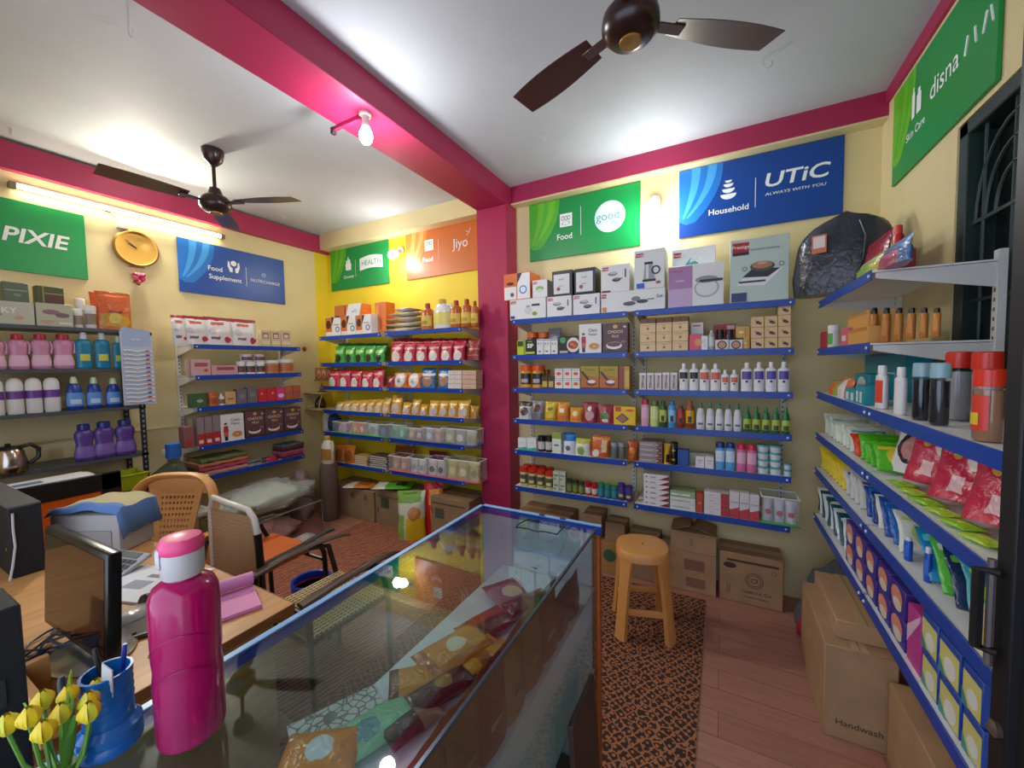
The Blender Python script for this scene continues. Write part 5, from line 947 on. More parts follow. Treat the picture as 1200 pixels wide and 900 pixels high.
# hanging card of toothbrushes at the rack end
t = thing('hanging_brush_card', 'long pale blue hanging card of toothbrushes on rack end', 'card', (XL+.33, 1.09, 1.26), PI/2)
b = MB(); b.box(0, .17, -.006, 0, 0, .50, M('#b9c6d4', .35)); b.prism([(0, .50), (.17, .48), (.17, .50), (.15, .51), (.02, .53)], -.006, 0, M('#9fb6d0', .35)); b.box(.01, .16, -.0066, -.006, .40, .50, M('#a4b8d4', .4)); b.text('oral', .08, .45, .03, -.0072, M('#e8ecf0'), .002); b.build('backing_card', t)
for k in range(13):
    z = .02+k*.029; q = MB(); q.tube([(.01+.15*i/8, -.014-.002*math.sin(i), z+.004*math.sin(i*1.3)) for i in range(9)], .006, M('#e2e2de', .3), 6); q.box(.125, .145, -.022, -.014, z-.004, z+.006, M(['#d8642c', '#c83c34', '#5c3c94'][k % 3], .4)); tag(q.build('toothbrush', t))
# shrine shelves at the corner
WOOD_P = M('#c0a070', .5, 'wood')
t = thing('shrine_shelf', 'small cream corner shelf with two tiers between the bays', 'shelf', (XL+.145, 2.66, 1.05))
for z in (0, .17): b = MB(); b.box(-.14, .10, -.06, .20, z, z+.014, M('#d8c490', .5), .004); b.build('tier', t)
for x in (-.12, .08): b = MB(); b.tube([(x, -.05, .0), (x-.02, -.02, .08), (x, .0, .17)], .006, M('#c8b480', .5), 6); b.build('side_bracket', t)
t = thing('picture_row', 'small wooden framed row of deity pictures above corner shelf', 'picture', (XL+.10, 2.70, 1.36))
b = MB(); b.box(-.02, .26, -.01, .01, 0, .13, M('#8a5c3c', .5), .002); b.build('frame', t)
b = MB()
for k in range(3): b.disc(.04+k*.08, .065, .030, -.0115, -.010, M('#c8936c', .5), .045); b.disc(.04+k*.08, .05, .016, -.0125, -.0115, M('#b03c30', .5), .022)
b.build('picture', t)
b = MB(); b.box(-.03, .27, -.02, .05, -.012, 0, M('#b08050', .5, 'wood')); b.build('ledge', t)
t = thing('idol', 'tiny brass idol on the upper corner tier', 'figurine', (XL+.165, 2.70, 1.235))
b = MB(); b.lathe([(.03, 0), (.034, .008), (.02, .02), (.024, .04), (.016, .055), (.008, .062), (.013, .075), (.008, .09), (.001, .095)], M('#b07c34', .35, metal=.7), 14); b.build('brass_body', t)
b = MB(); b.lathe([(.045, 0), (.045, .006)], BLACK, 16, c=(0, 0, 0)); b.build('tray', t)
t = thing('deity_frame', 'small dark picture frame on the lower corner tier', 'picture', (XL+.145, 2.69, 1.0655))
b = MB(); b.prism([(-.08, 0), (.08, 0), (.08, .05), (.05, .10), (0, .125), (-.05, .10), (-.08, .05)], -.008, .008, M('#2c1c18', .4)); b.build('frame', t)
b = MB(); b.disc(0, .065, .022, -.0095, -.008, M('#b08048', .4)); b.disc(-.04, .04, .016, -.0095, -.008, M('#8c7c8c', .4)); b.disc(.04, .04, .016, -.0095, -.008, M('#6c4c50', .4)); b.build('picture', t)
b = MB(); b.lathe([(.001, 0), (.022, .002), (.024, .008), (.016, .012), (.001, .013)], M('#a8403c', .5), 16, T=Matrix.Rotation(PI/2, 4, 'Y')); tag(b.build('wall_ornament', loc=(XL, 2.63, 1.69)), 'round red ornament on left wall near the corner', 'ornament')
# ------------------------------------------------------------------ cartons
def carton(label, x, y, z, w_, d, h, rz=0, col=None, marks=(), open_=False, group=None):
    t = thing('cardboard_carton', label, 'carton', (x, y, z), rz, group); c = col or CARD
    b = MB(); b.box(-w_/2, w_/2, -d/2, d/2, 0, h, c, .003); b.build('box_body', t)
    b = MB(); b.box(-w_/2-.001, w_/2+.001, -.025, .025, h, h+.0008, TAPE); b.box(-w_/2+.004, w_/2-.004, -.001, .001, h+.0006, h+.0014, M('#5a4430', .8)); b.build('tape_strip', t)
    if open_:
        for sx in (-1, 1): b = MB(); b.box(0, w_*.48, -d/2, d/2, 0, .003, c, 0, Matrix.Translation((-w_/2 if sx < 0 else w_/2, 0, h)) @ Matrix.Rotation((-.35 if sx < 0 else PI+.30), 4, 'Y')); b.build('flap', t)
    if marks:
        b = MB(); y0 = -d/2-.0008
        for m in marks:
            if m[0] == 'r': b.box(-w_/2+w_*m[1], -w_/2+w_*m[3], y0, y0+.0006, h*m[2], h*m[4], M(m[5], .7))
            if m[0] == 'o': b.ring(-w_/2+w_*m[1], h*m[2], m[3], m[4], y0, M(m[5], .7), sz=m[6] if len(m) > 6 else 1)
            if m[0] == 'c': b.disc(-w_/2+w_*m[1], h*m[2], m[3], y0, y0+.0006, M(m[4], .7), m[5] if len(m) > 5 else None)
            if m[0] == 't': b.text(m[4], -w_/2+w_*m[1], h*m[2], m[3], y0-.0003, M(m[5], .7), .006)
        b.build('printed_marks', t)
    return t
INK = '#5b4638'
carton('large carton with round logo on floor beneath the green tray', .165, 2.84, 0, .335, .20, .305, -.0, M('#a5825f', .8, 'card'), [('r', .12, .83, .93, .875, '#4a3626'), ('c', .17, .74, .035, '#3c2c22', .018), ('o', .56, .50, .048, .005, INK), ('o', .56, .50, .036, .004, INK), ('o', .56, .50, .02, .006, INK, .7), ('t', .60, .25, .026, 'HAMARA TEA', INK), ('t', .60, .15, .018, 'Premium Quality', INK), ('o', .86, .72, .012, .003, INK), ('r', .13, .16, .14, .36, INK), ('r', .165, .16, .175, .36, INK)])
carton('carton with maroon ink labels, lower of pair behind plastic stool', -.19, 2.83, 0, .34, .20, .26, 0, CARD, [('r', .45, .55, .80, .82, '#8a5a48'), ('r', .48, .12, .82, .36, '#8c5c4a')])
carton('open carton stacked on the one behind plastic stool', -.155, 2.83, .2605, .27, .20, .13, 0, CARD, [('r', .44, .35, .455, .72, '#9c4a3c'), ('r', .475, .35, .49, .72, '#9c4a3c')], True)
carton('carton at floor behind the plastic stool\'s left leg', -.47, 2.83, 0, .20, .2, .30, 0, CARD2)
carton('narrow carton standing upper left behind stool', -.665, 2.84, .2205, .14, .16, .13, 0, CARD2)
carton('carton with green round logo beside the counter\'s far corner', -.735, 2.82, 0, .28, .22, .22, 0, M('#a57c48', .8, 'card'), [('c', .66, .6, .045, '#3c5c3c')])
carton('tall plain carton under the bay right of column', -.83, 2.84, .2205, .14, .18, .17, 0, CARD)
carton('wide flat topped carton hard against the pink column', -1.20, 2.80, 0, .42, .26, .35, 0, M('#9a7458', .8, 'card'))
carton('carton with wide flaps under the corner bay, leftmost', -3.42, 2.78, 0, .28, .30, .30, 0, CARD2)
carton('carton with two rubbed labels, second from corner', -3.09, 2.76, 0, .36, .30, .30, 0, M('#8f7656', .8, 'card'), [('r', .1, .68, .25, .86, '#6a5a44'), ('r', .6, .68, .75, .86, '#6a5a44'), ('r', .50, 0, .51, 1, '#7a644a')])
carton('carton with dark green label behind the chip sacks', -2.60, 2.76, 0, .58, .30, .34, 0, M('#8a7256', .8, 'card'), [('r', .12, .50, .30, .78, '#46503c'), ('r', .05, .80, .9, .83, '#5c4c38'), ('r', .04, .35, .07, .5, '#46503c')])
carton('carton with dark label beside the pink column, left side', -2.02, 2.76, 0, .40, .30, .37, 0, M('#8c7050', .8, 'card'), [('r', .12, .50, .36, .74, '#4a4c40'), ('r', .03, .58, .06, .72, '#4a4c40'), ('r', .04, .84, .9, .87, '#4e3e2e')])
# right-hand cartons under the wall shelves
carton('tall carton under right wall shelves, nearest the aisle', .48, 2.15, 0, .50, .22, .375, -PI/2, CARD, ())
carton('smaller carton lying on the tall aisle carton', .515, 2.17, .376, .42, .20, .075, -PI/2, M('#b08c66', .8, 'card'))
carton('carton below near right shelves with dark printed words', .66, 1.69, 0, .40, .20, .30, -PI/2, CARD, ())
carton('low carton in front, under the near right shelves', .66, 1.30, 0, .30, .20, .16, -PI/2, CARD2)
for (x, y, z, txt, lab) in ((.49, 1.8992-.0015, .10, 'Handwash', None),):
    b = MB(); b.text(txt, 0, 0, .035, 0, M('#4a3a2e', .7), .008)
    pr = [o for o in scn.objects if o.get('label', '').startswith('tall carton under right wall')][0]; o = b.build('printed_marks', pr); o.rotation_euler = (0, 0, PI/2); o.location = (.2515, 0, .07)
t = thing('cloth_bundle', 'grey and red cloth bundle on floor in the right back corner', 'cloth', (.56, 2.66, 0))
b = MB(); vs = []; fs = []
for j in range(9):
    for i in range(16):
        a = 2*PI*i/16; v = j/8; r = math.cos(v*PI/2)**.6; q = Vector((math.cos(a)*r*.17, math.sin(a)*r*.15, .40*v)); nn = noise.noise(q*9); vs.append(q*(1+.25*nn))
for j in range(8):
    for i in range(16): fs.append((j*16+i, j*16+(i+1) % 16, (j+1)*16+(i+1) % 16, (j+1)*16+i))
b.add(vs, fs, M('#55575f', .85)); b.build('grey_cloth', t)
b = MB(); b.add([(v[0]*.7-.06, v[1]*.7-.10, max(0, v[2]*.72)) for v in vs], fs, M('#9c2830', .7)); b.build('red_cloth', t)
def rag(name, label, cat, loc, sx, sy, sz, mat, seed=0, rz=0, grp=None, n1=20, n2=44, amp=.26):
    b = MB(); vs = []; fs = []
    for j in range(n1+1):
        for i in range(n2):
            a = 2*PI*i/n2; v = j/n1; r = math.sin(PI*min(v+.12, 1)*.5+.0) if v < .5 else math.cos((v-.5)*PI)**.5
            r = (math.sin(PI*(.18+.82*v)))**.5 if v < 1 else 0.02
            q = Vector((math.cos(a)*r*sx, math.sin(a)*r*sy, sz*v)); nn = noise.noise(Vector((q.x*8+seed, q.y*8, q.z*10)))+.55*noise.noise(Vector((q.x*22+seed, q.y*22, q.z*26)))+.3*abs(noise.noise(Vector((q.x*45, q.y*45+seed, q.z*45)))); vs.append((q.x*(1+amp*nn), q.y*(1+amp*nn), max(0, q.z*(1+amp*.5*nn))))
    for j in range(n1):
        for i in range(n2): fs.append((j*n2+i, j*n2+(i+1) % n2, (j+1)*n2+(i+1) % n2, (j+1)*n2+i))
    fs.append(tuple(reversed(range(n2)))); b.add(vs, fs, mat); o = b.build(name, loc=loc, sharp=70); o.rotation_euler = (0, 0, rz); return tag(o, label, cat, grp)
rag('plastic_bag', 'crumpled clear plastic bag on floor under near right shelves', 'bag', (.50, 1.30, .0), .05, .06, .14, FILM, 3)
# sacks and packets on the left cartons
lay('orange snack packet lying on the carton second from corner', 'snack_packet', -3.13, 2.68, .301, .20, .34, .04, '#c07a30', [('r', 0, 0, 1, .3, '#d8d2c8'), ('c', .5, .6, .3, '#a4521c')], -1.2)
lay('bright green rice packet lying on the carton behind chip sacks', 'rice_packet', -2.72, 2.69, .343, .24, .36, .05, '#54a42c', [('r', 0, 0, 1, .3, '#cfd2c4'), ('r', .3, .6, .8, .85, '#2c3c2c')], -1.1)
def chips(label, px, py, w_, h, col, art, rz, lean):
    p = at(px, py, 2, 0); b = pouch_mb(w_, .11, h, col, art, px, lean, .03, fine=True); o = b.build('snack_sack', sharp=75); o.location = (p.x+.02, p.y-.12, .0065); o.rotation_euler = (0, 0, rz); return tag(o, label, 'bag', 'large snack sacks')
chips('white and yellow snack sack leaning against cartons', 492, 624, .24, .40, '#c9cdb4', [('r', .38, .0, 1, .42, '#d8b81e'), ('c', .62, .55, .24, '#c0782c'), ('r', 0, .8, .8, 1, '#7ca83c'), ('r', 0, .0, .2, .5, '#8cb04c')], .55, .12)
chips('tall red and orange snack sack beside white yellow sack', 517, 620, .17, .46, '#c0281e', [('r', .45, .1, 1, .5, '#e0961e'), ('r', .35, .6, 1, .88, '#e08a2c'), ('c', .7, .55, .14, '#a0522c')], .5, .03)
# big clear bags of goods by the left wall
t = thing('bundle_rack', 'low metal rod rack carrying wrapped bundles on the left floor', 'rack', (-3.42, 1.95, 0))
b = MB(); 
for y in (-.42, .30):
    b = MB(); b.tube([(-.25, y, 0), (-.25, y, .30), (.25, y, .30), (.25, y, 0)], .008, STEEL, 8); b.build('leg_frame', t)
b = MB()
for x in (-.25, 0, .25): b.tube([(x, -.42, .30), (x, .30, .30)], .007, STEEL, 8)
b.build('top_rods', t)
rag('wrapped_bundle', 'large clear wrapped bundle of pale green goods by left wall', 'bundle', (-3.45, 1.90, .312), .22, .36, .17, M('#a9bfa0', .3, 'crinkle'), 5)
wr = rag('plastic_wrap', None, None, (0, 0, 0), .245, .40, .21, FILM, 5); wr.parent = [o for o in scn.objects if o.name.startswith('wrapped_bundle')][0]
rag('wrapped_bundle', 'pinkish wrapped bundle standing in the corner by cartons', 'bundle', (-3.70, 2.40, .0), .12, .12, .48, M('#b49a94', .3, 'crinkle'), 8)
rag('wrapped_bundle', 'pink and orange wrapped bundle on floor below the rods', 'bundle', (-3.42, 1.88, .0), .17, .27, .22, M('#c09484', .3, 'crinkle'), 11)
rag('plastic_bag', 'small clear knotted bag on floor beside pink bundle', 'bag', (-3.06, 1.98, .0), .10, .13, .11, FILM, 14)
rag('plastic_bag', 'tall thin clear bag hanging beside the white jug', 'bag', (-3.70, 2.72, .62), .05, .05, .42, FILM, 17)
t = thing('oil_jug', 'white oil jug with handle and amber label near corner bay', 'jug', (-3.40, 2.50, .555)); bottle(t, 'can', .15, .27, '#d9d2bc', '#d8a43c', '#a87a34', handle=True)
b = MB(); b.lathe([(.075, 0), (.085, .02), (.085, .5), (.08, .553)], M('#6a5a4c', .7), 18); tag(b.build('storage_drum', loc=(-3.40, 2.50, 0)), 'dull brown drum carrying the white oil jug', 'drum')
rag('green_bag', 'dark blue and green bag on shelf at corner bay\'s left end', 'bag', (-3.58, 2.72, .832), .07, .07, .18, M('#1c3c6c', .5, 'crinkle'), 20)
# water jar behind the chair
p = at(208, 600, 0, -3.35)
t = thing('water_jar', 'large clear water jar with blue cap behind the yellow chair', 'water jar', (-3.45, 1.30, .47))
b = MB(); b.lathe([(.12, 0), (.135, .02), (.135, .10), (.128, .12), (.135, .14), (.135, .24), (.12, .30), (.07, .345), (.036, .37), (.034, .44)], M('#c4d0d0', .05, 'clear'), 28); b.build('body', t)
b = MB(); b.lathe([(.118, .004), (.130, .03), (.130, .22), (.0, .221)], M('#cfdedd', .05, 'clear'), 24); b.build('water', t)
b = MB(); b.lathe([(.044, .40), (.046, .43), (.044, .50), (.03, .505), (0, .505)], M('#2a62b4', .35), 22); b.box(-.046, .0, -.046, -.03, .43, .46, M('#d8dce0', .4)); b.build('cap', t)
t = thing('jar_stand', 'low white stand carrying the clear water jar', 'stand', (-3.45, 1.30, 0))
b = MB(); b.box(-.16, .16, -.16, .16, .44, .469, M('#c8c4b4', .5), .004); b.build('top_board', t)
for sx in (-1, 1):
    for sy in (-1, 1): b = MB(); b.box(sx*.14-.012, sx*.14+.012, sy*.14-.012, sy*.14+.012, 0, .44, M('#c8c4b4', .5)); b.build('leg', t)
# green basket and paper pile under rack, kettle
s = shelf('L', .60, '', front=XL+.34)
t = thing('side_cabinet', 'low brown cabinet under the grey rack holding papers', 'cabinet', (XL+.28, .62, 0), PI/2)
b = MB(); b.box(-.48, .50, -.24, .26, 0, .70, M('#5c4434', .5, 'wood'), .004); b.build('body', t)
for k in range(2): b = MB(); b.box(-.46+k*.48, .0+k*.48, -.252, -.241, .05, .66, M('#6a4e3c', .45, 'wood'), .003); d_ = b.build('door', t); b = MB(); b.tube([(.04+k*.1, -.256, .32), (.04+k*.1, -.27, .33), (.04+k*.1, -.27, .40), (.04+k*.1, -.256, .41)], .004, STEEL, 6); b.build('handle', d_)
t = thing('storage_basket', 'lime green basket below the violet bottles', 'basket', (-3.56, 1.03, .701), PI/2)
b = MB(); b.add([(x*(.13 if z else .12), y*(.10 if z else .09), z*.10) for z in (0, 1) for x, y in ((-1, -1), (1, -1), (1, 1), (-1, 1))]+[(x*.122, y*.092, .10) for x, y in ((-1, -1), (1, -1), (1, 1), (-1, 1))]+[(x*.112, y*.082, .006) for x, y in ((-1, -1), (1, -1), (1, 1), (-1, 1))], [(3, 2, 1, 0), (0, 1, 5, 4), (1, 2, 6, 5), (2, 3, 7, 6), (3, 0, 4, 7), (4, 5, 9, 8), (5, 6, 10, 9), (6, 7, 11, 10), (7, 4, 8, 11), (8, 9, 13, 12), (9, 10, 14, 13), (10, 11, 15, 14), (11, 8, 12, 15), (12, 13, 14, 15)], M('#a8b81c', .4)); b.build('basket_body', t)
b = MB(); b.box(-.14, .14, -.108, -.098, .094, .106, M('#b4c424', .4), .002); b.box(-.14, .14, .098, .108, .094, .106, M('#b4c424', .4), .002); b.build('rim', t)
t = thing('paper_pile', 'pile of white printed papers on a brown box, far left', 'papers', (-3.20, .66, .701), PI/2)
b = MB(); b.box(-.17, .16, -.13, .13, 0, .17, M('#6c5444', .7, 'card'), .004); b.build('box', t)
b = MB()
for k in range(9): b.box(-.18+.01*math.sin(k*3), .17+.01*math.cos(k*2), -.14, .14, .172+k*.0035, .174+k*.0035, M(['#c9d0d8', '#b4c0d0', '#d4d6d8'][k % 3], .5), 0, Matrix.Rotation(.05*math.sin(k*1.7), 4, 'Z'))
b.box(-.08, .10, -.10, -.05, .2045, .205, M('#6c7c9c', .6)); b.box(-.12, -.02, .0, .06, .2045, .205, M('#5a6a90', .6)); b.build('sheets', t)
t = thing('electric_kettle', 'steel kettle with black handle at far left under rack', 'kettle', (-3.62, .60, .919-.218+.217), PI/2)
b = MB(); b.lathe([(.066, 0), (.070, .01), (.072, .05), (.060, .12), (.052, .135)], M('#b4a89c', .2, metal=1), 24); b.build('steel_body', t)
b = MB(); b.lathe([(.053, .135), (.045, .148), (.01, .155), (.012, .168), (.001, .17)], BLACK, 20); b.build('lid', t)
b = MB(); b.tube([(.045, 0, .14), (.085, 0, .15), (.115, 0, .12), (.112, 0, .07), (.075, 0, .035)], .011, BLACK, 8); b.build('handle', t)
b = MB(); b.tube([(-.05, 0, .10), (-.08, 0, .13)], [.02, .012], STEEL, 8); b.build('spout', t)
# ------------------------------------------------------------------ plastic stool
PLY = M('#d89a56', .38)
sp = Vector((-.385, 2.235, 0)); t = thing('plastic_stool', 'peach plastic stool with scalloped round seat on dark mat', 'stool', (sp.x, sp.y, .0065), .30)
b = MB(); n = 48; vs = []; fs = []; SHh = .475
def scal(a): return 1+.05*math.cos(4*(a)+PI)-.03*abs(math.sin(2*a))**8
prof = [(.001, SHh+.0), (.06, SHh), (.125, SHh), (.140, SHh-.004), (.148, SHh-.016), (.150, SHh-.05), (.146, SHh-.05), (.143, SHh-.02), (.001, SHh-.012)]
for r, z in prof:
    for i in range(n): a = 2*PI*i/n; q = r*scal(a); vs.append((q*math.cos(a), q*math.sin(a), z))
for j in range(len(prof)-1):
    for i in range(n): fs.append((j*n+i, (j+1)*n+i, (j+1)*n+(i+1) % n, j*n+(i+1) % n))
b.add(vs, fs, PLY); b.disc(0, 0, .006, 0, .001, M('#6a4420', .6), T=Matrix.Translation((0, 0, SHh+.0015)) @ Matrix.Rotation(-PI/2, 4, 'X')); b.build('seat', t)
for k in range(4):
    a = PI/4+k*PI/2; b = MB(); T = Matrix.Rotation(a, 4, 'Z')
    vs = []; 
    for z, r, hw, th in ((0, .190, .032, .022), (.12, .176, .030, .020), (.30, .155, .032, .018), (.45, .135, .040, .014)):
        vs += [(r-th, -hw, z), (r+.004, -hw, z), (r+.010, 0, z), (r+.004, hw, z), (r-th, hw, z)]
    fs = []
    for j in range(3):
        for i in range(5): fs.append((j*5+i, j*5+(i+1) % 5, (j+1)*5+(i+1) % 5, (j+1)*5+i))
    fs += [(4, 3, 2, 1, 0), (15, 16, 17, 18, 19)]; b.add(vs, fs, PLY, T); b.build('leg', t)
for k in range(4):
    b = MB(); T = Matrix.Rotation(k*PI/2, 4, 'Z'); pts = [(.118+.0*i, -.105+.21*i/8, .155-.012*math.sin(PI*i/8)) for i in range(9)]
    b.box(.112, .128, -.11, .11, .13, .165, PLY, .003, T); b.build('stretcher', t)
# ------------------------------------------------------------------ glass counter
CX0_, CX1_, CY0, CY1, CZ = -.835, -.362, -.45, 1.290, .95
t = thing('glass_counter', 'long glass display counter with blue aluminium edging', 'counter', (0, 0, 0))
GL = M('#e6f0f0', .02, 'clear'); AL = M('#86b4e0', .3); ALD = M('#0a3aa8', .3); WD = M('#a8541c', .4, 'wood')
b = MB(); b.box(CX0_+.014, CX1_, CY0, CY1-.012, CZ-.008, CZ-.002, GL); b.build('top_glass', t)
b = MB(); b.box(CX1_-.006, CX1_-.001, CY0, CY1-.03, .10, CZ-.009, GL); b.build('front_glass', t)
b = MB(); b.box(CX0_+.004, CX0_+.008, CY0, CY1-.03, .10, CZ-.03, GL); b.build('back_glass', t)
for nm, (x0, x1, y0, y1) in {'left_edging': (CX0_, CX0_+.016, CY0, CY1), 'end_edging': (CX0_, CX1_+.008, CY1-.016, CY1)}.items():
    b = MB(); b.box(x0, x1, y0, y1, CZ-.004, CZ, AL, .001); b.box(x0, x1, y0, y1, CZ-.030, CZ-.0045, ALD, .001); b.build(nm, t)
b = MB(); b.box(CX1_-.005, CX1_+.001, CY0, CY1-.03, CZ-.0085, CZ-.0005, M('#50606a', .2, metal=.6)); b.build('steel_strip', t)
b = MB(); b.box(CX0_+.02, CX1_-.02, CY1-.026, CY1-.018, .0, CZ-.03, M('#cfcfd2', .35)); b.build('end_panel', t)
b = MB(); b.box(CX1_-.022, CX1_+.006, CY1-.022, CY1-.001, 0, CZ-.031, WD, .002); b.build('corner_post', t)
b = MB(); b.box(CX0_, CX0_+.022, CY1-.022, CY1-.001, 0, CZ-.031, M('#c9b070', .4), .002); b.build('corner_post', t)
b = MB(); b.box(-.725, -.372, CY0, CY1-.028, .735, .741, M('#cfd3d6', .3)); b.build('inner_shelf', t)
b = MB(); b.box(-.70, -.372, CY0, CY1-.028, .45, .456, M('#c2c2c2', .3)); b.build('inner_shelf', t)
b = MB(); b.box(CX0_+.01, CX1_-.008, CY0, CY1-.03, .06, .10, M('#3a3632', .4)); b.build('base_board', t)
b = MB(); b.box(CX0_, CX1_, CY0, CY1-.03, .0, .06, M('#6a3820', .4, 'wood')); b.build('plinth', t)
for x in (-.58, -.50): b = MB(); b.box(x, x+.02, CY1-.0165, CY1-.010, CZ-.0005, CZ+.004, M('#2a3c8c', .4)); b.build('edge_clip', t)
b = MB(); b.box(-.012, .012, -.28, .28, 0, .5, M('#3c2c24', .5), .002); b.box(-.014, -.010, -.25, .25, .03, .47, M('#55504a', .2)); o = b.build('framed_sheet'); o.location = (CX1_+.055, 1.02, .006); o.rotation_euler = (0, -.06, 0); o.scale = (.6, .35, 1.1); tag(o, 'dark framed sheet leaning beside counter\'s orange corner post', 'board')
# counter contents
cz = .7412
def inpack(label, name, px, py, w_, l, th, col, art, rz, z=cz, kind='lay'):
    p = at(px, py, 2, z+.01); return lay(label, name, p.x, p.y, z, w_, l, th, col, art, rz)
inpack('orange packet with maroon ends at the counter\'s far end', 'snack_packet', 625, 655, .11, .14, .02, '#e08a1c', [('r', 0, 0, 1, .16, '#5c1c34'), ('r', 0, .84, 1, 1, '#5c1c34'), ('c', .5, .5, .25, '#e8c890')], 1.2)
inpack('maroon clear wrapped packet with cream figure print', 'snack_packet', 596, 698, .12, .16, .02, '#9c6c78', [('c', .6, .5, .28, '#d8c4a4'), ('r', 0, .85, 1, 1, '#7c3c4c')], 1.0)
inpack('dark maroon packet leaning at the counter glass, middle', 'snack_packet', 618, 708, .07, .16, .03, '#5a1420', [('r', 0, .4, 1, .5, '#7c2434')], -.5)
inpack('red brown biscuit pack in the middle of counter shelf', 'biscuit_pack', 570, 735, .10, .16, .035, '#b03c1c', [('r', .6, 0, 1, 1, '#5c3020')], -.35)
inpack('orange yellow biscuit pack, larger of the counter pair', 'biscuit_pack', 535, 768, .12, .20, .04, '#d8861c', [('c', .5, .5, .22, '#e8d8b4'), ('r', 0, 0, 1, .1, '#a85818'), ('r', .85, 0, 1, 1, '#c06c18')], -.35)
inpack('small glossy orange biscuit pack with brown end', 'biscuit_pack', 487, 800, .09, .12, .03, '#d0861e', [('r', 0, 0, 1, .14, '#6c3c20')], -.8)
inpack('second glossy orange biscuit pack touching the front glass', 'biscuit_pack', 566, 778, .05, .18, .03, '#d8921e', [('r', 0, .4, 1, .6, '#a85c18')], -.3)
inpack('dark red and black wrapped packet by the front glass', 'snack_packet', 520, 812, .07, .16, .04, '#4c1820', [('c', .5, .5, .3, '#a87c3c'), ('r', 0, .8, 1, 1, '#1c1418')], -.4)
inpack('mint green packet with teal leaf print near front', 'snack_packet', 452, 845, .10, .20, .02, '#7cbc8c', [('c', .5, .3, .28, '#4c8c8c'), ('r', 0, .8, 1, 1, '#3ca06c')], -.35)
inpack('black ended packet beside the mint green packet', 'snack_packet', 485, 850, .06, .12, .03, '#3c2420', [('r', 0, .6, 1, 1, '#8c6c50')], -.3)
inpack('bright orange packet at counter shelf\'s near end', 'snack_packet', 375, 888, .11, .14, .03, '#e08420', [('c', .5, .5, .24, '#d8dcdc')], -.9)
t = thing('patterned_card', 'grey white leaf patterned card folded on the counter shelf', 'card', tuple(at(405, 850, 2, cz+.003)), -.45)
m = bpy.data.materials.new('leaf_print'); m.use_nodes = True; nt = m.node_tree; bs = nt.nodes['Principled BSDF']; v = nt.nodes.new('ShaderNodeTexVoronoi'); v.feature = 'DISTANCE_TO_EDGE'; v.inputs['Scale'].default_value = 55; r = nt.nodes.new('ShaderNodeValToRGB'); r.color_ramp.elements[0].color = (*lin('#5c5a54'), 1); r.color_ramp.elements[1].color = (*lin('#c8c8c4'), 1); r.color_ramp.elements[0].position = .02; r.color_ramp.elements[1].position = .12
tc = nt.nodes.new('ShaderNodeTexCoord'); nt.links.new(tc.outputs['Object'], v.inputs['Vector']); nt.links.new(v.outputs[0], r.inputs[0]); nt.links.new(r.outputs[0], bs.inputs['Base Color'])
for k in (0, 1): b = MB(); b.box(-.075+.077*k, .0+.077*k, -.10, .08, 0, .003, m, .0, Matrix.Rotation(.10 if k else -.06, 4, 'Y')); b.build('card_panel', t)
# maroon and brown packets standing behind the front glass on the middle shelf
for i in range(12):
    y = .06+i*.095; c, c2 = [('#8a5a38', '#a8784c'), ('#7a3c2c', '#b08060'), ('#96683c', '#6c3428'), ('#5c3040', '#8c6c7c')][[0, 2, 0, 0, 2, 0, 1, 2, 0, 1, 3, 3][i]]
    b = pouch_mb(.11, .03, .175 if i < 10 else .11, c, [('r', .3, .3, .7, .36, c2)], i*2.2, .02, .01); o = b.build('sweets_pouch', sharp=75); o.location = (CX1_-.034, y, .7415); o.rotation_euler = (0, 0, PI/2+.06*math.sin(i*2)); tag(o, f'brown wrapped pouch behind the front glass, {ORD[i]} from near end', 'pouch', 'pouches against the counter\'s front glass')
t = thing('eyeglasses', 'black half rim eyeglasses lying on the counter glass', 'eyeglasses', (-.505, 1.085, CZ+.0005), .06)
b = MB(); b.tube([(-.068, 0, .030), (-.05, -.006, .034), (-.02, -.006, .034), (-.008, -.004, .030), (.008, -.004, .030), (.02, -.006, .034), (.05, -.006, .034), (.068, 0, .030)], .0022, BLACK, 6); b.build('brow_bar', t)
for s_ in (-1, 1):
    b = MB(); b.tube([(s_*.068, 0, .030), (s_*.070, .02, .032), (s_*.066, .10, .020), (s_*.050, .125, .006), (s_*.035, .133, .003)], [.0022, .0020, .0020, .003, .003], BLACK, 6); b.build('temple', t)
    b = MB(); b.prism([(s_*(.036+.030*math.cos(a*PI/8))*1.0, .016+.0165*math.sin(a*PI/8)) for a in range(16)], -.006, -.005, M('#f4f8f8', .03, 'clear')); b.build('lens', t)
# pink bottle, pen holder and artificial tulips on the counter
t = thing('water_bottle', 'tall magenta water bottle with pink and white lid', 'bottle', (-.703, .268, CZ+.0005))
MG = bpy.data.materials.new('magenta_plastic'); MG.use_nodes = True; bs = MG.node_tree.nodes['Principled BSDF']; bs.inputs['Base Color'].default_value = (*lin('#c41468'), 1); bs.inputs['Roughness'].default_value = .15; bs.inputs['Transmission Weight'].default_value = .35; bs.inputs['Subsurface Weight'].default_value = 0
b = MB(); b.lathe([(.034, 0), (.040, .004), (.042, .012), (.042, .10), (.0405, .115), (.042, .13), (.0425, .205), (.0415, .220), (.037, .232), (.027, .240), (.022, .243), (.022, .247)], MG, 40)
b.build('body', t)
b = MB(); b.tube([(.0432*math.cos(a), .0432*math.sin(a), .10+.025*math.sin((a+1.6)*1.5)) for a in [-2.6+.15*k for k in range(22)]], .0007, MG, 5); b.tube([(.0432*math.cos(a), .0432*math.sin(a), .150+.025*math.sin((a+1.6)*1.5)) for a in [-2.6+.15*k for k in range(22)]], .0007, MG, 5); b.build('grip_lines', t)
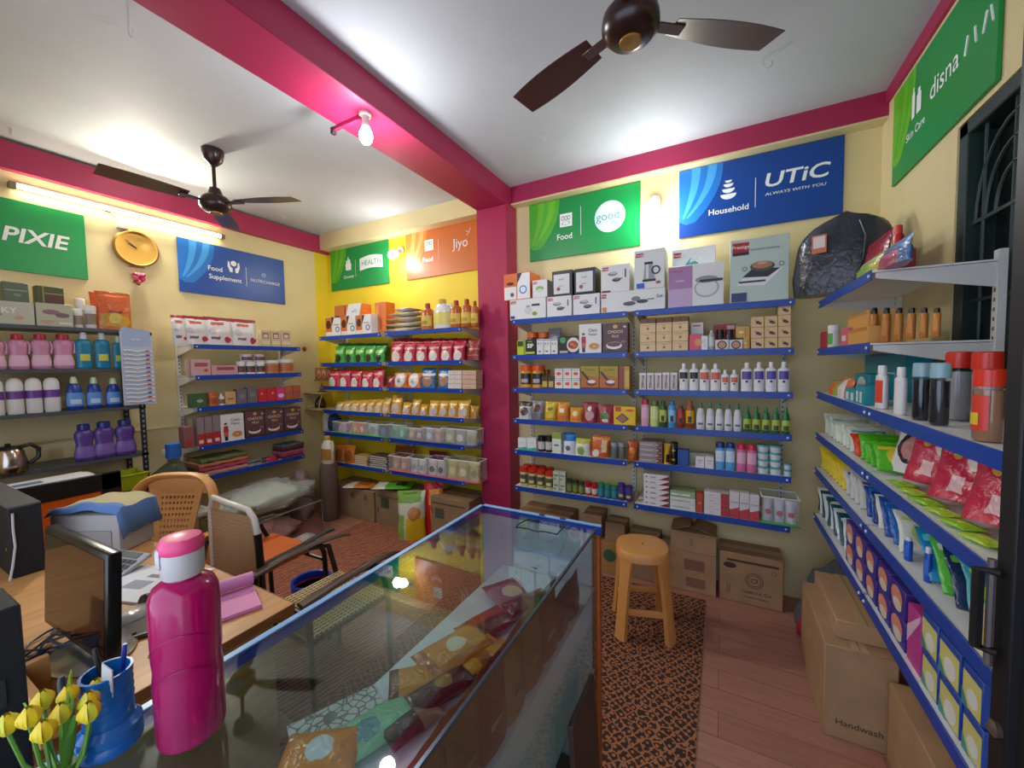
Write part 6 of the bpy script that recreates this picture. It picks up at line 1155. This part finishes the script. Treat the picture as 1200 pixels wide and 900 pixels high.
LZ = .246
b = MB(); b.lathe([(.0245, LZ), (.026, LZ+.003), (.0265, LZ+.034), (.025, LZ+.040)], M('#b9b4b2', .4), 32); b.box(-.010, .010, -.030, -.022, LZ+.016, LZ+.046, M('#c4bfbd', .4), .004, Matrix.Rotation(-.3, 4, 'Z')); lid = b.build('lid_base', t)
b = MB(); b.lathe([(.0255, LZ+.036), (.0275, LZ+.039), (.0275, LZ+.050), (.024, LZ+.057), (.010, LZ+.060), (.001, LZ+.0605)], M('#e0457c', .35), 32); b.build('lid_top', lid)
t = thing('pen_holder', 'blue ribbed plastic pen holder beside the tulips', 'pen holder', (-.785, .202, CZ+.0005))
BP = M('#1466b4', .22)
b = MB(); pr = [(.040, 0), (.043, .004), (.043, .014), (.040, .018), (.043, .024), (.043, .034), (.039, .038), (.034, .044)]
z = .044
for k in range(6): pr += [(.033, z), (.0345, z+.006), (.033, z+.012)]; z += .0125
pr += [(.035, z), (.035, z+.004), (.031, z+.004), (.030, .05), (.001, .048)]; b.lathe([(r_*.82, z_*.92) for r_, z_ in pr], BP, 28); b.build('cup', t)
for k, (dx, dy, c, hh, nm) in enumerate([(-.010, .005, '#16181c', .155, 'black pen standing in the blue holder'), (.012, -.006, '#d0d2d0', .15, 'folded white paper slip in the blue holder'), (.0, .012, '#20308c', .15, 'dark blue pen standing in the blue holder')]):
    if k == 1:
        b = MB(); b.prism([(-.012, 0), (.012, 0), (.014, .10), (-.004, .11)], -.001, .001, M(c, .5)); o = b.build('paper_slip'); o.rotation_euler = (.1, .15, .4)
    else: b = MB(); b.tube([(0, 0, 0), (0, 0, .012), (0, 0, .10), (0, 0, .115)], [.0015, .004, .004, .003], M(c, .3), 8); o = b.build('pen'); o.rotation_euler = (.1*(1-k), -.12+.1*k, 0)
    o.location = (-.785+dx*.8, .202+dy*.8, CZ+.047); o.scale = (.85, .85, .85); tag(o, nm, 'paper' if k == 1 else 'pen')
b = MB(); b.tube([(0, 0, 0), (0, 0, .02), (0, 0, .13), (0, 0, .14)], [.002, .006, .006, .004], M('#3a3c44', .35), 10); o = b.build('marker_pen'); o.location = (-.825, .168, CZ+.0008); o.scale = (.8, .8, .8); o.rotation_euler = (0, -.05, 0); tag(o, 'dark grey marker standing behind the tulips', 'pen')
t = thing('tulip_bouquet', 'bunch of artificial yellow tulips with green leaves', 'flowers', (-.762, .150, CZ+.0005))
random.seed(11)
b = MB(); b.lathe([(.012, 0), (.014, .01), (.013, .03), (.001, .031)], P('#5c8c34', .5), 14); b.build('stem_tie', t)
for k in range(9):
    a = k*2.4; r = .012*math.sqrt(k+.5); top = Vector((r*1.5*math.cos(a), r*1.3*math.sin(a), .085+.022*random.random()))
    b = MB(); b.tube([(r*.3*math.cos(a), r*.3*math.sin(a), .01), (r*math.cos(a), r*math.sin(a), .05), tuple(top)], .0022, P('#5c8c34', .5), 6); st = b.build('stem', t)
    b = MB()
    for q in range(6):
        T = Matrix.Translation(top) @ Matrix.Rotation(q*PI/3, 4, 'Z'); rr = .0095 if q % 2 else .0080
        vs = []; fs = []
        for j in range(6):
            v = j/5; wd = .0075*math.sin(PI*min(.98, v*.85+.12))
            for i in (-1, 0, 1): vs.append((rr*(math.sin(PI*min(1, v*.75+.15)))+(.001 if i == 0 else 0), i*wd, .026*v))
        for j in range(5):
            for i in range(2): fs.append((j*3+i, j*3+i+1, (j+1)*3+i+1, (j+1)*3+i))
        b.add(vs, fs, P('#e4c822' if (k+q) % 4 else '#d4d03c', .45), T)
    b.build('bloom', st)
for k in range(14):
    a = k*2.1+.3; b = MB(); vs = []; fs = []; l = .09+.04*random.random(); r0 = .006; out = .014+.012*random.random()
    for j in range(7):
        v = j/6; w_ = .007*math.sin(PI*(v*.9+.08)); x = r0+out*v**1.5; z = .012+l*v
        for i in (-1, 0, 1): vs.append((x-(.002 if i else 0), i*w_, z))
    for j in range(6):
        for i in range(2): fs.append((j*3+i, j*3+i+1, (j+1)*3+i+1, (j+1)*3+i))
    b.add(vs, fs, P(['#5c9434', '#a8b83c', '#7ca83c'][k % 3], .5), Matrix.Rotation(a, 4, 'Z')); b.build('leaf', t)
# ------------------------------------------------------------------ desk and what stands on it
DW = M('#c08c54', .4, 'wood'); DE = M('#8a5024', .45, 'wood')
t = thing('desk', 'light wood office desk with drawer compartments beside the counter', 'desk', (0, 0, 0))
b = MB(); b.box(-2.56, -1.195, -.35, .735, .722, .75, DW, .002); b.build('desk_top', t)
b = MB(); b.box(-1.199, -1.193, -.35, .735, .722, .7495, DE); b.box(-2.56, -1.195, .733, .7385, .722, .7495, DE); b.build('edge_band', t)
b = MB(); b.box(-1.27, -1.25, -.35, .70, 0, .722, DW); b.build('side_panel', t)
b = MB(); b.box(-2.54, -2.52, -.35, .40, 0, .722, DW); b.build('side_panel', t)
b = MB(); b.box(-2.01, -1.27, .66, .68, .25, .722, DW); b.build('back_panel', t)
# raised partition boxes near the picture's left edge
t = thing('desk_organizer', 'open wooden partition box with orange inside, desk near edge', 'organizer', (0, 0, .7505))
b = MB(); b.box(-1.40, -1.18, .205, .222, 0, .085, DW, .001); b.box(-1.40, -1.383, .222, .265, 0, .085, DW, .001); b.box(-1.66, -1.40, .205, .222, 0, .085, DW, .001); b.build('divider_boards', t)
b = MB(); b.box(-1.640, -1.402, .223, .26, 0, .006, M('#d07028', .5)); b.box(-1.405, -1.4005, .223, .26, 0, .08, M('#d07028', .5)); b.build('orange_lining', t)
def mon(label, px, py): pass
# monitor seen from the side: screen faces the shopkeeper's chair
t = thing('computer_monitor', 'slim black monitor on oval silver stand on the desk', 'monitor', (-1.47, .355, .7505), 0)
p1, p2 = Vector((-1.62, .345)), Vector((-1.385, .385))
ang = math.atan2(.30, -.42)
T = Matrix.Translation((.0, -.02, .045)) @ Matrix.Rotation(math.radians(2), 4, 'Z') @ Matrix.Rotation(math.radians(-3), 4, 'X')
b = MB(); b.box(-.20, .20, -.014, .014, 0, .27, M('#141210', .25), .006, T); b.build('casing', t)
b = MB(); b.box(-.185, .185, -.0150, -.0142, .02, .255, M('#1a1412', .06), 0, T); b.build('screen', t)
b = MB(); b.tube([(0, .02, 0), (0, .02, .12)], .018, BLACK, 10); b.build('neck', t)
b = MB(); b.lathe([(.115, 0), (.118, .006), (.10, .014), (.02, .020), (.001, .02)], M('#a4a6a8', .2, metal=.9), 36, 1, .72); b.build('stand_base', t)
t = thing('computer_tower', 'black computer tower at the picture\'s left edge', 'computer', (-2.39, .44, .7505))
b = MB(); b.box(-.40, .14, -.08, .0, 0, .255, M('#08080a', .75), .004); b.build('case', t)
b = MB(); b.box(-.399, .139, -.079, -.001, .2555, .262, M('#4c4d4c', .4)); b.build('top_cover', t)
b = MB(); b.disc(.09, .10, .006, -.082, -.0805, M('#8a6a3c', .3)); b.build('power_button', t)
b = MB(); b.tube([(.147, -.07, .24), (.150, -.072, .18), (.148, -.07, .12), (.152, -.08, .05), (.16, -.09, .004)], .0035, M('#b4b4b0', .4), 6); tag(b.build('white_cable', loc=(-2.39, .44, .7505)), 'thin pale cable hanging down the tower\'s right edge', 'cable')
t = thing('printer', 'grey printer under a blue and cream cloth', 'printer', (-2.30, .625, .7505), .5)
b = MB(); b.box(-.15, .13, -.08, .08, 0, .165, M('#a8a6a2', .5), .012); b.build('printer_body', t)
b = MB(); b.box(-.10, .10, -.0825, -.0795, .03, .10, M('#97958f', .5), .004); b.build('paper_door', t)
b = MB(); vs = []; fs = []
for j in range(9):
    for i in range(15):
        x = -.155+.31*i/14; y = -.090+.18*j/8; z = .178+.03*math.sin(PI*min(1, max(0, (x+.17)/.36)))+.004*math.sin(j*1.3+i)
        if x > .132: z -= (x-.132)*4.5
        if j == 0: z -= .022
        vs.append((x, y, z))
for j in range(8):
    for i in range(14): fs.append((j*15+i, j*15+i+1, (j+1)*15+i+1, (j+1)*15+i))
mm = [M('#5c80b4', .8) if k//14 in (0, 1) or k % 14 > 12 else M('#b8ac84', .8) for k in range(len(fs))]
b.add(vs, fs, mm); o = b.build('dust_cloth'); md = o.modifiers.new('thick', 'SOLIDIFY'); md.thickness = .003; o.location = (-2.30, .625, .7505); o.rotation_euler = (0, 0, .5); tag(o, 'blue and cream cloth draped over the grey printer', 'cloth')
t = thing('orange_panel_frame', 'black frame around an orange panel behind the printer', 'panel', (-2.96, .70, .53), PI/2)
b = MB()
for x0, x1, z0, z1 in ((-.28, .17, .32, .41), (-.28, .17, .0, .04), (.09, .17, 0, .41), (-.28, -.24, 0, .41)): b.box(x0, x1, -.015, .015, z0, z1, BLACK, .003)
b.build('black_frame', t)
b = MB(); b.box(-.24, .09, -.006, .006, .04, .32, M('#dd6414', .45)); b.build('orange_panel', t)
b = MB()
for x in (-.25, .14): b.tube([(x, 0, 0), (x, 0, -.55)], .012, BLACK, 8)
b.build('support_legs', t)
t = thing('calculator', 'silver grey desk calculator with grey keys on papers', 'calculator', tuple(at(140, 663, 2, .765)), .25)
TC = Matrix.Rotation(.35, 4, 'X')
b = MB(); b.box(-.085, .085, -.05, .06, 0, .014, M('#a8aaac', .4), .003, TC); b.build('case', t)
b = MB(); b.box(-.075, .055, .028, .052, .0142, .017, M('#70756f', .2), 0, TC); b.build('display', t)
for i in range(6):
    for j in range(3): b = MB(); b.box(-.074+i*.025, -.054+i*.025, -.044+j*.023, -.027+j*.023, .014, .018, M('#d4d4d0' if i < 3 else '#4c4c50', .5), .001, TC); b.build('key', t)
t = thing('papers', 'loose white printed sheets under the calculator', 'papers', (-1.80, .555, .7505), .35)
b = MB()
for k in range(6): b.box(-.15+.012*k, .15+.012*k, -.10, .10, .0012*k, .0012*k+.001, M('#cdd2d6', .5), 0, Matrix.Rotation(.08*math.sin(k*2), 4, 'Z'))
b.box(-.02, .06, -.04, .01, .0073, .0076, M('#8c90a0', .6)); b.box(.0, .08, .03, .05, .0073, .0076, M('#6c7080', .6)); b.build('sheets', t)
t = thing('tablet', 'dark grey tablet lying behind the magenta bottle', 'tablet', (-1.48, .50, .7505), 1.2)
b = MB(); b.box(-.13, .13, -.08, .08, 0, .012, M('#5c6468', .35), .004); b.build('case', t); b = MB(); b.box(-.12, .12, -.07, .07, .0121, .0126, M('#42484c', .15)); b.build('screen', t)
rag('plastic_bag', 'small crumpled clear bag on desk between monitor and tablet', 'bag', (-1.56, .46, .7505), .05, .06, .03, FILM, 22)
b = MB(); b.lathe([(.03, 0), (.034, .008), (.026, .022), (.008, .030), (.001, .031)], BLACK, 20, 1, .62); o = b.build('computer_mouse', loc=(-1.62, .52, .7505)); tag(o, 'black computer mouse beside the papers on desk', 'mouse')
b = MB(); b.box(-.012, .012, -.006, .006, 0, .008, M('#241c18', .4), .003); tag(b.build('memory_stick', loc=tuple(at(158, 735, 2, .7505)), sharp=30), 'tiny black memory stick on bare desk wood', 'usb stick')
random.seed(5)
for k, (p0, c, lab) in enumerate([((-1.62, .30), '#14161c', 'black cable looping left of the monitor'), ((-1.60, .26), '#1c2c54', 'dark blue cable tangled left of the monitor'), ((-1.47, .47), '#18181a', 'black cable trailing beside the tablet')]):
    pts = []; x, y = p0
    for i in range(18): pts.append((x+.12*math.sin(i*.5+k)*(.3+i/18)-(.0 if k < 2 else .0), y+.05*math.sin(i*.9+k*2)+.006*i, .7545+.006*(1+math.sin(i*1.1+k)))); 
    b = MB(); b.tube(pts, .0032, M(c, .4), 6); tag(b.build('cable'), lab, 'cable')
b = MB(); b.box(-.035, .035, -.02, .02, 0, .012, M('#2448a0', .35), .004); o = b.build('cable_adapter', loc=(-1.52, .27, .7505)); o.rotation_euler = (0, 0, .5); tag(o, 'blue plug adapter among cables by the monitor', 'adapter')
PKM = M('#d888b8', .6)
t = thing('notepad', 'pink notepad with its front pages curled over on desk', 'notepad', (-1.375, .650, .7505), 1.22)
b = MB(); b.box(-.062, .062, -.10, .055, 0, .012, PKM, .001); b.box(-.063, .063, -.101, .05, 0, .002, M('#c42c6c', .6)); b.build('pages', t)
b = MB(); b.lathe([(.0005, 0), (.0205, 0), (.0205, .124), (.0005, .124)], PKM, 20, T=Matrix.Translation((-.062, .058, .034)) @ Matrix.Rotation(PI/2, 4, 'Y')); b.build('curled_pages', t)
# ------------------------------------------------------------------ moulded plastic armchair
PC = M('#d8a060', .4)
t = thing('plastic_armchair', 'peach moulded plastic armchair behind the desk', 'chair', (-2.50, .735, 0), math.radians(31))
# local: front of chair faces -Y, back at +Y
b = MB(); b.box(-.20, .20, -.20, .19, .41, .435, PC, .010); b.build('seat', t)
N_, H_ = 15, 14; 
def bp(u, v, off=0.0):
    hw = .165+.060*math.sin(min(1, v*1.15)*PI*.5); x = u*hw
    return (x, .20+.10*v-.07*(1-abs(u)**2)*0+.055*(1-u*u)*1.0-.055+off, .44+.46*v-(.055*abs(u)**3 if v > .9 else 0)*0)
def outline(s_): return
# splat (perforated centre)
vs = []; fs = []; nx, nz = 26, 30
b = MB()
def surf(u, v, th): # u -1..1, v 0..1
    y = .205+.11*v+.05*(1-u*u)*.6
    return y+th
top = lambda u: .435+.485*(1-.10*abs(u)**3)
for (ua, ub) in ((-.62, .62),):
    g = []
    for th in (0, .008):
        for j in range(nz+1):
            v = j/nz; wsc = .66+.34*v**1.5
            for i in range(nx+1):
                u = (ua+(ub-ua)*i/nx)*(wsc if v < .85 else wsc); x = u*.235*1.02; vs.append((x, surf(u, v, th), .435+.485*.93*v))
    K = (nx+1)*(nz+1)
    for j in range(nz):
        for i in range(nx):
            hole = (i % 2 == 1 and j % 2 == 1 and 3 < i < nx-3 and 5 < j < nz-3)
            q = (j*(nx+1)+i, j*(nx+1)+i+1, (j+1)*(nx+1)+i+1, (j+1)*(nx+1)+i)
            if not hole: fs += [q, tuple(K+k for k in reversed(q))]
            else:
                for a_, b__ in zip(q, q[1:]+q[:1]): fs.append((b__, a_, K+a_, K+b__))
    for j in range(nz):
        a_ = j*(nx+1); fs.append((a_, a_+nx+1, K+a_+nx+1, K+a_)); a_ += nx; fs.append((a_+nx+1, a_, K+a_, K+a_+nx+1))
    b.add(vs, fs, PC)
b.build('perforated_splat', t)
# outer hoop of the back
b = MB(); pts = []; rad_ = []
for k in range(25):
    a = PI*k/24; u = math.cos(a); v = math.sin(a)**.45 if 0 < k < 24 else 0; x = .235*math.copysign(abs(u)**.55, u); pts.append((x, surf(x/.235, v*.97, .004), .43+.475*v)); rad_.append(.026+.016*math.sin(a))
b.tube(pts, rad_, PC, 10, flat=.45); b.build('back_hoop', t)
b = MB(); b.box(-.16, .16, surf(0, .93, -.012), surf(0, .93, .022), .80, .905, PC, .012); b.build('top_rail', t)
for s_ in (-1, 1):
    b = MB(); b.tube([(s_*.235, .22, .62), (s_*.262, .10, .645), (s_*.27, -.08, .645), (s_*.262, -.19, .62), (s_*.245, -.205, .56), (s_*.225, -.20, .43)], [.022, .026, .028, .026, .022, .020], PC, 10, flat=.5); b.build('armrest', t)
    for y, y2 in ((-.19, -.235), (.19, .26)): b = MB(); b.tube([(s_*.205, y, .43), (s_*.225, (y+y2)/2, .22), (s_*.24, y2, 0)], [.03, .025, .020], PC, 8); b.build('leg', t)
# ------------------------------------------------------------------ visitor chairs
BM = M('#181412', .35); ORG = M('#c8601e', .45, 'wood'); MESH = M('#a8845a', .7)
t = thing('visitor_chair', 'metal armed chair with tan mesh back and orange seat', 'chair', (-2.13, 1.20, 0), .03)
b = MB(); b.prism([(-.25, -.17), (.13, -.17), (.15, .15), (.04, .20), (-.25, .20)], 0, .018, ORG, Matrix.Translation((0, 0, .50)) @ Matrix.Rotation(PI/2, 4, 'X') @ Matrix.Scale(-1, 4, (0, 1, 0)) @ Matrix.Scale(1, 4, (0, 0, 1))); b.build('seat', t)
b = MB(); b.box(-.145, .225, -.205, -.195, .46, .80, MESH); 
for k in range(18): b.box(-.145, .225, -.207, -.193, .465+k*.0185, .473+k*.0185, M('#b08c64', .7))
b.build('mesh_back', t)
b = MB(); b.tube([(-.15, -.20, .50), (-.15, -.20, .80), (-.12, -.20, .855), (.0, -.20, .845), (.17, -.20, .835), (.215, -.20, .80), (.235, -.20, .73)], .014, M('#c9c2b4', .3), 10); b.build('chrome_top_rail', t)
b = MB(); b.tube([(.235, -.20, .73), (.245, -.20, .60), (.25, -.20, .30), (.25, -.20, 0)], .017, BM, 10); b.build('leg', t)
b = MB(); b.tube([(-.15, -.20, .50), (-.15, -.20, 0)], .017, BM, 10); b.build('leg', t)
for s_ in (-1, 1):
    b = MB(); b.tube([(s_*.25, -.19, .585), (s_*.255, 0, .595), (s_*.255, .12, .61), (s_*.255, .19, .605)], [.014, .016, .018, .012], BM, 10, flat=.6); b.build('armrest', t)
    b = MB(); b.tube([(s_*.25, .02, .59), (s_*.25, .10, .57), (s_*.25, .13, .50), (s_*.25, .14, .30), (s_*.25, .15, 0)], .013, BM, 8); b.build('leg', t)
b = MB(); b.tube([(-.25, -.19, .47), (.25, -.19, .47)], .01, BM, 8); b.tube([(-.25, .12, .47), (.25, .12, .47)], .01, BM, 8); b.build('cross_bars', t)
CANE = M('#c8b488', .7)
t = thing('cane_chair', 'low chair with woven cane seat and brown arms by counter', 'chair', (-1.605, 1.14, 0), -.06)
b = MB(); b.box(-.19, .19, -.20, .20, .400, .412, CANE)
for k in range(19): b.box(-.19+k*.02, -.182+k*.02, -.20, .20, .412, .418, M('#dcc898', .7))
for k in range(20): b.box(-.19, .19, -.20+k*.02, -.196+k*.02, .4122, .4165, M('#6c5430', .8))
b.build('cane_seat', t)
b = MB(); b.tube([(-.19, -.20, .402), (.19, -.20, .402), (.19, .20, .402), (-.19, .20, .402), (-.19, -.20, .402)], .012, BM, 8); b.build('seat_rim', t)
for s_ in (-1, 1):
    b = MB(); b.tube([(s_*.20, -.23, .58), (s_*.205, -.08, .60), (s_*.205, .10, .61), (s_*.20, .22, .60), (s_*.195, .27, .585)], [.026, .024, .022, .018, .010], M('#4a3426', .35, 'wood'), 10, flat=.5)
    b.build('armrest', t)
    b = MB(); b.tube([(s_*.20, -.20, .575), (s_*.20, -.19, 0)], .013, BM, 8); b.build('leg', t)
    b = MB(); b.tube([(s_*.20, .05, .60), (s_*.20, .15, .57), (s_*.20, .19, .40), (s_*.20, .19, 0)], .013, BM, 8); b.build('leg', t)
b = MB(); b.tube([(-.20, -.20, .52), (.20, -.20, .52)], .010, BM, 8); b.box(-.19, .19, -.205, -.195, .43, .52, MESH); b.build('low_backrest', t)
t = thing('waste_bin', 'red bin with a blue rim on the floor between chairs', 'bin', (-2.20, 1.47, .0065))
b = MB(); b.lathe([(.085, 0), (.10, .16), (.094, .16), (.08, .006), (.001, .006)], M('#b02428', .4), 24); b.build('bin_body', t)
b = MB(); b.lathe([(.101, .15), (.112, .155), (.114, .20), (.106, .205), (.098, .20), (.096, .15)], M('#1c40b0', .35), 24); b.build('blue_rim', t)
# ------------------------------------------------------------------ back pack at the right end of the top shelves
t = thing('backpack', 'dark grey backpack wrapped in plastic on the top shelves corner', 'backpack', (.50, 2.60, 1.832), -.35)
b = MB(); vs = []; fs = []; nu, nv = 14, 18
def bag(u, v, side):
    wv = .185*(.88+.12*min(1, v*4))*max(0.02, 1-(max(0, v-.62)/.38)**2.6)**.5; x = u*wv; d = .085*(1-abs(u)**3)**.5*(math.sin(PI*min(.985, .25+.74*v)))**.5
    nn = noise.noise(Vector((u*2, v*3, side*2))); return (x+.05*v, side*d*(1+.15*nn)-(.02 if side < 0 else 0), .40*v*(1-.06*abs(u)**2))
for side in (-1, 1):
    for j in range(nv+1):
        for i in range(nu+1): vs.append(bag(-1+2*i/nu, j/nv, side))
K = (nu+1)*(nv+1)
for side in (0, 1):
    for j in range(nv):
        for i in range(nu): q = (j*(nu+1)+i, j*(nu+1)+i+1, (j+1)*(nu+1)+i+1, (j+1)*(nu+1)+i); fs.append(tuple(side*K+k for k in (q if side == 0 else q[::-1])))
for j in range(nv): a = j*(nu+1); fs.append((a, a+nu+1, K+a+nu+1, K+a)); a += nu; fs.append((a+nu+1, a, K+a, K+a+nu+1))
for i in range(nu): fs.append((i+1, i, K+i, K+i+1)); a = nv*(nu+1)+i; fs.append((a, a+1, K+a+1, K+a))
b.add(vs, fs, M('#33363f', .22, 'crinkle')); b.build('bag_body', t)
b = MB(); b.box(-.07, -.01, -.1165, -.1145, .20, .29, M('#c86a44', .5)); b.box(-.064, -.016, -.1172, -.1166, .225, .282, M('#d8cfc8', .5)); b.build('price_tag', t)
b = MB(); b.tube([(.10, -.10, .05), (.13, -.105, .15), (.135, -.10, .25), (.11, -.08, .33)], .010, M('#3a3d48', .15), 8, flat=.5); b.build('strap', t)
# ------------------------------------------------------------------ gate leaf and door post
IRON = M('#0e1012', .6)
t = thing('gate_leaf', 'dark iron gate leaf with bolt, opened along right wall', 'gate', (.425, .985, 0))
LG = .80
b = MB(); b.box(-.0, .035, -.045, 0, .02, 2.30, M('#141518', .5), .003); b.build('stile', t)
b = MB(); b.box(-.0, .035, -LG, -LG+.04, .02, 2.30, IRON, .003); b.build('stile', t)
b = MB(); b.box(.0, .035, -LG+.04, -.045, .02, .06, IRON); b.box(0, .035, -LG+.04, -.045, 2.26, 2.30, IRON); b.box(0, .035, -LG+.04, -.045, 1.86, 1.90, IRON); b.build('cross_rails', t)
b = MB(); b.box(.014, .020, -LG+.04, -.045, .06, 1.86, M('#090a0b', .7)); b.build('sheet_panel', t)
b = MB()
for k in range(5): b.tube([(.018, -.10-k*.14, 1.90), (.018, -.10-k*.14, 2.26)], .006, IRON, 6)
b.build('top_bars', t)
b = MB(); b.tube([(-.004, -.02, 1.13), (-.026, -.012, 1.13), (-.026, -.012, .99), (-.004, -.02, .99)], .008, M('#1e1c1c', .3), 8); b.tube([(-.010, -.012, 1.15), (-.010, -.012, .96)], .006, M('#5a5450', .3), 8); b.build('bolt_handle', t)
b = MB(); b.lathe([(.012, 0), (.014, .008), (.006, .014), (.001, .015)], M('#54483a', .4), 14, T=Matrix.Translation((0, -.03, .86)) @ Matrix.Rotation(-PI/2, 4, 'Y')); b.build('knob', t)
t = thing('door_post', 'black iron gate post at the picture\'s left edge', 'post', (-.955, .15, 0))
b = MB(); b.box(-.05, .052, -.06, .0, 0, 1.16, M('#08090a', .7), .003); b.build('post_body', t)
b = MB(); b.box(.048, .054, -.05, -.02, 1.02, 1.06, M('#2c2824', .4)); b.build('latch_plate', t)
